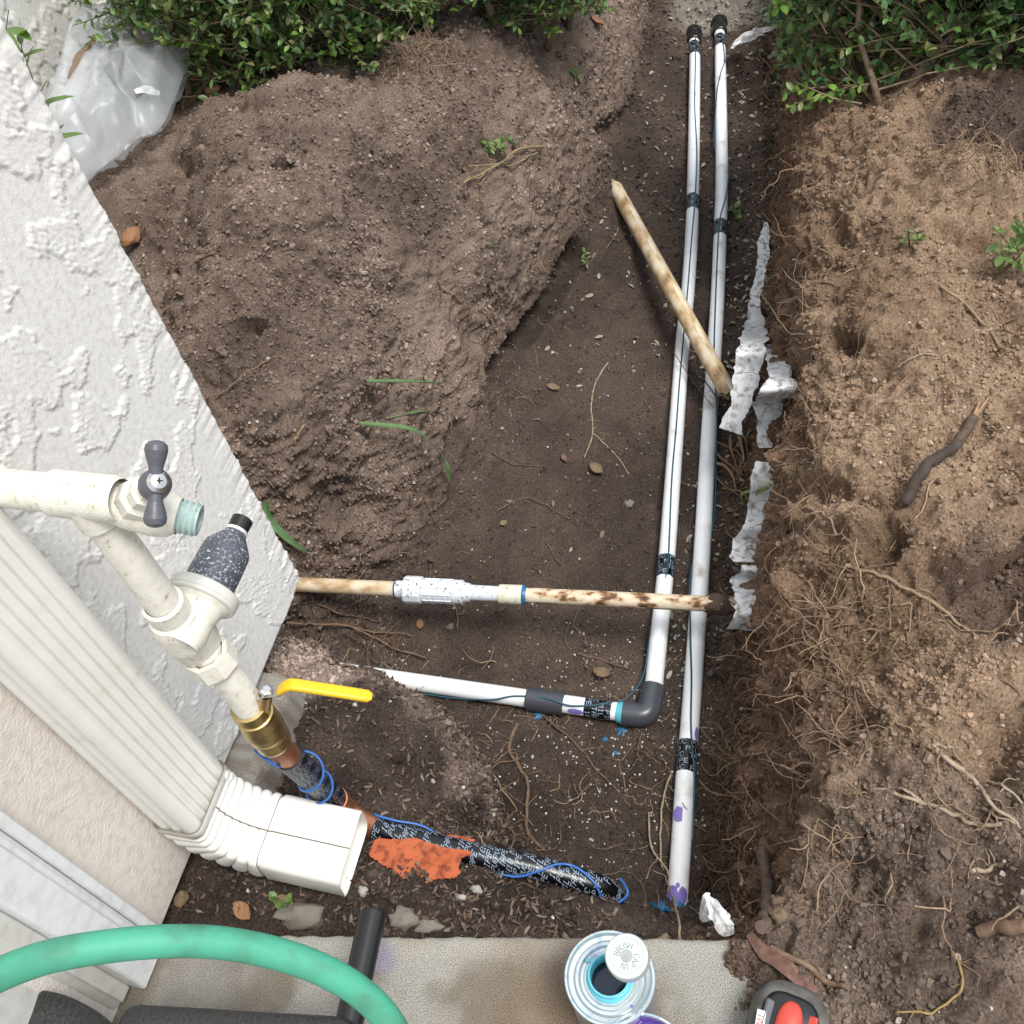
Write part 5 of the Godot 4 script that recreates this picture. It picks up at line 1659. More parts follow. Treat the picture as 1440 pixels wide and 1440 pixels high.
func build_battery() -> void:
	# a tool battery standing on the soil: grey rubber shell, black top with a red tongue
	var top := Vector3(0.0801, 0.0620, -0.2272)
	var fwd := (Vector3(0.0921, 0.0620, -0.2664) - Vector3(0.0739, 0.0620, -0.2022)).normalized()
	var right := fwd.cross(Vector3.UP).normalized()
	var B := thing("battery_pack", "red and black tool battery with a dusty grey rubber nose on the soil", "battery", Vector3(top.x, 0.0, top.z))
	var at := func(x: float, y: float, z: float) -> Vector3: return top + right * x + Vector3.UP * y + fwd * z
	var shell := func(called: String, levels: Array, halfw: float, nose: float, back: float, corner: float, m: Material) -> MeshInstance3D:
		var rings: Array = []
		for l in levels:
			var r := PackedVector3Array()
			for k in 33:
				var a := PI * k / 32.0
				var sx := signf(cos(a)) * pow(absf(cos(a)), corner)
				var sz := pow(absf(sin(a)), corner)
				r.append(at.call(sx * (halfw - l[1]), l[0], (nose - l[1]) * sz))
			r.append(at.call(-(halfw - l[1]), l[0], back))
			r.append(at.call(halfw - l[1], l[0], back))
			rings.append(r)
		var st := tool_start()
		skin(st, rings)
		var r2: PackedVector3Array = rings[rings.size() - 1]
		for k in r2.size():
			for v in [r2[k], r2[(k + 1) % r2.size()], at.call(0, levels[levels.size() - 1][0], nose * 0.3)]:
				st.add_vertex(v)
		return obj(called, st, m, B)
	shell.call("rubber_shell", [[-0.066, 0.003], [-0.06, 0.0], [-0.02, 0.0], [-0.012, 0.0015], [-0.004, 0.005], [-0.002, 0.009], [-0.001, 0.014]], 0.038, 0.046, -0.08, 0.72, M.shell_grey)
	shell.call("black_top", [[-0.004, 0.0], [0.001, 0.0012], [0.004, 0.004], [0.0055, 0.008]], 0.0275, 0.032, -0.08, 0.62, M.black_plastic)
	shell.call("red_tongue", [[0.003, 0.0], [0.0095, 0.0008], [0.0115, 0.003]], 0.0125, 0.0235, -0.08, 0.85, M.red_plastic)
	for sx in [-1.0, 1.0]:
		var st := tool_start()
		bevel_box(st, Transform3D(Basis(right, Vector3.UP, -fwd) * Basis(Vector3.FORWARD, sx * -0.35), at.call(sx * 0.0205, 0.0045, -0.012)), Vector3(0.0042, 0.0022, 0.03), 0.0012)
		obj("side_latch", st, M.red_plastic if sx > 0 else M.handle_grey, B)
	var lb := tool_start()
	var lt := Transform3D(Basis(right, Vector3.UP, -fwd) * Basis(Vector3.UP, 0.1), at.call(-0.0245, 0.0068, -0.008))
	bevel_box(lb, lt, Vector3(0.0042, 0.0006, 0.013), 0.0003)
	var label := obj("printed_label", lb, M.label_white, B)
	var font := SystemFont.new()
	font.font_names = PackedStringArray(["Droid Sans"])
	for q in [["M1", 0.0085, 0.0075]]:
		var tm := TextMesh.new()
		tm.text = q[0]
		tm.font = font
		tm.font_size = 32
		tm.pixel_size = q[2] / 32.0
		tm.depth = 0.0004
		var o := MeshInstance3D.new()
		o.mesh = tm
		o.name = "lettering"
		o.material_override = M.red_plastic
		label.add_child(o, true)
		o.position = lt * Vector3(0.0, 0.0008, -0.004) - top_of(label)
		o.basis = Basis(fwd, -right, Vector3.UP)

# ------------------------------------------------------------------ plastic, paper and rubbish
# a torn strip: centre points, widths, the way across; thin but with two faces and ragged edges
func torn_strip(st: SurfaceTool, pts: Array, widths: Array, across: Vector3, seed_: int, crumple := 0.0008) -> void:
	var n := FastNoiseLite.new()
	n.seed = seed_
	n.frequency = 16.0
	n.fractal_octaves = 3
	var p := spline(pts, 10)
	var rows: Array = []
	var acr := 10
	for i in p.size():
		var t := float(i) / 10.0
		var k := mini(int(t), widths.size() - 2)
		var w: float = lerpf(widths[k], widths[k + 1], t - k)
		var d := (p[mini(i + 1, p.size() - 1)] - p[maxi(i - 1, 0)]).normalized()
		var a := (across - d * across.dot(d)).normalized()
		var nn := a.cross(d).normalized()
		var row := PackedVector3Array()
		var l := -0.5 + 0.2 * n.get_noise_2d(p[i].z * 1.6, 3.0) + 0.05 * n.get_noise_2d(p[i].z * 8.0, 5.0)
		var r := 0.5 + 0.2 * n.get_noise_2d(p[i].z * 1.6, 9.0) + 0.05 * n.get_noise_2d(p[i].z * 8.0, 11.0)
		for q in acr + 1:
			var s := lerpf(l, r, float(q) / acr)
			row.append(p[i] + a * (s * w) + nn * (n.get_noise_2d(p[i].z * 0.9, s * w * 1.2 + 4.0) * crumple * 2.2 - s * s * w * 0.12) + d * 0.003 * n.get_noise_2d(s * 1.1 + 8.0, i * 0.02))
		rows.append(row)
	for side in [0.0, 0.0007]:
		for i in rows.size() - 1:
			for q in acr:
				var e: Array = [rows[i][q], rows[i][q + 1], rows[i + 1][q + 1], rows[i + 1][q]]
				for v in 4:
					e[v] += Vector3(0, -side, 0)
				if side > 0:
					e.reverse()
				quad(st, e[0], e[1], e[2], e[3])

func build_sheets() -> void:
	var g := "torn pieces of buried plastic sheet along the right bank"
	var x := Vector3(1, 0.12, 0)
	var a := tool_start()
	torn_strip(a, [Vector3(0.1006, -0.4129, -2.0869), Vector3(0.0939, -0.4174, -2.0233), Vector3(0.0918, -0.4165, -1.9446), Vector3(0.0805, -0.4179, -1.8667), Vector3(0.0711, -0.4179, -1.7948), Vector3(0.0755, -0.4159, -1.7277), Vector3(0.0582, -0.1900, -1.4287), Vector3(0.0512, -0.2000, -1.3723), Vector3(0.0421, -0.2200, -1.3273), Vector3(0.0305, -0.2400, -1.2968), Vector3(0.0213, -0.2600, -1.2768)], [0.008, 0.026, 0.024, 0.022, 0.026, 0.05, 0.05, 0.046, 0.042, 0.036, 0.04], x, 1)
	tag(obj("plastic_sheet", a, M.sheet), "long torn tongue of white plastic sheet drooping beside the broken pipe", "plastic sheet", g)
	var b := tool_start()
	torn_strip(b, [Vector3(0.0920, -0.2449, -1.4881), Vector3(0.0959, -0.1262, -1.3146), Vector3(0.0977, -0.0673, -1.2179), Vector3(0.0961, -0.0670, -1.1857), Vector3(0.0886, -0.1710, -1.2632), Vector3(0.0850, -0.1952, -1.2490), Vector3(0.0814, -0.2181, -1.2331), Vector3(0.0810, -0.1955, -1.1805)], [0.012, 0.032, 0.038, 0.06, 0.062, 0.036, 0.03, 0.02], x, 2)
	tag(obj("plastic_sheet", b, M.sheet), "curved scrap of white plastic sheet poking from the bank right of the long tongue", "plastic sheet", g)
	var c := tool_start()
	torn_strip(c, [Vector3(0.0811, -0.1638, -1.1218), Vector3(0.0766, -0.1879, -1.0963), Vector3(0.0714, -0.2218, -1.0842), Vector3(0.0676, -0.2390, -1.0645), Vector3(0.0655, -0.2434, -1.0440), Vector3(0.0598, -0.2720, -1.0326), Vector3(0.0591, -0.2525, -0.9841)], [0.03, 0.04, 0.034, 0.03, 0.036, 0.06, 0.062], x, 3)
	tag(obj("plastic_sheet", c, M.sheet), "wavy white plastic scrap on the bank with a green stalk lying on it", "plastic sheet", g)
	var d := tool_start()
	torn_strip(d, [Vector3(0.0593, -0.2197, -0.9538), Vector3(0.0579, -0.2238, -0.9447), Vector3(0.0526, -0.2561, -0.9471), Vector3(0.0555, -0.2168, -0.8918), Vector3(0.0567, -0.1934, -0.8486), Vector3(0.0500, -0.2331, -0.8424)], [0.03, 0.036, 0.056, 0.04, 0.046, 0.058], x, 4)
	tag(obj("plastic_sheet", d, M.sheet), "white plastic scrap hanging where the tan crossing pipe enters the bank", "plastic sheet", g)
	var e := tool_start()
	torn_strip(e, [Vector3(-0.0038, -0.0450, -0.3524), Vector3(0.0044, -0.0200, -0.3572), Vector3(0.0123, -0.0300, -0.3542), Vector3(0.0218, -0.0400, -0.3489), Vector3(0.0312, -0.0450, -0.3498)], [0.012, 0.03, 0.036, 0.03, 0.022], Vector3(0.4, 0.2, 1), 5, 0.005)
	tag(obj("plastic_scrap", e, M.sheet), "crumpled white plastic scrap near the end of the right pipe", "plastic scrap")
	var f := tool_start()
	torn_strip(f, [Vector3(0.0053, -0.3800, -2.8195), Vector3(0.0299, -0.3700, -2.8634), Vector3(0.0671, -0.3300, -2.8100), Vector3(0.0943, -0.2800, -2.7299), Vector3(0.1311, -0.2000, -2.6106)], [0.02, 0.05, 0.03, 0.014, 0.01], Vector3(0.3, 0.3, 1), 6, 0.006)
	tag(obj("plastic_scrap", f, M.sheet), "pale torn strip at the far end of the trench beside the right pipe", "plastic scrap")
	# the green stalk across the third scrap
	var gs := tool_start()
	var gp := spline([on_soil(Vector2(7.258, 10.471), 0.03), on_soil(Vector2(7.424, 10.760), 0.03), on_soil(Vector2(7.570, 11.158), 0.025), on_soil(Vector2(7.675, 11.589), 0.012)], 4)
	tube(gs, gp, even(gp.size(), 0.0032), 7)
	tag(obj("green_stalk", gs, M.blade_plain, null, false), "short yellow green stalk lying over the wavy plastic scrap", "stalk")
	# the orange scrap under the taped pipe
	var poly := PackedVector2Array([Vector2(-0.404, -0.403), Vector2(-0.396, -0.418), Vector2(-0.372, -0.422), Vector2(-0.349, -0.428), Vector2(-0.322, -0.436), Vector2(-0.295, -0.440), Vector2(-0.283, -0.432), Vector2(-0.287, -0.417), Vector2(-0.295, -0.406), Vector2(-0.291, -0.390), Vector2(-0.302, -0.375), Vector2(-0.317, -0.368), Vector2(-0.334, -0.361), Vector2(-0.345, -0.364), Vector2(-0.360, -0.373), Vector2(-0.390, -0.383), Vector2(-0.404, -0.392)])
	var os := tool_start()
	var on := FastNoiseLite.new()
	on.frequency = 11.0
	on.fractal_octaves = 2
	var lo := Vector2(9, 9)
	var hi := Vector2(-9, -9)
	for p in poly:
		lo = lo.min(p)
		hi = hi.max(p)
	var cell := 0.002
	var corners := PackedFloat32Array()
	for q in [Vector2(lo.x, lo.y), Vector2(hi.x, lo.y), Vector2(lo.x, hi.y), Vector2(hi.x, hi.y)]:
		var ys := 0.0
		var mid_v: Vector2 = q.lerp((lo + hi) / 2.0, 0.3)
		for e2 in 25:
			ys += soil_height(mid_v.x + (e2 % 5 - 2) * 0.008, mid_v.y + (e2 / 5 - 2) * 0.008) / 25.0
		corners.append(ys)
	var oh := func(x_: float, z_: float) -> Vector3:
		var tx := (x_ - lo.x) / (hi.x - lo.x)
		var tz := (z_ - lo.y) / (hi.y - lo.y)
		return Vector3(x_, lerpf(lerpf(corners[0], corners[1], tx), lerpf(corners[2], corners[3], tx), tz) + 0.0155 + on.get_noise_2d(x_, z_) * 0.004, z_)
	var jag := func(v: Vector2) -> Vector2: return v + Vector2(on.get_noise_2d(v.x * 2.0, v.y * 2.0), on.get_noise_2d(v.y * 2.0, v.x * 2.0 + 3.0)) * 0.008
	var ix := int((hi.x - lo.x) / cell)
	var iz := int((hi.y - lo.y) / cell)
	for i in ix:
		for k in iz:
			var v := Vector2(lo.x + i * cell, lo.y + k * cell)
			if Geometry2D.is_point_in_polygon(jag.call(v), poly):
				for side in [0.0, -0.0015]:
					var q: Array = [oh.call(v.x, v.y), oh.call(v.x + cell, v.y), oh.call(v.x + cell, v.y + cell), oh.call(v.x, v.y + cell)]
					for e2 in 4:
						q[e2] += Vector3(0, side, 0)
					quad(os, q[0], q[1], q[2], q[3])
	tag(obj("orange_scrap", os, M.orange), "torn orange plastic scrap half buried under the black taped pipe", "plastic scrap")

func build_bag() -> void:
	# a clear polythene bag, creased, leaning between the corner and the hedge
	var outline: Array = [Vector2(62, 168), Vector2(74, 120), Vector2(92, 60), Vector2(112, 22), Vector2(140, 8), Vector2(160, -14), Vector2(192, -14), Vector2(214, 6), Vector2(238, 28), Vector2(266, 66), Vector2(267, 84), Vector2(250, 128), Vector2(228, 178), Vector2(216, 188), Vector2(192, 195), Vector2(172, 214), Vector2(142, 236), Vector2(120, 258), Vector2(88, 240)]
	var poly := PackedVector2Array(outline)
	var o := Vector3(-1.2930, 0.1232, -1.9272)
	var ux := (Vector3(-1.2331, 0.1148, -1.9358) - o) / 40.0
	var uy := (Vector3(-1.2478, 0.0654, -1.7489) - o) / 100.0
	var nrm := uy.cross(ux).normalized()
	if nrm.dot(Vector3(0, 1, 1)) < 0:
		nrm = -nrm
	var fold := FastNoiseLite.new()
	fold.noise_type = FastNoiseLite.TYPE_CELLULAR
	fold.cellular_return_type = FastNoiseLite.RETURN_DISTANCE2_SUB
	fold.frequency = 0.011
	fold.seed = 4
	var wave := FastNoiseLite.new()
	wave.frequency = 0.012
	wave.fractal_octaves = 2
	wave.fractal_type = FastNoiseLite.FRACTAL_RIDGED
	var B := thing("plastic_bag", "crumpled clear plastic bag leaning by the house wall beside the hedge", "bag", o)
	var step := 3.0
	# film facets: heights at scattered places, joined by flat triangles
	var fr := RandomNumberGenerator.new()
	fr.seed = 19
	var spots := PackedVector2Array()
	var high := PackedFloat32Array()
	for q in outline:
		spots.append(q)
		high.append(0.0)
	for q in 46:
		var v := Vector2(fr.randf_range(60, 262), fr.randf_range(-5, 245))
		if Geometry2D.is_point_in_polygon(v, poly):
			spots.append(v)
			high.append(fr.randf_range(-0.5, 1.0))
	var tris := Geometry2D.triangulate_delaunay(spots)
	var facet := func(v: Vector2) -> float:
		for q in range(0, tris.size(), 3):
			var a2 := spots[tris[q]]
			var b2 := spots[tris[q + 1]]
			var c2 := spots[tris[q + 2]]
			var den := (b2 - a2).cross(c2 - a2)
			if absf(den) < 0.001:
				continue
			var wb := (v - a2).cross(c2 - a2) / den
			var wc := (b2 - a2).cross(v - a2) / den
			if wb >= -0.001 and wc >= -0.001 and wb + wc <= 1.001:
				return high[tris[q]] * (1 - wb - wc) + high[tris[q + 1]] * wb + high[tris[q + 2]] * wc
		return 0.0
	var inside_d := func(v: Vector2) -> float:
		var best := 1e9
		for k in outline.size():
			best = minf(best, v.distance_to(Geometry2D.get_closest_point_to_segment(v, outline[k], outline[(k + 1) % outline.size()])))
		return best if Geometry2D.is_point_in_polygon(v, poly) else -best
	for face in [1.0, -1.0]:
		var st := tool_start()
		var h := {}
		for i in 80:
			for k in 96:
				var v := Vector2(56 + i * step, -20 + k * step)
				var dd: float = inside_d.call(v)
				var w := v
				if dd < 0.0 and dd > -step * 1.5:       # pull the border row onto the outline
					var best := 1e9
					for q in outline.size():
						var c := Geometry2D.get_closest_point_to_segment(v, outline[q], outline[(q + 1) % outline.size()])
						if c.distance_to(v) < best:
							best = c.distance_to(v)
							w = c
					dd = 0.0
				if dd >= 0.0:
					var puff := 0.05 * sqrt(clampf(dd / 60.0, 0, 1))
					var crease: float = (facet.call(v) * 0.042 + wave.get_noise_2d(v.x * 1.0 + v.y * 0.5, v.y * 0.6 + 100 * face) * 0.013) * clampf(dd / 12.0, 0.15, 1)
					# gathered to the neck at the top
					crease += 0.006 * sin(v.x * 0.5) * smoothstep(40, 0, v.y)
					h[Vector2i(i, k)] = o + ux * (w.x - 160.0) + uy * (w.y - 110.0) + nrm * (puff * face + crease * face)
		for key in h:
			var a: Vector2i = key
			var b := a + Vector2i(1, 0)
			var c := a + Vector2i(1, 1)
			var d := a + Vector2i(0, 1)
			if h.has(b) and h.has(c) and h.has(d):
				quad(st, h[a], h[b], h[c], h[d])
			elif h.has(b) and h.has(d):
				for v3 in [h[a], h[b], h[d]]:
					st.add_vertex(v3)
			elif h.has(b) and h.has(c):
				for v3 in [h[a], h[b], h[c]]:
					st.add_vertex(v3)
			elif h.has(c) and h.has(d):
				for v3 in [h[a], h[c], h[d]]:
					st.add_vertex(v3)
		obj("front_film" if face > 0 else "back_film", st, M.bag, B)
	# mud dried on the film, and a torn flap
	var ms := tool_start()
	torn_strip(ms, [o + ux * -50.0 + uy * 28.0 + nrm * 0.056, o + ux * -36.0 + uy * 5.0 + nrm * 0.06, o + ux * -24.0 + uy * -14.0 + nrm * 0.06, o + ux * -10.0 + uy * -30.0 + nrm * 0.056], [0.004, 0.014, 0.016, 0.006], ux.normalized(), 9, 0.003)
	obj("mud_streak", ms, M.mud_pale, B)
	var fs := tool_start()
	torn_strip(fs, [o + ux * 42.0 + uy * 48.0 + nrm * 0.05, o + ux * 56.0 + uy * 42.0 + nrm * 0.05, o + ux * 72.0 + uy * 40.0 + nrm * 0.038], [0.012, 0.022, 0.008], uy.normalized(), 10, 0.006)
	obj("torn_flap", fs, M.sheet, B)

# ------------------------------------------------------------------ roots, sticks, leaves, stones
func creep(uvs: Array, lift: float, wiggle: float, seed_: int, per := 7) -> PackedVector3Array:
	var n := FastNoiseLite.new()
	n.seed = seed_
	n.frequency = 30.0
	n.fractal_octaves = 2
	var key: Array = []
	for uv in uvs:
		key.append(on_soil(uv, lift))
	var p := spline(key, per)
	for i in p.size():
		var k := p[i]
		var off := Vector3(n.get_noise_3dv(k), 0, n.get_noise_3dv(k + Vector3(5, 0, 0))) * wiggle
		k += off
		var ground := soil_height(k.x, k.z) + lift * 0.6
		if ground - k.y < 0.02:
			k.y = lerpf(maxf(k.y, ground), k.y, 0.25)
		p[i] = k
	return p

func taper(n: int, r0: float, r1: float, knot := 0.0, seed_ := 1) -> PackedFloat32Array:
	var ns := FastNoiseLite.new()
	ns.seed = seed_
	ns.frequency = 0.2
	var a := PackedFloat32Array()
	for i in n:
		a.append(lerpf(r0, r1, float(i) / maxi(n - 1, 1)) * (1.0 + knot * ns.get_noise_1d(i)))
	return a

const TAN := Color(0.4, 0.29, 0.19)
const PALE := Color(0.5, 0.4, 0.29)
const DARK := Color(0.075, 0.055, 0.045)
const ROOT_BROWN := Color(0.23, 0.15, 0.1)
const PINKISH := Color(0.24, 0.15, 0.105)

func root(called: String, label: String, category: String, group: String, tone: Color, r0: float, r1: float, lines: Array, lift := 0.003, wiggle := 0.004) -> Node3D:
	var st := tool_start()
	var k := 0
	for uvs in lines:
		var f := 1.0 if k == 0 else 0.7
		var p := creep(uvs, maxf(lift, r0 * 0.7), wiggle, hash(label) % 1000 + k)
		var c := PackedColorArray()
		for i in p.size():
			c.append(tone * (0.85 + 0.3 * fine_noise.get_noise_3dv(p[i] * 2.0)))
		tube(st, p, taper(p.size(), r0 * f, r1 * f, 0.25, k + 3), 7 if r0 < 0.004 else 11, true, c)
		var sr := RandomNumberGenerator.new()
		sr.seed = hash(label) % 10000 + k
		for q in maxi(2, p.size() / 6):
			var at := sr.randi_range(1, p.size() - 2)
			var dir := (p[at + 1] - p[at]).normalized()
			var out := (dir * sr.randf_range(-0.2, 1.0) + dir.cross(Vector3.UP) * (1.0 if sr.randf() < 0.5 else -1.0) * sr.randf_range(0.4, 1.2)).normalized()
			var line := PackedVector3Array([p[at]])
			var cc := PackedColorArray([c[at]])
			var len := sr.randf_range(0.003, 0.008)
			for e in sr.randi_range(3, 6):
				out = (out + Vector3(sr.randfn(), 0, sr.randfn()) * 0.35).normalized()
				var nx := line[e] + out * len
				var gy := soil_height(nx.x, nx.z)
				if absf(gy - nx.y) < 0.015:
					nx.y = gy + 0.0008
				line.append(nx)
				cc.append(c[at])
			tube(st, line, taper(line.size(), minf(r0 * 0.4, 0.0012), 0.0004), 4, false, cc)
		k += 1
	var o := obj(called, st, M.wood, null, false)
	tag(o, label, category, group)
	return o

func build_roots() -> void:
	var rr := "roots on the right bank"
	root("root", "long thin tan root running down the right bank to the picture's edge", "root", rr, TAN, 0.0028, 0.0018, [[Vector2(8.203, 13.664), Vector2(8.441, 14.005), Vector2(8.738, 14.955), Vector2(8.890, 15.638), Vector2(9.001, 17.042)]])
	root("root", "thin tan root curving high on the right bank above the dark stick", "root", rr, TAN, 0.0026, 0.002, [[Vector2(8.820, 10.330), Vector2(8.922, 10.465), Vector2(9.051, 10.727), Vector2(9.134, 11.014)]])
	root("root", "pale forked root lying over the crumbly slope level with the purple blot", "root", rr, PALE, 0.002, 0.0026, [[Vector2(8.089, 18.269), Vector2(8.472, 18.505), Vector2(8.706, 18.701), Vector2(8.866, 18.728)], [Vector2(8.349, 18.327), Vector2(8.428, 18.462), Vector2(8.539, 18.565)]])
	root("root", "thick white forked root at the right edge above the pale forked root", "root", rr, PALE, 0.003, 0.0018, [[Vector2(8.498, 17.874), Vector2(8.624, 18.106), Vector2(8.743, 18.262), Vector2(8.808, 18.411), Vector2(8.920, 18.705)], [Vector2(8.501, 17.889), Vector2(8.576, 17.912), Vector2(8.651, 17.932)], [Vector2(8.779, 18.504), Vector2(8.856, 18.605), Vector2(8.931, 18.727)], [Vector2(8.808, 18.198), Vector2(8.880, 18.313), Vector2(8.940, 18.433)]])
	root("root", "short bent pale root standing out of the grey soil at the far right", "root", rr, PALE, 0.0026, 0.0018, [[Vector2(8.754, 19.240), Vector2(8.851, 19.256), Vector2(8.865, 19.195), Vector2(8.891, 19.134)]])
	root("root", "thick pinkish root end at the right edge below the grey soil", "root", rr, PINKISH, 0.0062, 0.0075, [[Vector2(8.907, 20.271), Vector2(8.961, 20.144), Vector2(9.004, 20.079), Vector2(9.045, 20.085)]], 0.006, 0.002)
	root("root", "thin straight grey stick beside the reddish bark strip", "stick", rr, ROOT_BROWN * 1.2, 0.0034, 0.0026, [[Vector2(8.062, 20.853), Vector2(8.283, 21.067), Vector2(8.405, 21.179), Vector2(8.488, 21.248)]], 0.004, 0.0015)
	root("root", "soil caked root beside the near end of the right bank", "root", rr, Color(0.18, 0.13, 0.1), 0.0075, 0.0065, [[Vector2(7.563, 18.322), Vector2(7.574, 18.812), Vector2(7.736, 19.876), Vector2(7.972, 20.666)]], 0.008, 0.005)
	root("root", "pale branching root beside the white scrap by the right pipe's end", "root", rr, TAN * 0.8, 0.0032, 0.0022, [[Vector2(7.389, 18.264), Vector2(7.380, 18.694), Vector2(7.327, 18.688), Vector2(7.470, 20.101)], [Vector2(7.327, 18.688), Vector2(7.279, 18.390), Vector2(7.258, 18.203)], [Vector2(7.380, 18.694), Vector2(7.459, 19.793), Vector2(7.602, 20.263)]], 0.006)
	root("root", "pale curved root tip above the soil caked root", "root", rr, TAN, 0.0026, 0.002, [[Vector2(7.368, 18.097), Vector2(7.436, 18.421), Vector2(7.478, 18.775)]], 0.006)
	root("root", "small yellow forked root in the middle of the right bank", "root", rr, TAN, 0.0016, 0.0014, [[Vector2(8.022, 12.998), Vector2(8.124, 13.029), Vector2(8.214, 13.265), Vector2(8.339, 13.227)], [Vector2(8.214, 13.265), Vector2(8.250, 13.396)]])
	root("root", "thin root lying level across the right bank opposite the crossing pipe", "root", rr, TAN * 0.85, 0.0018, 0.0013, [[Vector2(7.893, 14.209), Vector2(8.043, 14.385), Vector2(8.182, 14.341), Vector2(8.394, 14.639), Vector2(8.592, 14.658)]])
	root("root", "yellow hair root near the lower right corner", "root", rr, Color(0.42, 0.3, 0.12), 0.0015, 0.0011, [[Vector2(8.838, 20.661), Vector2(8.853, 21.011), Vector2(8.826, 21.304), Vector2(8.764, 21.459), Vector2(8.674, 21.517)]])
	root("root", "straight pale root below the middle of the right bank's face", "root", rr, PALE, 0.0016, 0.0012, [[Vector2(8.642, 11.036), Vector2(8.717, 10.962), Vector2(8.802, 10.941)]])
	root("root", "short pale root above the reddish cut of the right bank", "root", rr, TAN, 0.0022, 0.0014, [[Vector2(7.614, 6.100), Vector2(7.882, 7.295), Vector2(8.025, 7.684)]])
	root("root", "pale twig leaning at the foot of the right hedge", "twig", rr, TAN, 0.0022, 0.0016, [[Vector2(8.431, 7.561), Vector2(8.490, 7.757), Vector2(8.549, 7.942)]], 0.01)
	root("root", "grey branching root jutting over the top of the right bank", "root", rr, Color(0.3, 0.23, 0.17), 0.0032, 0.0022, [[Vector2(7.774, 9.795), Vector2(7.915, 10.028), Vector2(7.993, 10.077), Vector2(8.099, 10.210), Vector2(8.172, 10.277)], [Vector2(7.792, 9.836), Vector2(7.781, 9.979), Vector2(7.833, 10.203)]], 0.01)
	root("root", "two fine roots crossing in the air above the plastic tongue", "root", rr, TAN * 0.8, 0.0014, 0.001, [[Vector2(6.963, 6.158), Vector2(7.386, 7.200), Vector2(7.704, 8.575)], [Vector2(7.386, 7.200), Vector2(7.636, 8.050), Vector2(7.768, 8.366)]], 0.014)
	root("root", "thin brown root arching on the right bank under the black soil lumps", "root", rr, TAN * 0.8, 0.0018, 0.0012, [[Vector2(7.715, 17.478), Vector2(7.809, 17.464), Vector2(7.871, 17.690), Vector2(7.926, 17.838)]], 0.008)
	root("root", "pale kinked root low on the right bank beside the taped band", "root", rr, TAN, 0.0018, 0.0012, [[Vector2(7.318, 15.550), Vector2(7.455, 16.650), Vector2(7.563, 17.080), Vector2(7.672, 17.447)]], 0.008)
	# the thick dark stick with a frayed end
	var S := thing("stick", "thick dark stick with a frayed pale end lying on the right bank", "stick", on_soil(Vector2(8.806, 12.473)))
	var sp := creep([Vector2(8.956, 11.820), Vector2(8.881, 12.212), Vector2(8.792, 12.548), Vector2(8.702, 12.869), Vector2(8.611, 13.149)], 0.009, 0.002, 5)
	var st := tool_start()
	var sc := PackedColorArray()
	for i in sp.size():
		sc.append(DARK.lerp(Color(0.16, 0.11, 0.08), smoothstep(10, 0, i)) * (0.9 + 0.5 * fine_noise.get_noise_3dv(sp[i] * 3.0)))
	tube(st, sp, taper(sp.size(), 0.0068, 0.0078, 0.2, 9), 12, true, sc)
	obj("shaft", st, M.wood, S, false)
	for q in [[0.008, 0.03, -0.004], [-0.004, 0.026, 0.002], [0.002, 0.02, 0.006]]:
		var fs := tool_start()
		var d := (sp[0] - sp[4]).normalized()
		tube(fs, PackedVector3Array([sp[0] - d * 0.004, sp[0] + d * q[1] + Vector3(q[0], 0.004, q[2])]), PackedFloat32Array([0.0034, 0.0008]), 6, true, PackedColorArray([Color(0.42, 0.27, 0.16), Color(0.5, 0.34, 0.2)]))
		obj("splinter", fs, M.wood, S, false)
	# the strip of reddish bark
	var bk := tool_start()
	torn_strip(bk, [on_soil(Vector2(7.839, 20.778), 0.008), on_soil(Vector2(8.047, 20.962), 0.009), on_soil(Vector2(8.202, 21.145), 0.01), on_soil(Vector2(8.337, 21.353), 0.008)], [0.008, 0.016, 0.017, 0.01], Vector3(0.5, 0.1, -0.8), 12, 0.002)
	tag(obj("bark_strip", bk, M.bark), "reddish brown bark strip lying in front of the battery", "bark")
	var fr := "roots on the trench floor"
	root("root", "long pale root curving over the wet floor left of the pipes", "root", fr, PALE, 0.0018, 0.0014, [[Vector2(5.647, 8.500), Vector2(5.614, 8.722), Vector2(5.630, 9.034), Vector2(5.686, 9.350), Vector2(5.675, 9.736)], [Vector2(5.690, 9.348), Vector2(5.835, 9.590), Vector2(5.960, 9.832)]], 0.003, 0.002)
	root("root", "thick brown root winding over the floor below the grey elbow", "root", fr, ROOT_BROWN, 0.0034, 0.0026, [[Vector2(5.657, 14.105), Vector2(5.660, 14.902), Vector2(5.642, 15.707), Vector2(5.543, 16.552), Vector2(5.208, 17.525), Vector2(5.368, 17.904)]], 0.004, 0.003)
	root("root", "straight brown root on the floor right of the winding root", "root", fr, ROOT_BROWN * 0.85, 0.002, 0.0014, [[Vector2(5.754, 13.860), Vector2(5.894, 14.351), Vector2(6.147, 15.724), Vector2(6.345, 16.868)]])
	root("root", "straight brown twig on the floor above the grey coupling", "twig", fr, ROOT_BROWN, 0.002, 0.0014, [[Vector2(5.903, 12.708), Vector2(6.053, 12.815), Vector2(6.229, 12.952)]], 0.003, 0.001)
	root("root", "long brown root spanning the hole below the crossing pipe", "root", fr, ROOT_BROWN * 1.2, 0.0024, 0.0018, [[Vector2(2.879, 12.676), Vector2(3.477, 12.607), Vector2(4.034, 12.611), Vector2(4.635, 12.727), Vector2(4.970, 12.893), Vector2(5.166, 13.017)], [Vector2(3.886, 14.825), Vector2(3.443, 12.720), Vector2(3.802, 12.595)], [Vector2(4.034, 12.611), Vector2(4.559, 12.543), Vector2(4.960, 12.575), Vector2(5.128, 12.625)]], 0.012, 0.003)
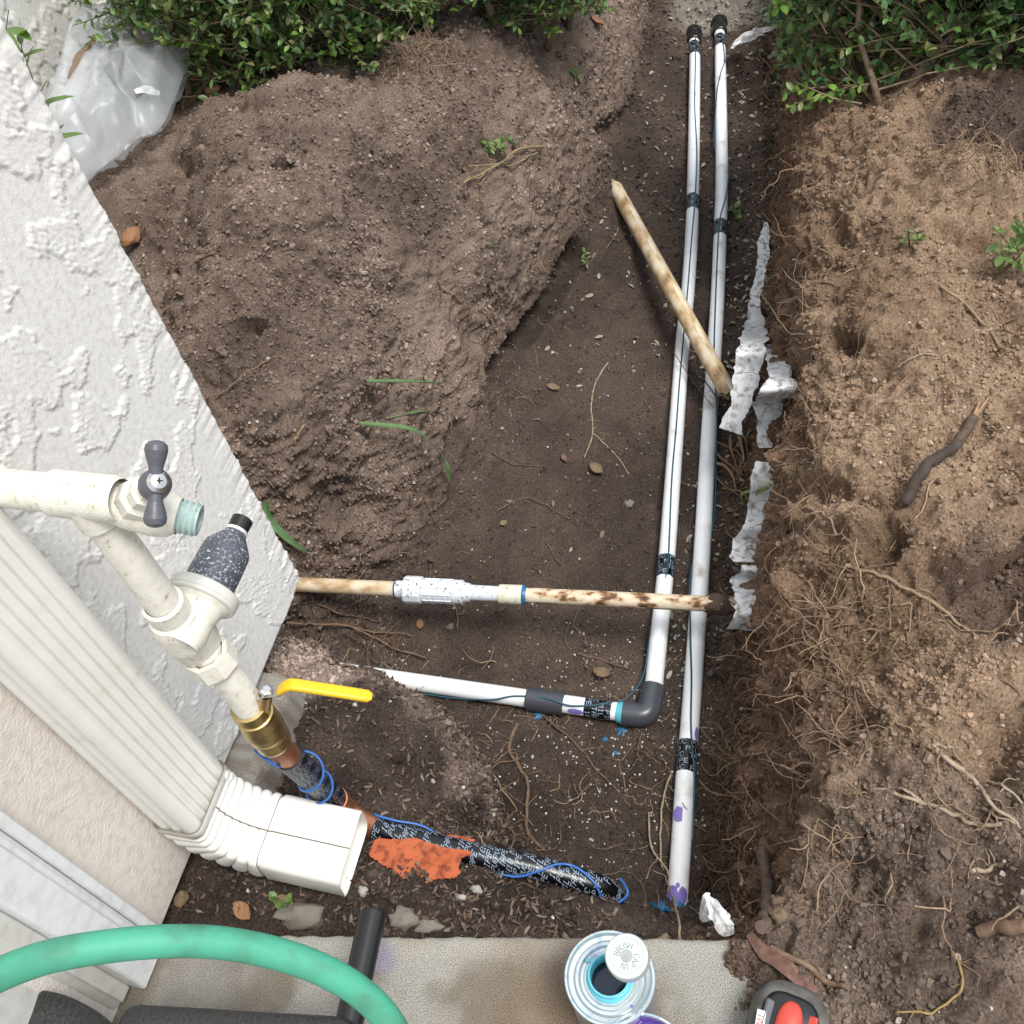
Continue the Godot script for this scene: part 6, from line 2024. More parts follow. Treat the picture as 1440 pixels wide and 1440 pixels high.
	root("root", "dark root crossing the hole just under the crossing pipe's left end", "root", fr, ROOT_BROWN * 0.8, 0.0022, 0.0014, [[Vector2(3.654, 12.401), Vector2(3.989, 12.400), Vector2(4.295, 12.407), Vector2(4.702, 12.454)]], 0.012, 0.004)
	root("root", "pale thread root hanging below the white union", "root", fr, TAN * 0.8, 0.0013, 0.001, [[Vector2(5.327, 11.954), Vector2(5.356, 12.145), Vector2(5.369, 12.401)], [Vector2(5.360, 12.168), Vector2(5.390, 12.059)]], 0.006)
	root("root", "longer of two pale roots standing up left of the right pipe's near end", "root", fr, PALE, 0.0018, 0.0014, [[Vector2(6.649, 15.538), Vector2(6.569, 16.931), Vector2(6.578, 17.661), Vector2(6.629, 17.982), Vector2(6.662, 19.786), Vector2(6.776, 20.690)]], 0.014, 0.002)
	root("root", "shorter of two pale roots standing up left of the right pipe's near end", "root", fr, PALE, 0.0017, 0.0013, [[Vector2(6.489, 17.057), Vector2(6.516, 17.563), Vector2(6.613, 17.827), Vector2(6.660, 18.123)]], 0.012, 0.002)
	root("root", "thin root crossing the floor beside the long winding root's top", "root", fr, ROOT_BROWN, 0.0014, 0.001, [[Vector2(4.301, 17.649), Vector2(5.479, 15.726), Vector2(5.629, 15.066), Vector2(5.640, 14.286)]], 0.003)
	root("root", "pair of crossed dark wiry roots beside the broken pipe's near end", "root", fr, DARK, 0.0014, 0.001, [[Vector2(6.299, 8.392), Vector2(6.487, 8.743), Vector2(6.717, 9.094)], [Vector2(6.109, 8.510), Vector2(6.363, 8.805), Vector2(6.658, 9.221)]], 0.05, 0.002)
	for q in [[[Vector2(4.430, 10.807), Vector2(4.665, 10.700), Vector2(4.997, 10.835)], "dark thread root in the sandy foot of the left bank"], [[Vector2(4.533, 9.966), Vector2(4.719, 10.107), Vector2(4.925, 10.212)], "dark thread root dangling from the left bank below the green blade"], [[Vector2(5.104, 9.931), Vector2(5.273, 9.982), Vector2(5.446, 9.965)], "brown thread root on the floor near the dead leaves"], [[Vector2(5.311, 10.477), Vector2(5.430, 10.300), Vector2(5.689, 10.462)], "brown thread root on the floor above the white union"], [[Vector2(5.638, 10.818), Vector2(5.701, 10.993), Vector2(5.739, 11.092)], "tiny brown twig on the floor between the union and the left pipe"]]:
		root("root", q[1], "root", fr, ROOT_BROWN, 0.0014, 0.0009, [q[0]])
	var lr := "twigs on the left mound"
	root("twig", "forked tan twig lying on the sandy slope of the left mound", "twig", lr, Color(0.4, 0.31, 0.18), 0.0036, 0.0016, [[Vector2(4.168, 7.054), Vector2(3.944, 7.493), Vector2(3.785, 7.894), Vector2(3.600, 8.268)], [Vector2(4.141, 7.129), Vector2(3.943, 7.670), Vector2(3.778, 8.051), Vector2(3.614, 8.276)], [Vector2(3.899, 7.586), Vector2(3.786, 7.850), Vector2(3.608, 8.097)]], 0.012, 0.002)
	root("twig", "thin tan twig on the left mound right of its middle", "twig", lr, TAN, 0.0022, 0.0014, [[Vector2(3.913, 9.042), Vector2(4.157, 8.992), Vector2(4.441, 8.822)]], 0.004, 0.002)
	root("twig", "short tan twig beside the wall on the left mound", "twig", lr, TAN, 0.0026, 0.0018, [[Vector2(1.311, 9.913), Vector2(1.441, 9.925), Vector2(1.639, 9.983)]], 0.005)
	root("twig", "grey twig on the left mound below the clay shard", "twig", lr, TAN * 0.6, 0.002, 0.001, [[Vector2(1.742, 9.708), Vector2(1.890, 9.691), Vector2(1.988, 9.608)]], 0.006)
	root("twig", "thin root on the left mound near the wall above the garden leaves", "twig", lr, TAN * 0.7, 0.0016, 0.001, [[Vector2(1.881, 10.991), Vector2(2.122, 10.884), Vector2(2.372, 10.678), Vector2(2.518, 10.613)]], 0.005)
	root("twig", "short tan stub on the left mound above the green blades", "twig", lr, TAN, 0.003, 0.002, [[Vector2(2.844, 11.213), Vector2(2.846, 11.122), Vector2(2.881, 11.035)]], 0.005, 0.001)
	# splintered root stump between pipe and bank
	var P := thing("root_stump", "splintered reddish root stump in the bank below the drooping plastic", "root", on_soil(Vector2(6.932, 9.705)))
	var sets := [[Vector2(6.643, 9.594), Vector2(6.822, 9.749), Vector2(7.053, 9.972)], [Vector2(6.736, 9.795), Vector2(6.902, 9.896), Vector2(7.089, 10.120)], [Vector2(6.820, 9.453), Vector2(6.920, 9.754), Vector2(7.103, 10.063)], [Vector2(6.934, 9.409), Vector2(7.005, 9.709), Vector2(7.143, 10.056)], [Vector2(6.689, 9.496), Vector2(6.870, 9.604), Vector2(7.150, 9.921)], [Vector2(6.842, 10.075), Vector2(7.019, 10.168), Vector2(7.238, 10.483)], [Vector2(6.678, 9.907), Vector2(6.874, 10.076), Vector2(7.085, 10.249)], [Vector2(7.022, 9.339), Vector2(7.055, 9.629), Vector2(7.159, 10.007)]]
	for k in sets.size():
		var s2 := tool_start()
		var p := creep(sets[k], 0.016, 0.004, 40 + k, 5)
		var col := Color(0.3, 0.16, 0.09) if k % 2 == 0 else Color(0.38, 0.26, 0.15)
		var c := PackedColorArray()
		c.resize(p.size())
		c.fill(col)
		tube(s2, p, taper(p.size(), 0.0042 if k < 4 else 0.002, 0.0012, 0.3, k), 7, true, c)
		obj("splinter", s2, M.wood, P, false)

func blade_leaf(called: String, label: String, pts: Array, w: float, tone: Color, group := "") -> void:
	var p := spline(pts, 8)
	var st := tool_start()
	var n := p.size()
	var rows: Array = []
	for i in n:
		var t := float(i) / (n - 1)
		var d := (p[mini(i + 1, n - 1)] - p[maxi(i - 1, 0)]).normalized()
		var s := d.cross(Vector3.UP).normalized()
		var ww := w * (0.55 + 0.45 * sin(PI * minf(t * 0.9 + 0.15, 1.0))) * (1.0 if t < 0.85 else lerpf(1.0, 0.25, (t - 0.85) / 0.15))
		rows.append([p[i] - s * ww + Vector3.UP * ww * 0.5, p[i], p[i] + s * ww + Vector3.UP * ww * 0.5])
	for lay in [0.0, -0.0006]:
		for i in n - 1:
			for k in 2:
				st.set_color(tone * (1.0 if k == 0 else 1.25))
				quad(st, rows[i][k] + Vector3(0, lay, 0), rows[i][k + 1] + Vector3(0, lay, 0), rows[i + 1][k + 1] + Vector3(0, lay, 0), rows[i + 1][k] + Vector3(0, lay, 0))
	tag(obj(called, st, M.blade), label, "leaf", group)

func flat_leaf(label: String, uv: Vector2, length: float, w: float, turn: float, m: Material, group: String, curl := 0.3) -> void:
	var c := on_soil(uv, 0.006)
	var q := soil_index(uv)
	var nrm := soil_nor[q].lerp(Vector3.UP, 0.4).normalized()
	var d := Vector3(cos(turn), 0, sin(turn))
	d = (d - nrm * nrm.dot(d)).normalized()
	var s := d.cross(nrm)
	var st := tool_start()
	var rows: Array = []
	var nz := FastNoiseLite.new()
	nz.seed = int(uv.x * 1000)
	nz.frequency = 0.6
	for i in 11:
		var t := i / 10.0
		var ww := w * pow(sin(PI * clampf(t * 0.96 + 0.02, 0, 1)), 0.75)
		var row := PackedVector3Array()
		for k in 7:
			var e := (k - 3) / 3.0
			row.append(c + d * (t - 0.5) * length + s * e * ww + nrm * (curl * w * (e * e + 0.5 * pow(2 * t - 1, 2)) + nz.get_noise_2d(i, k) * w * 0.25))
		rows.append(row)
	for lay in [0.0, 0.0005]:
		for i in 10:
			for k in 6:
				quad(st, rows[i][k] - nrm * lay, rows[i][k + 1] - nrm * lay, rows[i + 1][k + 1] - nrm * lay, rows[i + 1][k] - nrm * lay)
	tag(obj("dead_leaf", st, m), label, "leaf", group)

func build_litter() -> void:
	var gg := "cut green strap leaves on the left mound"
	blade_leaf("green_leaf", "straight green strap leaf lying level on the left mound", [on_soil(Vector2(3.341, 10.509), 0.02), on_soil(Vector2(3.341, 10.509), 0.034).lerp(on_soil(Vector2(4.254, 9.889), 0.03), 0.5), on_soil(Vector2(4.254, 9.889), 0.026)], 0.0066, Color(1.25, 1.2, 1.1), gg)
	blade_leaf("green_leaf", "curved green strap leaf drooping down the left mound toward the trench", [on_soil(Vector2(3.562, 10.694), 0.022), on_soil(Vector2(4.226, 10.428), 0.045), on_soil(Vector2(4.592, 10.336), 0.04), on_soil(Vector2(4.830, 10.443), 0.02)], 0.006, Color(1, 1, 1), gg)
	blade_leaf("green_leaf", "dark green folded leaf sticking out behind the wall corner", [on_soil(Vector2(2.853, 11.846), 0.03), on_soil(Vector2(3.083, 11.875), 0.03), on_soil(Vector2(3.312, 11.899), 0.03), on_soil(Vector2(3.560, 11.918), 0.025)], 0.007, Color(0.75, 0.8, 0.8), gg)
	blade_leaf("green_leaf", "short thin green leaf between the straight and the curved one", [on_soil(Vector2(4.081, 10.372), 0.006), on_soil(Vector2(4.215, 10.228), 0.008), on_soil(Vector2(4.335, 10.076), 0.005)], 0.0028, Color(1.1, 1.0, 0.9), gg)
	blade_leaf("green_leaf", "small dark green blade on the sandy slope below the forked twig", [on_soil(Vector2(4.047, 8.542), 0.006), on_soil(Vector2(4.138, 8.461), 0.008), on_soil(Vector2(4.216, 8.357), 0.006)], 0.003, Color(0.8, 0.8, 0.7), gg)
	var dg := "dead leaves on the trench floor"
	flat_leaf("pale curled dead leaf on the floor near the long pale root's top", Vector2(5.382, 8.907), 0.03, 0.0075, 0.1, M.dead_leaf, dg)
	flat_leaf("crinkled pale dead leaf at the foot of the long pale root", Vector2(5.752, 9.860), 0.036, 0.011, 0.7, M.dead_leaf, dg, 0.5)
	flat_leaf("brown dead leaf beside the crinkled pale one", Vector2(5.558, 9.801), 0.022, 0.006, 0.9, M.bark, dg)
	flat_leaf("small tan dead leaf left of the brown one on the floor", Vector2(5.383, 10.630), 0.018, 0.006, 2.4, M.dead_leaf, dg)
	flat_leaf("brown dead leaf tip in the hole under the white union", Vector2(5.164, 12.458), 0.024, 0.007, 1.4, M.clay, dg)
	flat_leaf("pale crumpled leaf scrap on the floor above the elbow's tape", Vector2(6.065, 13.109), 0.034, 0.012, 0.2, M.dead_leaf, dg, 0.7)
	flat_leaf("brown curled leaf in the mulch under the downspout elbow", Vector2(3.294, 20.906), 0.03, 0.009, 0.6, M.clay, "leaves in the mulch by the walkway")
	flat_leaf("pale round leaf in the mulch beside the peach wall", Vector2(2.927, 20.864), 0.022, 0.01, 1.2, M.dead_leaf, "leaves in the mulch by the walkway")
	flat_leaf("pale torn leaf in the mulch below the downspout elbow", Vector2(3.513, 20.742), 0.02, 0.009, 0.9, M.dead_leaf, "leaves in the mulch by the walkway")
	flat_leaf("tan dead leaf under the far middle bush", Vector2(4.071, 5.155), 0.04, 0.014, 0.4, M.clay, "leaves below the hedge")
	flat_leaf("small brown leaf at the foot of the right hedge", Vector2(8.123, 7.465), 0.03, 0.01, 1.9, M.clay, "leaves below the hedge")
	# stones
	var stones := [
		[Vector2(6.021, 10.211), Vector3(0.0105, 0.006, 0.0085), "oval grey pebble on the floor beside the left pipe"],
		[Vector2(5.326, 12.379), Vector3(0.0075, 0.005, 0.006), "brown pebble on the floor below the white union"],
		[Vector2(4.319, 20.792), Vector3(0.017, 0.012, 0.012), "larger grey concrete lump at the walkway edge by the black handle"],
		[Vector2(4.477, 20.847), Vector3(0.016, 0.007, 0.008), "flatter grey concrete lump at the walkway edge right of the larger one"],
		[Vector2(3.675, 20.926), Vector3(0.028, 0.016, 0.014), "big mossy grey stone at the walkway edge under the downspout elbow"],
		[Vector2(7.993, 20.382), Vector3(0.008, 0.008, 0.013), "tan stone beside the soil caked root near the battery"],
		[Vector2(6.553, 20.568), Vector3(0.006, 0.007, 0.011), "small tan clay lump on the walkway's edge beside the tin"],
		[Vector2(7.627, 20.151), Vector3(0.006, 0.006, 0.006), "small round tan pebble by the white scrap"],
		[Vector2(5.064, 10.218), Vector3(0.004, 0.003, 0.004), "tiny pale pebble on the sandy foot of the left bank"],
		[Vector2(4.001, 20.247), Vector3(0.007, 0.006, 0.006), "pale pebble under the mouth of the downspout"],
		[Vector2(4.920, 19.887), Vector3(0.009, 0.005, 0.006), "white pebble between the taped pipe and the walkway"],
		[Vector2(4.761, 20.038), Vector3(0.006, 0.004, 0.005), "small white pebble left of the other white one by the taped pipe"],
		[Vector2(2.382, 11.310), Vector3(0.007, 0.005, 0.006), "yellowish pebble on the left mound close to the wall"],
		[Vector2(6.929, 12.934), Vector3(0.006, 0.004, 0.005), "pale pebble between the two white pipes"]]
	for k in stones.size():
		var s: Array = stones[k]
		var o := node_of("stone", lump(200 + k, s[1], 0.45, 8, 13), M.stone)
		o.position = on_soil(s[0], s[1].y * 0.45)
		if k in [5, 6, 7, 12]:
			o.material_override = M.clay_pale
		if k in [10, 11, 9]:
			o.material_override = M.white_stone
		o.rotation = Vector3(0.2 * k, 0.9 * k, 0.1)
		if k in [2, 3, 4]:
			o.rotation = Vector3(0, 0.1, 0)
		tag(o, s[2], "stone", "stones lying about the dig")
	var chip := node_of("concrete_chip", lump(231, Vector3(0.006, 0.012, 0.007), 0.5, 8, 12), M.white_stone)
	chip.position = on_soil(Vector2(5.447, 14.490), 0.002)
	tag(chip, "white chipped corner on the dirt covered ledge by the trench floor", "stone")
	var sh := node_of("clay_shard", lump(240, Vector3(0.02, 0.011, 0.026), 0.25, 9, 14), M.clay)
	sh.position = on_soil(Vector2(1.230, 8.959), 0.01)
	tag(sh, "rounded clay shard on the left mound beside the white wall", "shard")
	var sh2 := node_of("clay_shard", lump(241, Vector3(0.02, 0.009, 0.014), 0.3, 8, 12), M.clay)
	sh2.position = on_soil(Vector2(1.514, 6.953), 0.008)
	tag(sh2, "flat clay shard below the left hedge behind the mound", "shard")

# ------------------------------------------------------------------ plants
func leaf_mesh(length: float, width: float, fold: float) -> ArrayMesh:
	var st := tool_start()
	var prof := [[0.0, 0.06], [0.25, 0.7], [0.55, 1.0], [0.82, 0.72], [1.0, 0.05]]
	for i in prof.size() - 1:
		for s in [-1.0, 1.0]:
			var p: Array = []
			for e in [[i, 0], [i, 1], [i + 1, 1], [i + 1, 0]]:
				var t: float = prof[e[0]][0]
				var w: float = prof[e[0]][1] * width * 0.5 * e[1]
				p.append(Vector3(s * w, fold * w + length * 0.18 * t * t * -1.0, -t * length))
			if s < 0:
				p.reverse()
			quad(st, p[0], p[1], p[2], p[3])
	st.generate_normals()
	return st.commit()

func frame_to(d: Vector3, up: Vector3) -> Basis:
	var z := -d.normalized()
	var x := up.cross(z)
	if x.length() < 0.01:
		x = Vector3.RIGHT.cross(z)
	x = x.normalized()
	return Basis(x, z.cross(x), z)

# an evergreen garden shrub: stems from the ground, twigs, and small leaves on the twigs
func bush(label: String, feet: Array, mid: Vector3, size: Vector3, twigs: int, seed_: int, tones: Array, leaf_len: float, group: String) -> void:
	var r := RandomNumberGenerator.new()
	r.seed = seed_
	var B := thing("hedge_bush", label, "bush", Vector3(mid.x, 0, mid.z), group)
	var stem_ends: Array = []
	for f in feet:
		var g := Vector3(f.x, soil_height(f.x, f.y) - 0.02, f.y)
		for s in 2:
			var st := tool_start()
			var aim := mid + Vector3(r.randf_range(-0.8, 0.8) * size.x, r.randf_range(-0.1, 0.5) * size.y, r.randf_range(-0.7, 0.7) * size.z)
			aim = aim.lerp(Vector3(g.x, mid.y + 0.1, g.z), 0.45)
			var pts: Array = [g]
			for k in range(1, 6):
				pts.append(g.lerp(aim, k / 5.0) + Vector3(r.randfn(), r.randfn() * 0.5, r.randfn()) * 0.018)
			var p := spline(pts, 4)
			var c := PackedColorArray()
			var tone := Color(0.2, 0.145, 0.1) * r.randf_range(0.8, 1.7)
			for k in p.size():
				c.append(tone * (0.9 + 0.4 * fine_noise.get_noise_3dv(p[k] * 2)))
			tube(st, p, taper(p.size(), r.randf_range(0.006, 0.013), 0.003, 0.2, s), 7, true, c)
			obj("stem", st, M.wood, B, false)
			stem_ends.append(p)
	var tw := tool_start()
	var places: Array = []
	var tints := PackedColorArray()
	for k in twigs:
		var v := Vector3(r.randfn(), r.randfn(), r.randfn()).normalized()
		v = v / pow(maxf(maxf(absf(v.x), absf(v.y)), absf(v.z)), 0.75) * pow(r.randf(), 0.28)
		var tip := mid + v * size
		# keep clear of the soil and leave open patches
		if big_noise.get_noise_3dv(tip * 2.4 + Vector3(seed_, 0, 0)) < -0.22:
			continue
		var ground := soil_height(tip.x, tip.z)
		if tip.y < ground + 0.012:
			continue
		var line: PackedVector3Array = stem_ends[r.randi() % stem_ends.size()]
		var near := line[0]
		for p in line:
			if p.distance_squared_to(tip) < near.distance_squared_to(tip):
				near = p
		var start := near.lerp(tip, clampf(1.0 - 0.13 / maxf(near.distance_to(tip), 0.13), 0.0, 1.0))
		var dir := (tip - start).normalized()
		var bend := start.lerp(tip, 0.5) + Vector3(r.randfn(), r.randfn(), r.randfn()) * 0.008
		var wood := Color(0.3, 0.23, 0.14) * r.randf_range(0.7, 1.5)
		tube(tw, PackedVector3Array([start, bend, tip]), PackedFloat32Array([0.0017, 0.0013, 0.0008]), 4, false, PackedColorArray([wood, wood, Color(0.12, 0.16, 0.05)]))
		if r.randf() < 0.6:
			tube(tw, PackedVector3Array([near, near.lerp(start, 0.5) + Vector3(r.randfn(), r.randfn(), r.randfn()) * 0.01, start]), PackedFloat32Array([0.0026, 0.0021, 0.0017]), 4, false, PackedColorArray([wood, wood, wood]))
		var young := r.randf() < 0.22
		var n := r.randi_range(12, 20)
		for q in n:
			var t := 0.15 + 0.85 * float(q) / n
			var p := start.lerp(bend, t * 2.0) if t < 0.5 else bend.lerp(tip, t * 2.0 - 1.0)
			var out := Vector3(r.randfn(), r.randfn(), r.randfn()).normalized()
			out = (out - dir * out.dot(dir)).normalized()
			var ld := (dir * r.randf_range(0.3, 0.9) + out + Vector3(0, 0.25, 0)).normalized()
			var size_l := r.randf_range(0.65, 1.2)
			var b := frame_to(ld, (Vector3.UP + Vector3(r.randfn(), r.randfn(), r.randfn()) * 0.35).normalized()).scaled(Vector3.ONE * size_l)
			places.append(Transform3D(b, p))
			var tone: Color = tones[r.randi() % tones.size()]
			if young and t > 0.55:
				tone = tone.lerp(Color(0.17, 0.3, 0.035), 0.6)
			tints.append(tone * r.randf_range(0.7, 1.3))
	stuff(obj("twigs", tw, M.wood, B, false))
	scatter("foliage", leaf_mesh(leaf_len, leaf_len * 0.58, 0.35), M.leaf, places, tints, B)

func sprig(called: String, label: String, foot: Vector3, tips: Array, leaf_len: float, leaf_w: float, per: int, tone: Color, seed_: int, category := "seedling") -> void:
	var r := RandomNumberGenerator.new()
	r.seed = seed_
	var S := thing(called, label, category, foot)
	var lm := leaf_mesh(leaf_len, leaf_w, 0.3)
	var st := tool_start()
	for tip in tips:
		var t: Vector3 = tip
		var bend := foot.lerp(t, 0.5) + Vector3(r.randfn(), 0.3, r.randfn()) * foot.distance_to(t) * 0.1
		var c := Color(0.16, 0.14, 0.06)
		tube(st, spline([foot, bend, t], 5), taper(11, 0.0018, 0.0008), 5, false, PackedColorArray([c, c, c, c, c, c, c, c, c, c, c]))
		for q in per:
			var k := 0.35 + 0.65 * q / float(per)
			var p := foot.lerp(bend, k).lerp(bend.lerp(t, k), k)
			var d := (t - foot).normalized()
			var out := Vector3(r.randfn(), r.randfn() * 0.6 + 0.2, r.randfn()).normalized()
			var b := frame_to((d * 0.5 + out).normalized(), (Vector3.UP + out * 0.2).normalized()).scaled(Vector3.ONE * r.randf_range(0.7, 1.15))
			var o := MeshInstance3D.new()
			o.mesh = lm
			o.name = "leaf"
			o.material_override = M.leaf_light if q % 3 == 0 else M.leaf_plain
			S.add_child(o, true)
			o.transform = Transform3D(b, p - foot)
	obj("stem", st, M.wood, S, false)

func build_plants() -> void:
	var g := "hedge bushes along the far side of the dig"
	var greens := [Color(0.106, 0.200, 0.050), Color(0.075, 0.156, 0.044), Color(0.138, 0.237, 0.062), Color(0.088, 0.163, 0.069), Color(0.188, 0.213, 0.075)]
	var darks := [Color(0.075, 0.150, 0.050), Color(0.088, 0.175, 0.050), Color(0.056, 0.125, 0.056), Color(0.112, 0.206, 0.050), Color(0.163, 0.175, 0.062)]
	bush("bushy green hedge shrub behind the left mound beside the plastic bag", [Vector2(-1.22, -2.0), Vector2(-1.08, -2.02), Vector2(-0.98, -2.05), Vector2(-0.84, -2.12), Vector2(-1.1, -2.3), Vector2(-0.9, -2.3)], Vector3(-0.98, 0.25, -2.16), Vector3(0.42, 0.25, 0.26), 1700, 11, greens, 0.0185, g)
	bush("dull green hedge shrub at the far middle beyond the two trenches", [Vector2(-0.5, -2.26), Vector2(-0.42, -2.3), Vector2(-0.38, -2.4)], Vector3(-0.42, 0.22, -2.32), Vector3(0.22, 0.18, 0.22), 900, 12, darks, 0.018, g)
	bush("dense dark green hedge shrub on the right bank with bare lower stems", [Vector2(0.17, -1.78), Vector2(0.27, -1.76), Vector2(0.35, -1.84), Vector2(0.46, -1.82), Vector2(0.62, -1.88), Vector2(0.8, -1.82), Vector2(0.3, -2.2)], Vector3(0.47, 0.26, -2.0), Vector3(0.42, 0.24, 0.29), 2300, 13, darks, 0.019, g)
	bush("green hedge shrub at the right edge behind the root ball", [Vector2(0.92, -1.9), Vector2(1.0, -2.0)], Vector3(0.93, 0.25, -1.76), Vector3(0.3, 0.22, 0.24), 800, 14, darks, 0.019, g)
	var light := Color(0.14, 0.22, 0.06)
	var f := on_soil(Vector2(9.063, 10.143))
	sprig("seedling", "light green leafy seedling standing at the right edge below the root ball", f, [f + Vector3(0.02, 0.1, -0.02), f + Vector3(0.05, 0.11, 0.0), f + Vector3(-0.02, 0.085, 0.0), f + Vector3(0.06, 0.07, 0.03)], 0.022, 0.011, 11, light, 31)
	f = on_soil(Vector2(8.698, 9.819))
	sprig("seedling", "tiny green seedling alone on the right bank", f, [f + Vector3(-0.008, 0.035, 0.0), f + Vector3(0.01, 0.025, 0.008)], 0.014, 0.006, 8, light, 32)
	f = on_soil(Vector2(3.767, 7.805))
	sprig("seedling", "green weed sprouting under the forked tan twig", f, [f + Vector3(-0.01, 0.045, 0.0), f + Vector3(0.015, 0.03, 0.01), f + Vector3(0.03, 0.035, -0.02)], 0.02, 0.008, 8, light, 33)
	f = on_soil(Vector2(3.943, 7.435))
	sprig("seedling", "smaller weed beside the forked tan twig", f, [f + Vector3(0.0, 0.03, 0.0)], 0.015, 0.007, 7, light, 34)
	f = on_soil(Vector2(4.218, 5.767))
	sprig("seedling", "small pale green seedling below the far middle bush", f, [f + Vector3(0.0, 0.03, 0.0)], 0.022, 0.014, 6, light, 35)
	f = on_soil(Vector2(3.527, 20.645))
	sprig("seedling", "small bright weed under the downspout elbow", f, [f + Vector3(-0.008, 0.016, 0.0), f + Vector3(0.012, 0.014, 0.004)], 0.012, 0.009, 7, light, 36)
	f = on_soil(Vector2(6.573, 6.094))
	sprig("seedling", "small green weed against the right white pipe", f, [f + Vector3(0.0, 0.025, 0.0), f + Vector3(0.01, 0.012, 0.02)], 0.018, 0.012, 7, light, 37)
	f = on_soil(Vector2(5.209, 7.321))
	sprig("seedling", "dark green weed on the floor left of the broken pipe", f, [f + Vector3(0.0, 0.02, 0.02), f + Vector3(-0.01, 0.02, -0.02)], 0.015, 0.006, 9, light, 38)
	f = Vector3(-1.3, 0.0, -1.52)
	sprig("garden_plant", "long leaved plant between the white wall corner and the house wall", f, [Vector3(-1.2085, 0.3945, -1.6048), Vector3(-1.2081, 0.4292, -1.6000), Vector3(-1.2459, 0.3484, -1.6330), Vector3(-1.2376, 0.3986, -1.6006)], 0.075, 0.02, 9, light, 39, "plant")

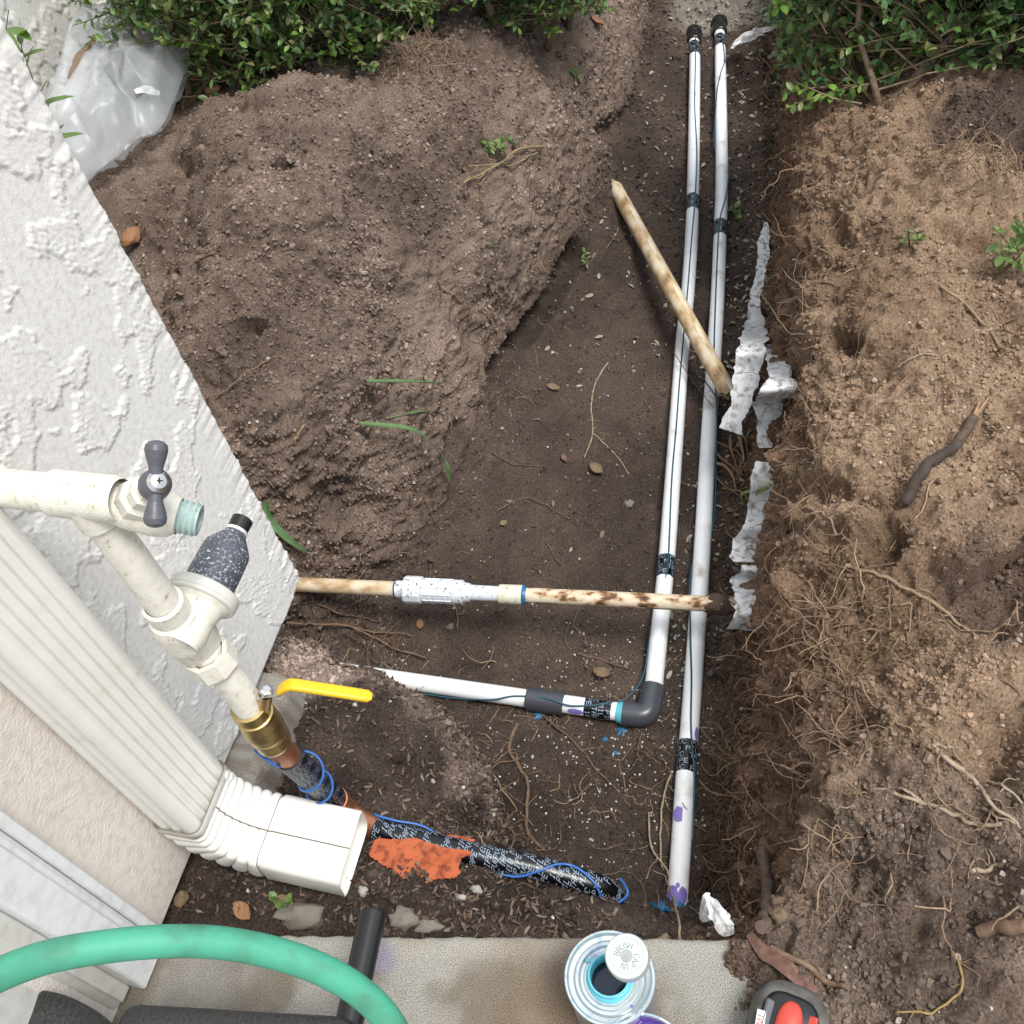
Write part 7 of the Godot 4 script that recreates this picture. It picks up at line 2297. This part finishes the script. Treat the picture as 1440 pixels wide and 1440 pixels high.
# ------------------------------------------------------------------ crumbs, chips and fine roots
func scatter_soil() -> void:
	var r := RandomNumberGenerator.new()
	r.seed = 77
	var shapes: Array = []
	for k in 4:
		shapes.append(lump(300 + k, Vector3(1.0, 0.66 + 0.12 * (k % 2), 0.82), 0.8, 4, 7, 1.7, true))
	var lists: Array = [[], [], [], []]
	var tints: Array = [PackedColorArray(), PackedColorArray(), PackedColorArray(), PackedColorArray()]
	var chips: Array = []
	var chip_tints := PackedColorArray()
	var bits: Array = []
	var bit_tints := PackedColorArray()
	var white: Array = []
	var white_tints := PackedColorArray()
	var c0 := col_start[1]
	var c1 := col_start[10] + 4
	var r0 := row_start[2]
	var r1 := row_start[24]
	var patch := FastNoiseLite.new()
	patch.frequency = 6.0
	patch.fractal_octaves = 3
	patch.seed = 90
	for k in 330000:
		var row := r.randi_range(r0, r1)
		var col := r.randi_range(c0, c1)
		var q := row * soil_cols + col
		var p := soil_pos[q]
		if p.z > -0.3 and p.x < 0.02:
			continue
		if p.x < -0.66 and p.z > -0.8:
			continue
		var u := soil_u[col]
		var pn := patch.get_noise_2d(p.x, p.z)
		var d := 0.56 + pn * 1.0
		if u > 4.5 and u < 7.0:
			d = 0.14 + pn * 0.25
		elif u >= 7.0 and u < 7.7:
			d = 0.42 + pn * 0.5
		elif u > 3.6 and u <= 4.5 and p.z < -1.3:
			d = 0.2 + pn * 0.35
		if u > 7.7 and p.z < -0.62:
			d *= 0.75
		if r.randf() > d:
			continue
		var size := 0.0013 + 0.0028 * pow(r.randf(), 2.4)
		if r.randf() < 0.02 and (u < 4.4 or u > 7.6):
			size *= r.randf_range(1.4, 2.3)
		if p.z < -2.0:
			size *= 1.35
		var b := Basis.from_euler(Vector3(r.randf() * TAU, r.randf() * TAU, r.randf() * TAU)).scaled(Vector3.ONE * size)
		var t := Transform3D(b, p + soil_nor[q] * size * r.randf_range(0.1, 0.6))
		var s := r.randi() % 4
		lists[s].append(t)
		var f := r.randf_range(0.55, 1.5) if u < 7.0 else r.randf_range(0.55, 1.22)
		var tone := soil_col[q] * f
		if r.randf() < 0.006:
			tone = Color(0.42, 0.38, 0.33)
		tints[s].append(tone)
	# clods spilled over the buried start of the cross pipe
	for k in 240:
		var uv := (Vector2(3.763, 13.127)).lerp(Vector2(5.280, 13.848), r.randf()) + Vector2(r.randfn() * 0.05, r.randfn() * 0.06)
		var q := soil_index(uv)
		var size := r.randf_range(0.002, 0.0065)
		lists[k % 4].append(Transform3D(Basis.from_euler(Vector3(r.randf() * TAU, r.randf() * TAU, 0)).scaled(Vector3.ONE * size), soil_pos[q] + Vector3(r.randfn() * 0.004, size * 0.4, r.randfn() * 0.004)))
		tints[k % 4].append(soil_col[q] * r.randf_range(0.7, 1.2))
	for s in 4:
		scatter("soil_crumbs", shapes[s], M.crumb, lists[s], tints[s])
	# mulch chips by the wall; leaf bits in the trench; white grains on the floor
	var chip := lump(310, Vector3(1.0, 0.18, 0.34), 0.6, 4, 6)
	for k in 5000:
		var row := r.randi_range(row_start[14], row_start[21])
		var col := r.randi_range(col_start[2], col_start[6])
		var q := row * soil_cols + col
		var p := soil_pos[q]
		if (p.z > -0.3 and p.x < 0.02) or p.x < -0.63 or p.y < -0.33:
			continue
		if Vector2(p.x + 0.56, p.z + 0.66).length() < 0.06:
			continue
		var len := r.randf_range(0.002, 0.0075)
		var n := soil_nor[q]
		var b := frame_to(Vector3(r.randfn(), r.randfn() * 0.35, r.randfn()), (n + Vector3(r.randfn(), 0, r.randfn()) * 0.35).normalized()) * Basis(Vector3.UP, PI / 2)
		chips.append(Transform3D(b.scaled(Vector3(len, len * 1.1, len)), p + n * r.randf_range(0.001, 0.004)))
		chip_tints.append([Color(0.11, 0.075, 0.058), Color(0.07, 0.05, 0.042), Color(0.16, 0.11, 0.085), Color(0.2, 0.16, 0.13)][r.randi() % 4] * r.randf_range(0.6, 1.2))
	scatter("mulch_chips", chip, M.crumb, chips, chip_tints)
	var bit := leaf_mesh(0.016, 0.007, 0.3)
	for k in 5200:
		var row := r.randi_range(row_start[3], row_start[13])
		var col := r.randi_range(col_start[5], col_start[8])
		var q := row * soil_cols + col
		var p := soil_pos[q]
		var on_right := soil_u[col] > 6.45
		if not on_right and r.randf() > (0.28 if p.z < -1.6 else 0.1):
			continue
		if p.y > -0.3:
			continue
		var n := soil_nor[q]
		var b := frame_to(Vector3(r.randfn(), r.randfn() * 0.3, r.randfn()), (n + Vector3(r.randfn(), 0, r.randfn()) * 0.3).normalized()).scaled(Vector3.ONE * r.randf_range(0.4, 1.3))
		bits.append(Transform3D(b, p + n * 0.003))
		bit_tints.append([Color(0.2, 0.17, 0.13), Color(0.11, 0.085, 0.065), Color(0.3, 0.27, 0.21), Color(0.08, 0.07, 0.05), Color(0.4, 0.37, 0.31)][r.randi() % 5] * r.randf_range(0.7, 1.1))
	scatter("leaf_litter", bit, M.crumb, bits, bit_tints)
	for k in 9000:
		var row := r.randi_range(row_start[8], row_start[18])
		var col := r.randi_range(col_start[4], col_start[7])
		var q := row * soil_cols + col
		var p := soil_pos[q]
		var w := smoothstep(0.3, 0.05, Vector2((p.x + 0.14) * 0.8, p.z + 0.78).length()) * 0.75 + 0.06
		if r.randf() > w * (0.6 + patch.get_noise_2d(p.x * 4, p.z * 4) * 1.6) or p.y > -0.3:
			continue
		var size := r.randf_range(0.0007, 0.0021)
		white.append(Transform3D(Basis.from_euler(Vector3(r.randf() * TAU, r.randf() * TAU, 0)).scaled(Vector3.ONE * size), p + soil_nor[q] * size * 0.6))
		white_tints.append(Color(1, 1, 1) * r.randf_range(0.6, 1.1))
	for k in 500:
		var row := r.randi_range(r0, r1)
		var col := r.randi_range(c0, c1)
		var q := row * soil_cols + col
		var p := soil_pos[q]
		if (p.z > -0.3 and p.x < 0.02) or p.x < -0.64 and p.z > -0.8:
			continue
		var size := r.randf_range(0.001, 0.0028)
		white.append(Transform3D(Basis.from_euler(Vector3(r.randf() * TAU, r.randf() * TAU, 0)).scaled(Vector3.ONE * size), p + soil_nor[q] * size * 0.6))
		white_tints.append(Color(1, 0.98, 0.94) * r.randf_range(0.5, 1.0))
	scatter("white_grains", shapes[1], M.specks, white, white_tints)
	# hair roots in the banks
	var hs := tool_start()
	for k in 2700:
		var u := 0.0
		var v := 0.0
		var zone := r.randf()
		if zone < 0.62:
			u = r.randf_range(7.05, 8.15)
			v = r.randf_range(4.5, 19.2)
		elif zone < 0.8:
			u = r.randf_range(8.0, 9.6)
			v = r.randf_range(6.5, 20.0)
		elif zone < 0.9:
			u = r.randf_range(3.6, 5.3)
			v = r.randf_range(6.0, 13.5)
		else:
			u = r.randf_range(4.6, 7.2)
			v = r.randf_range(12.5, 19.3)
		var q := soil_index(Vector2(u, v))
		var p := soil_pos[q]
		if (p.z > -0.31 and p.x < 0.02) or (p.x < -0.6 and p.z > -0.8):
			continue
		if k > 2300:       # the matted clumps by the hedges
			var cl: Vector2 = Vector2(9.097, 9.065) if k % 2 == 0 else Vector2(2.888, 7.005)
			q = soil_index(cl + Vector2(r.randfn() * 0.16, r.randfn() * 0.22))
			p = soil_pos[q]
		var n := soil_nor[q]
		var steps := r.randi_range(5, 10)
		var len := r.randf_range(0.004, 0.0115)
		var d := Vector3(r.randfn(), r.randfn(), r.randfn())
		d = (d - n * n.dot(d) * 0.75).normalized()
		var pts := PackedVector3Array([p - n * 0.002])
		for s in steps:
			d = (d + Vector3(r.randfn(), r.randfn(), r.randfn()) * 0.32 + n * (0.25 if s < 1 else -0.06)).normalized()
			var next := pts[s] + d * len
			var ground := soil_height(next.x, next.z)
			if next.y < ground and ground - next.y < 0.012:
				next.y = ground + 0.0008
			pts.append(next)
		var rad := 0.0005 + 0.0011 * pow(r.randf(), 2.0)
		var tone: Color = TAN.lerp(ROOT_BROWN, r.randf()) * r.randf_range(0.7, 1.35)
		var col := PackedColorArray()
		for s in pts.size():
			col.append(tone)
		tube(hs, pts, taper(pts.size(), rad, rad * 0.5), 4, false, col)
	var hair := obj("hair_roots", hs, M.wood, null, false)
	stuff(hair)

func build_light() -> void:
	var cam := Camera3D.new()
	cam.name = "camera"
	cam.fov = 53.13
	cam.near = 0.02
	cam.far = 200.0
	add_child(cam)
	cam.transform = Transform3D(Basis(Vector3(0.9804719, -0.1374477, -0.1406519), Vector3(-0.0277188, 0.6114797, -0.7907744), Vector3(0.1946959, 0.7792308, 0.5957288)), Vector3(0, 1.15, 0))
	cam.current = true
	var we := WorldEnvironment.new()
	we.name = "environment"
	var env := Environment.new()
	env.background_mode = Environment.BG_SKY
	var sky := Sky.new()
	var sm := ProceduralSkyMaterial.new()
	sm.sky_top_color = Color(0.885, 0.915, 0.955)
	sm.sky_horizon_color = Color(0.74, 0.76, 0.79)
	sm.sky_curve = 0.25
	sm.ground_bottom_color = Color(0.25, 0.22, 0.2)
	sm.ground_horizon_color = Color(0.5, 0.5, 0.5)
	sm.sky_energy_multiplier = 0.85
	sm.sun_angle_max = 1.0
	sky.sky_material = sm
	env.sky = sky
	env.tonemap_mode = Environment.TONE_MAPPER_LINEAR
	env.tonemap_exposure = EXPOSURE
	env.sdfgi_enabled = true
	env.ssao_enabled = true
	env.ssil_enabled = true
	we.environment = env
	add_child(we)
	var sun := DirectionalLight3D.new()
	sun.name = "sun"
	sun.light_energy = 0.5
	sun.light_angular_distance = 20.0
	sun.light_color = Color(1.0, 0.985, 0.955)
	sun.shadow_enabled = true
	add_child(sun)
	sun.look_at_from_position(Vector3(0.55, 1.5, 0.3), Vector3.ZERO)

const EXPOSURE := 2.2

func _ready() -> void:
	build_light()
	make_materials()
	M.mud = paint(lin(0.085, 0.058, 0.043), 0.95)
	M.mud_pale = paint(lin(0.2, 0.14, 0.095), 0.9)
	M.bark = textured(paint(lin(0.24, 0.135, 0.1), 0.85), noise_tex(0.05, 3, 70, [[0.0, Color(0.55, 0.5, 0.5)], [1.0, Color(1, 1, 1)]], 256), 7.0)
	M.clay_pale = textured(paint(lin(0.34, 0.25, 0.17), 0.85), M.concrete.albedo_texture, 6.0)
	M.white_stone = textured(paint(lin(0.6, 0.6, 0.58), 0.8), M.concrete.albedo_texture, 6.0)
	M.blade_plain = paint(lin(0.2, 0.26, 0.06), 0.5)
	M.leaf_plain = paint(lin(0.1, 0.17, 0.045), 0.42)
	M.leaf_light = paint(lin(0.17, 0.26, 0.08), 0.42)
	for m in [M.leaf_plain, M.leaf_light]:
		m.backlight_enabled = true
		m.backlight = Color(0.35, 0.45, 0.12)
	build_soil()
	build_walls()
	build_downspout()
	build_white_pipes()
	build_old_pipes()
	build_riser()
	build_hose()
	build_tins()
	build_battery()
	build_sheets()
	build_bag()
	build_roots()
	build_litter()
	build_plants()
	scatter_soil()
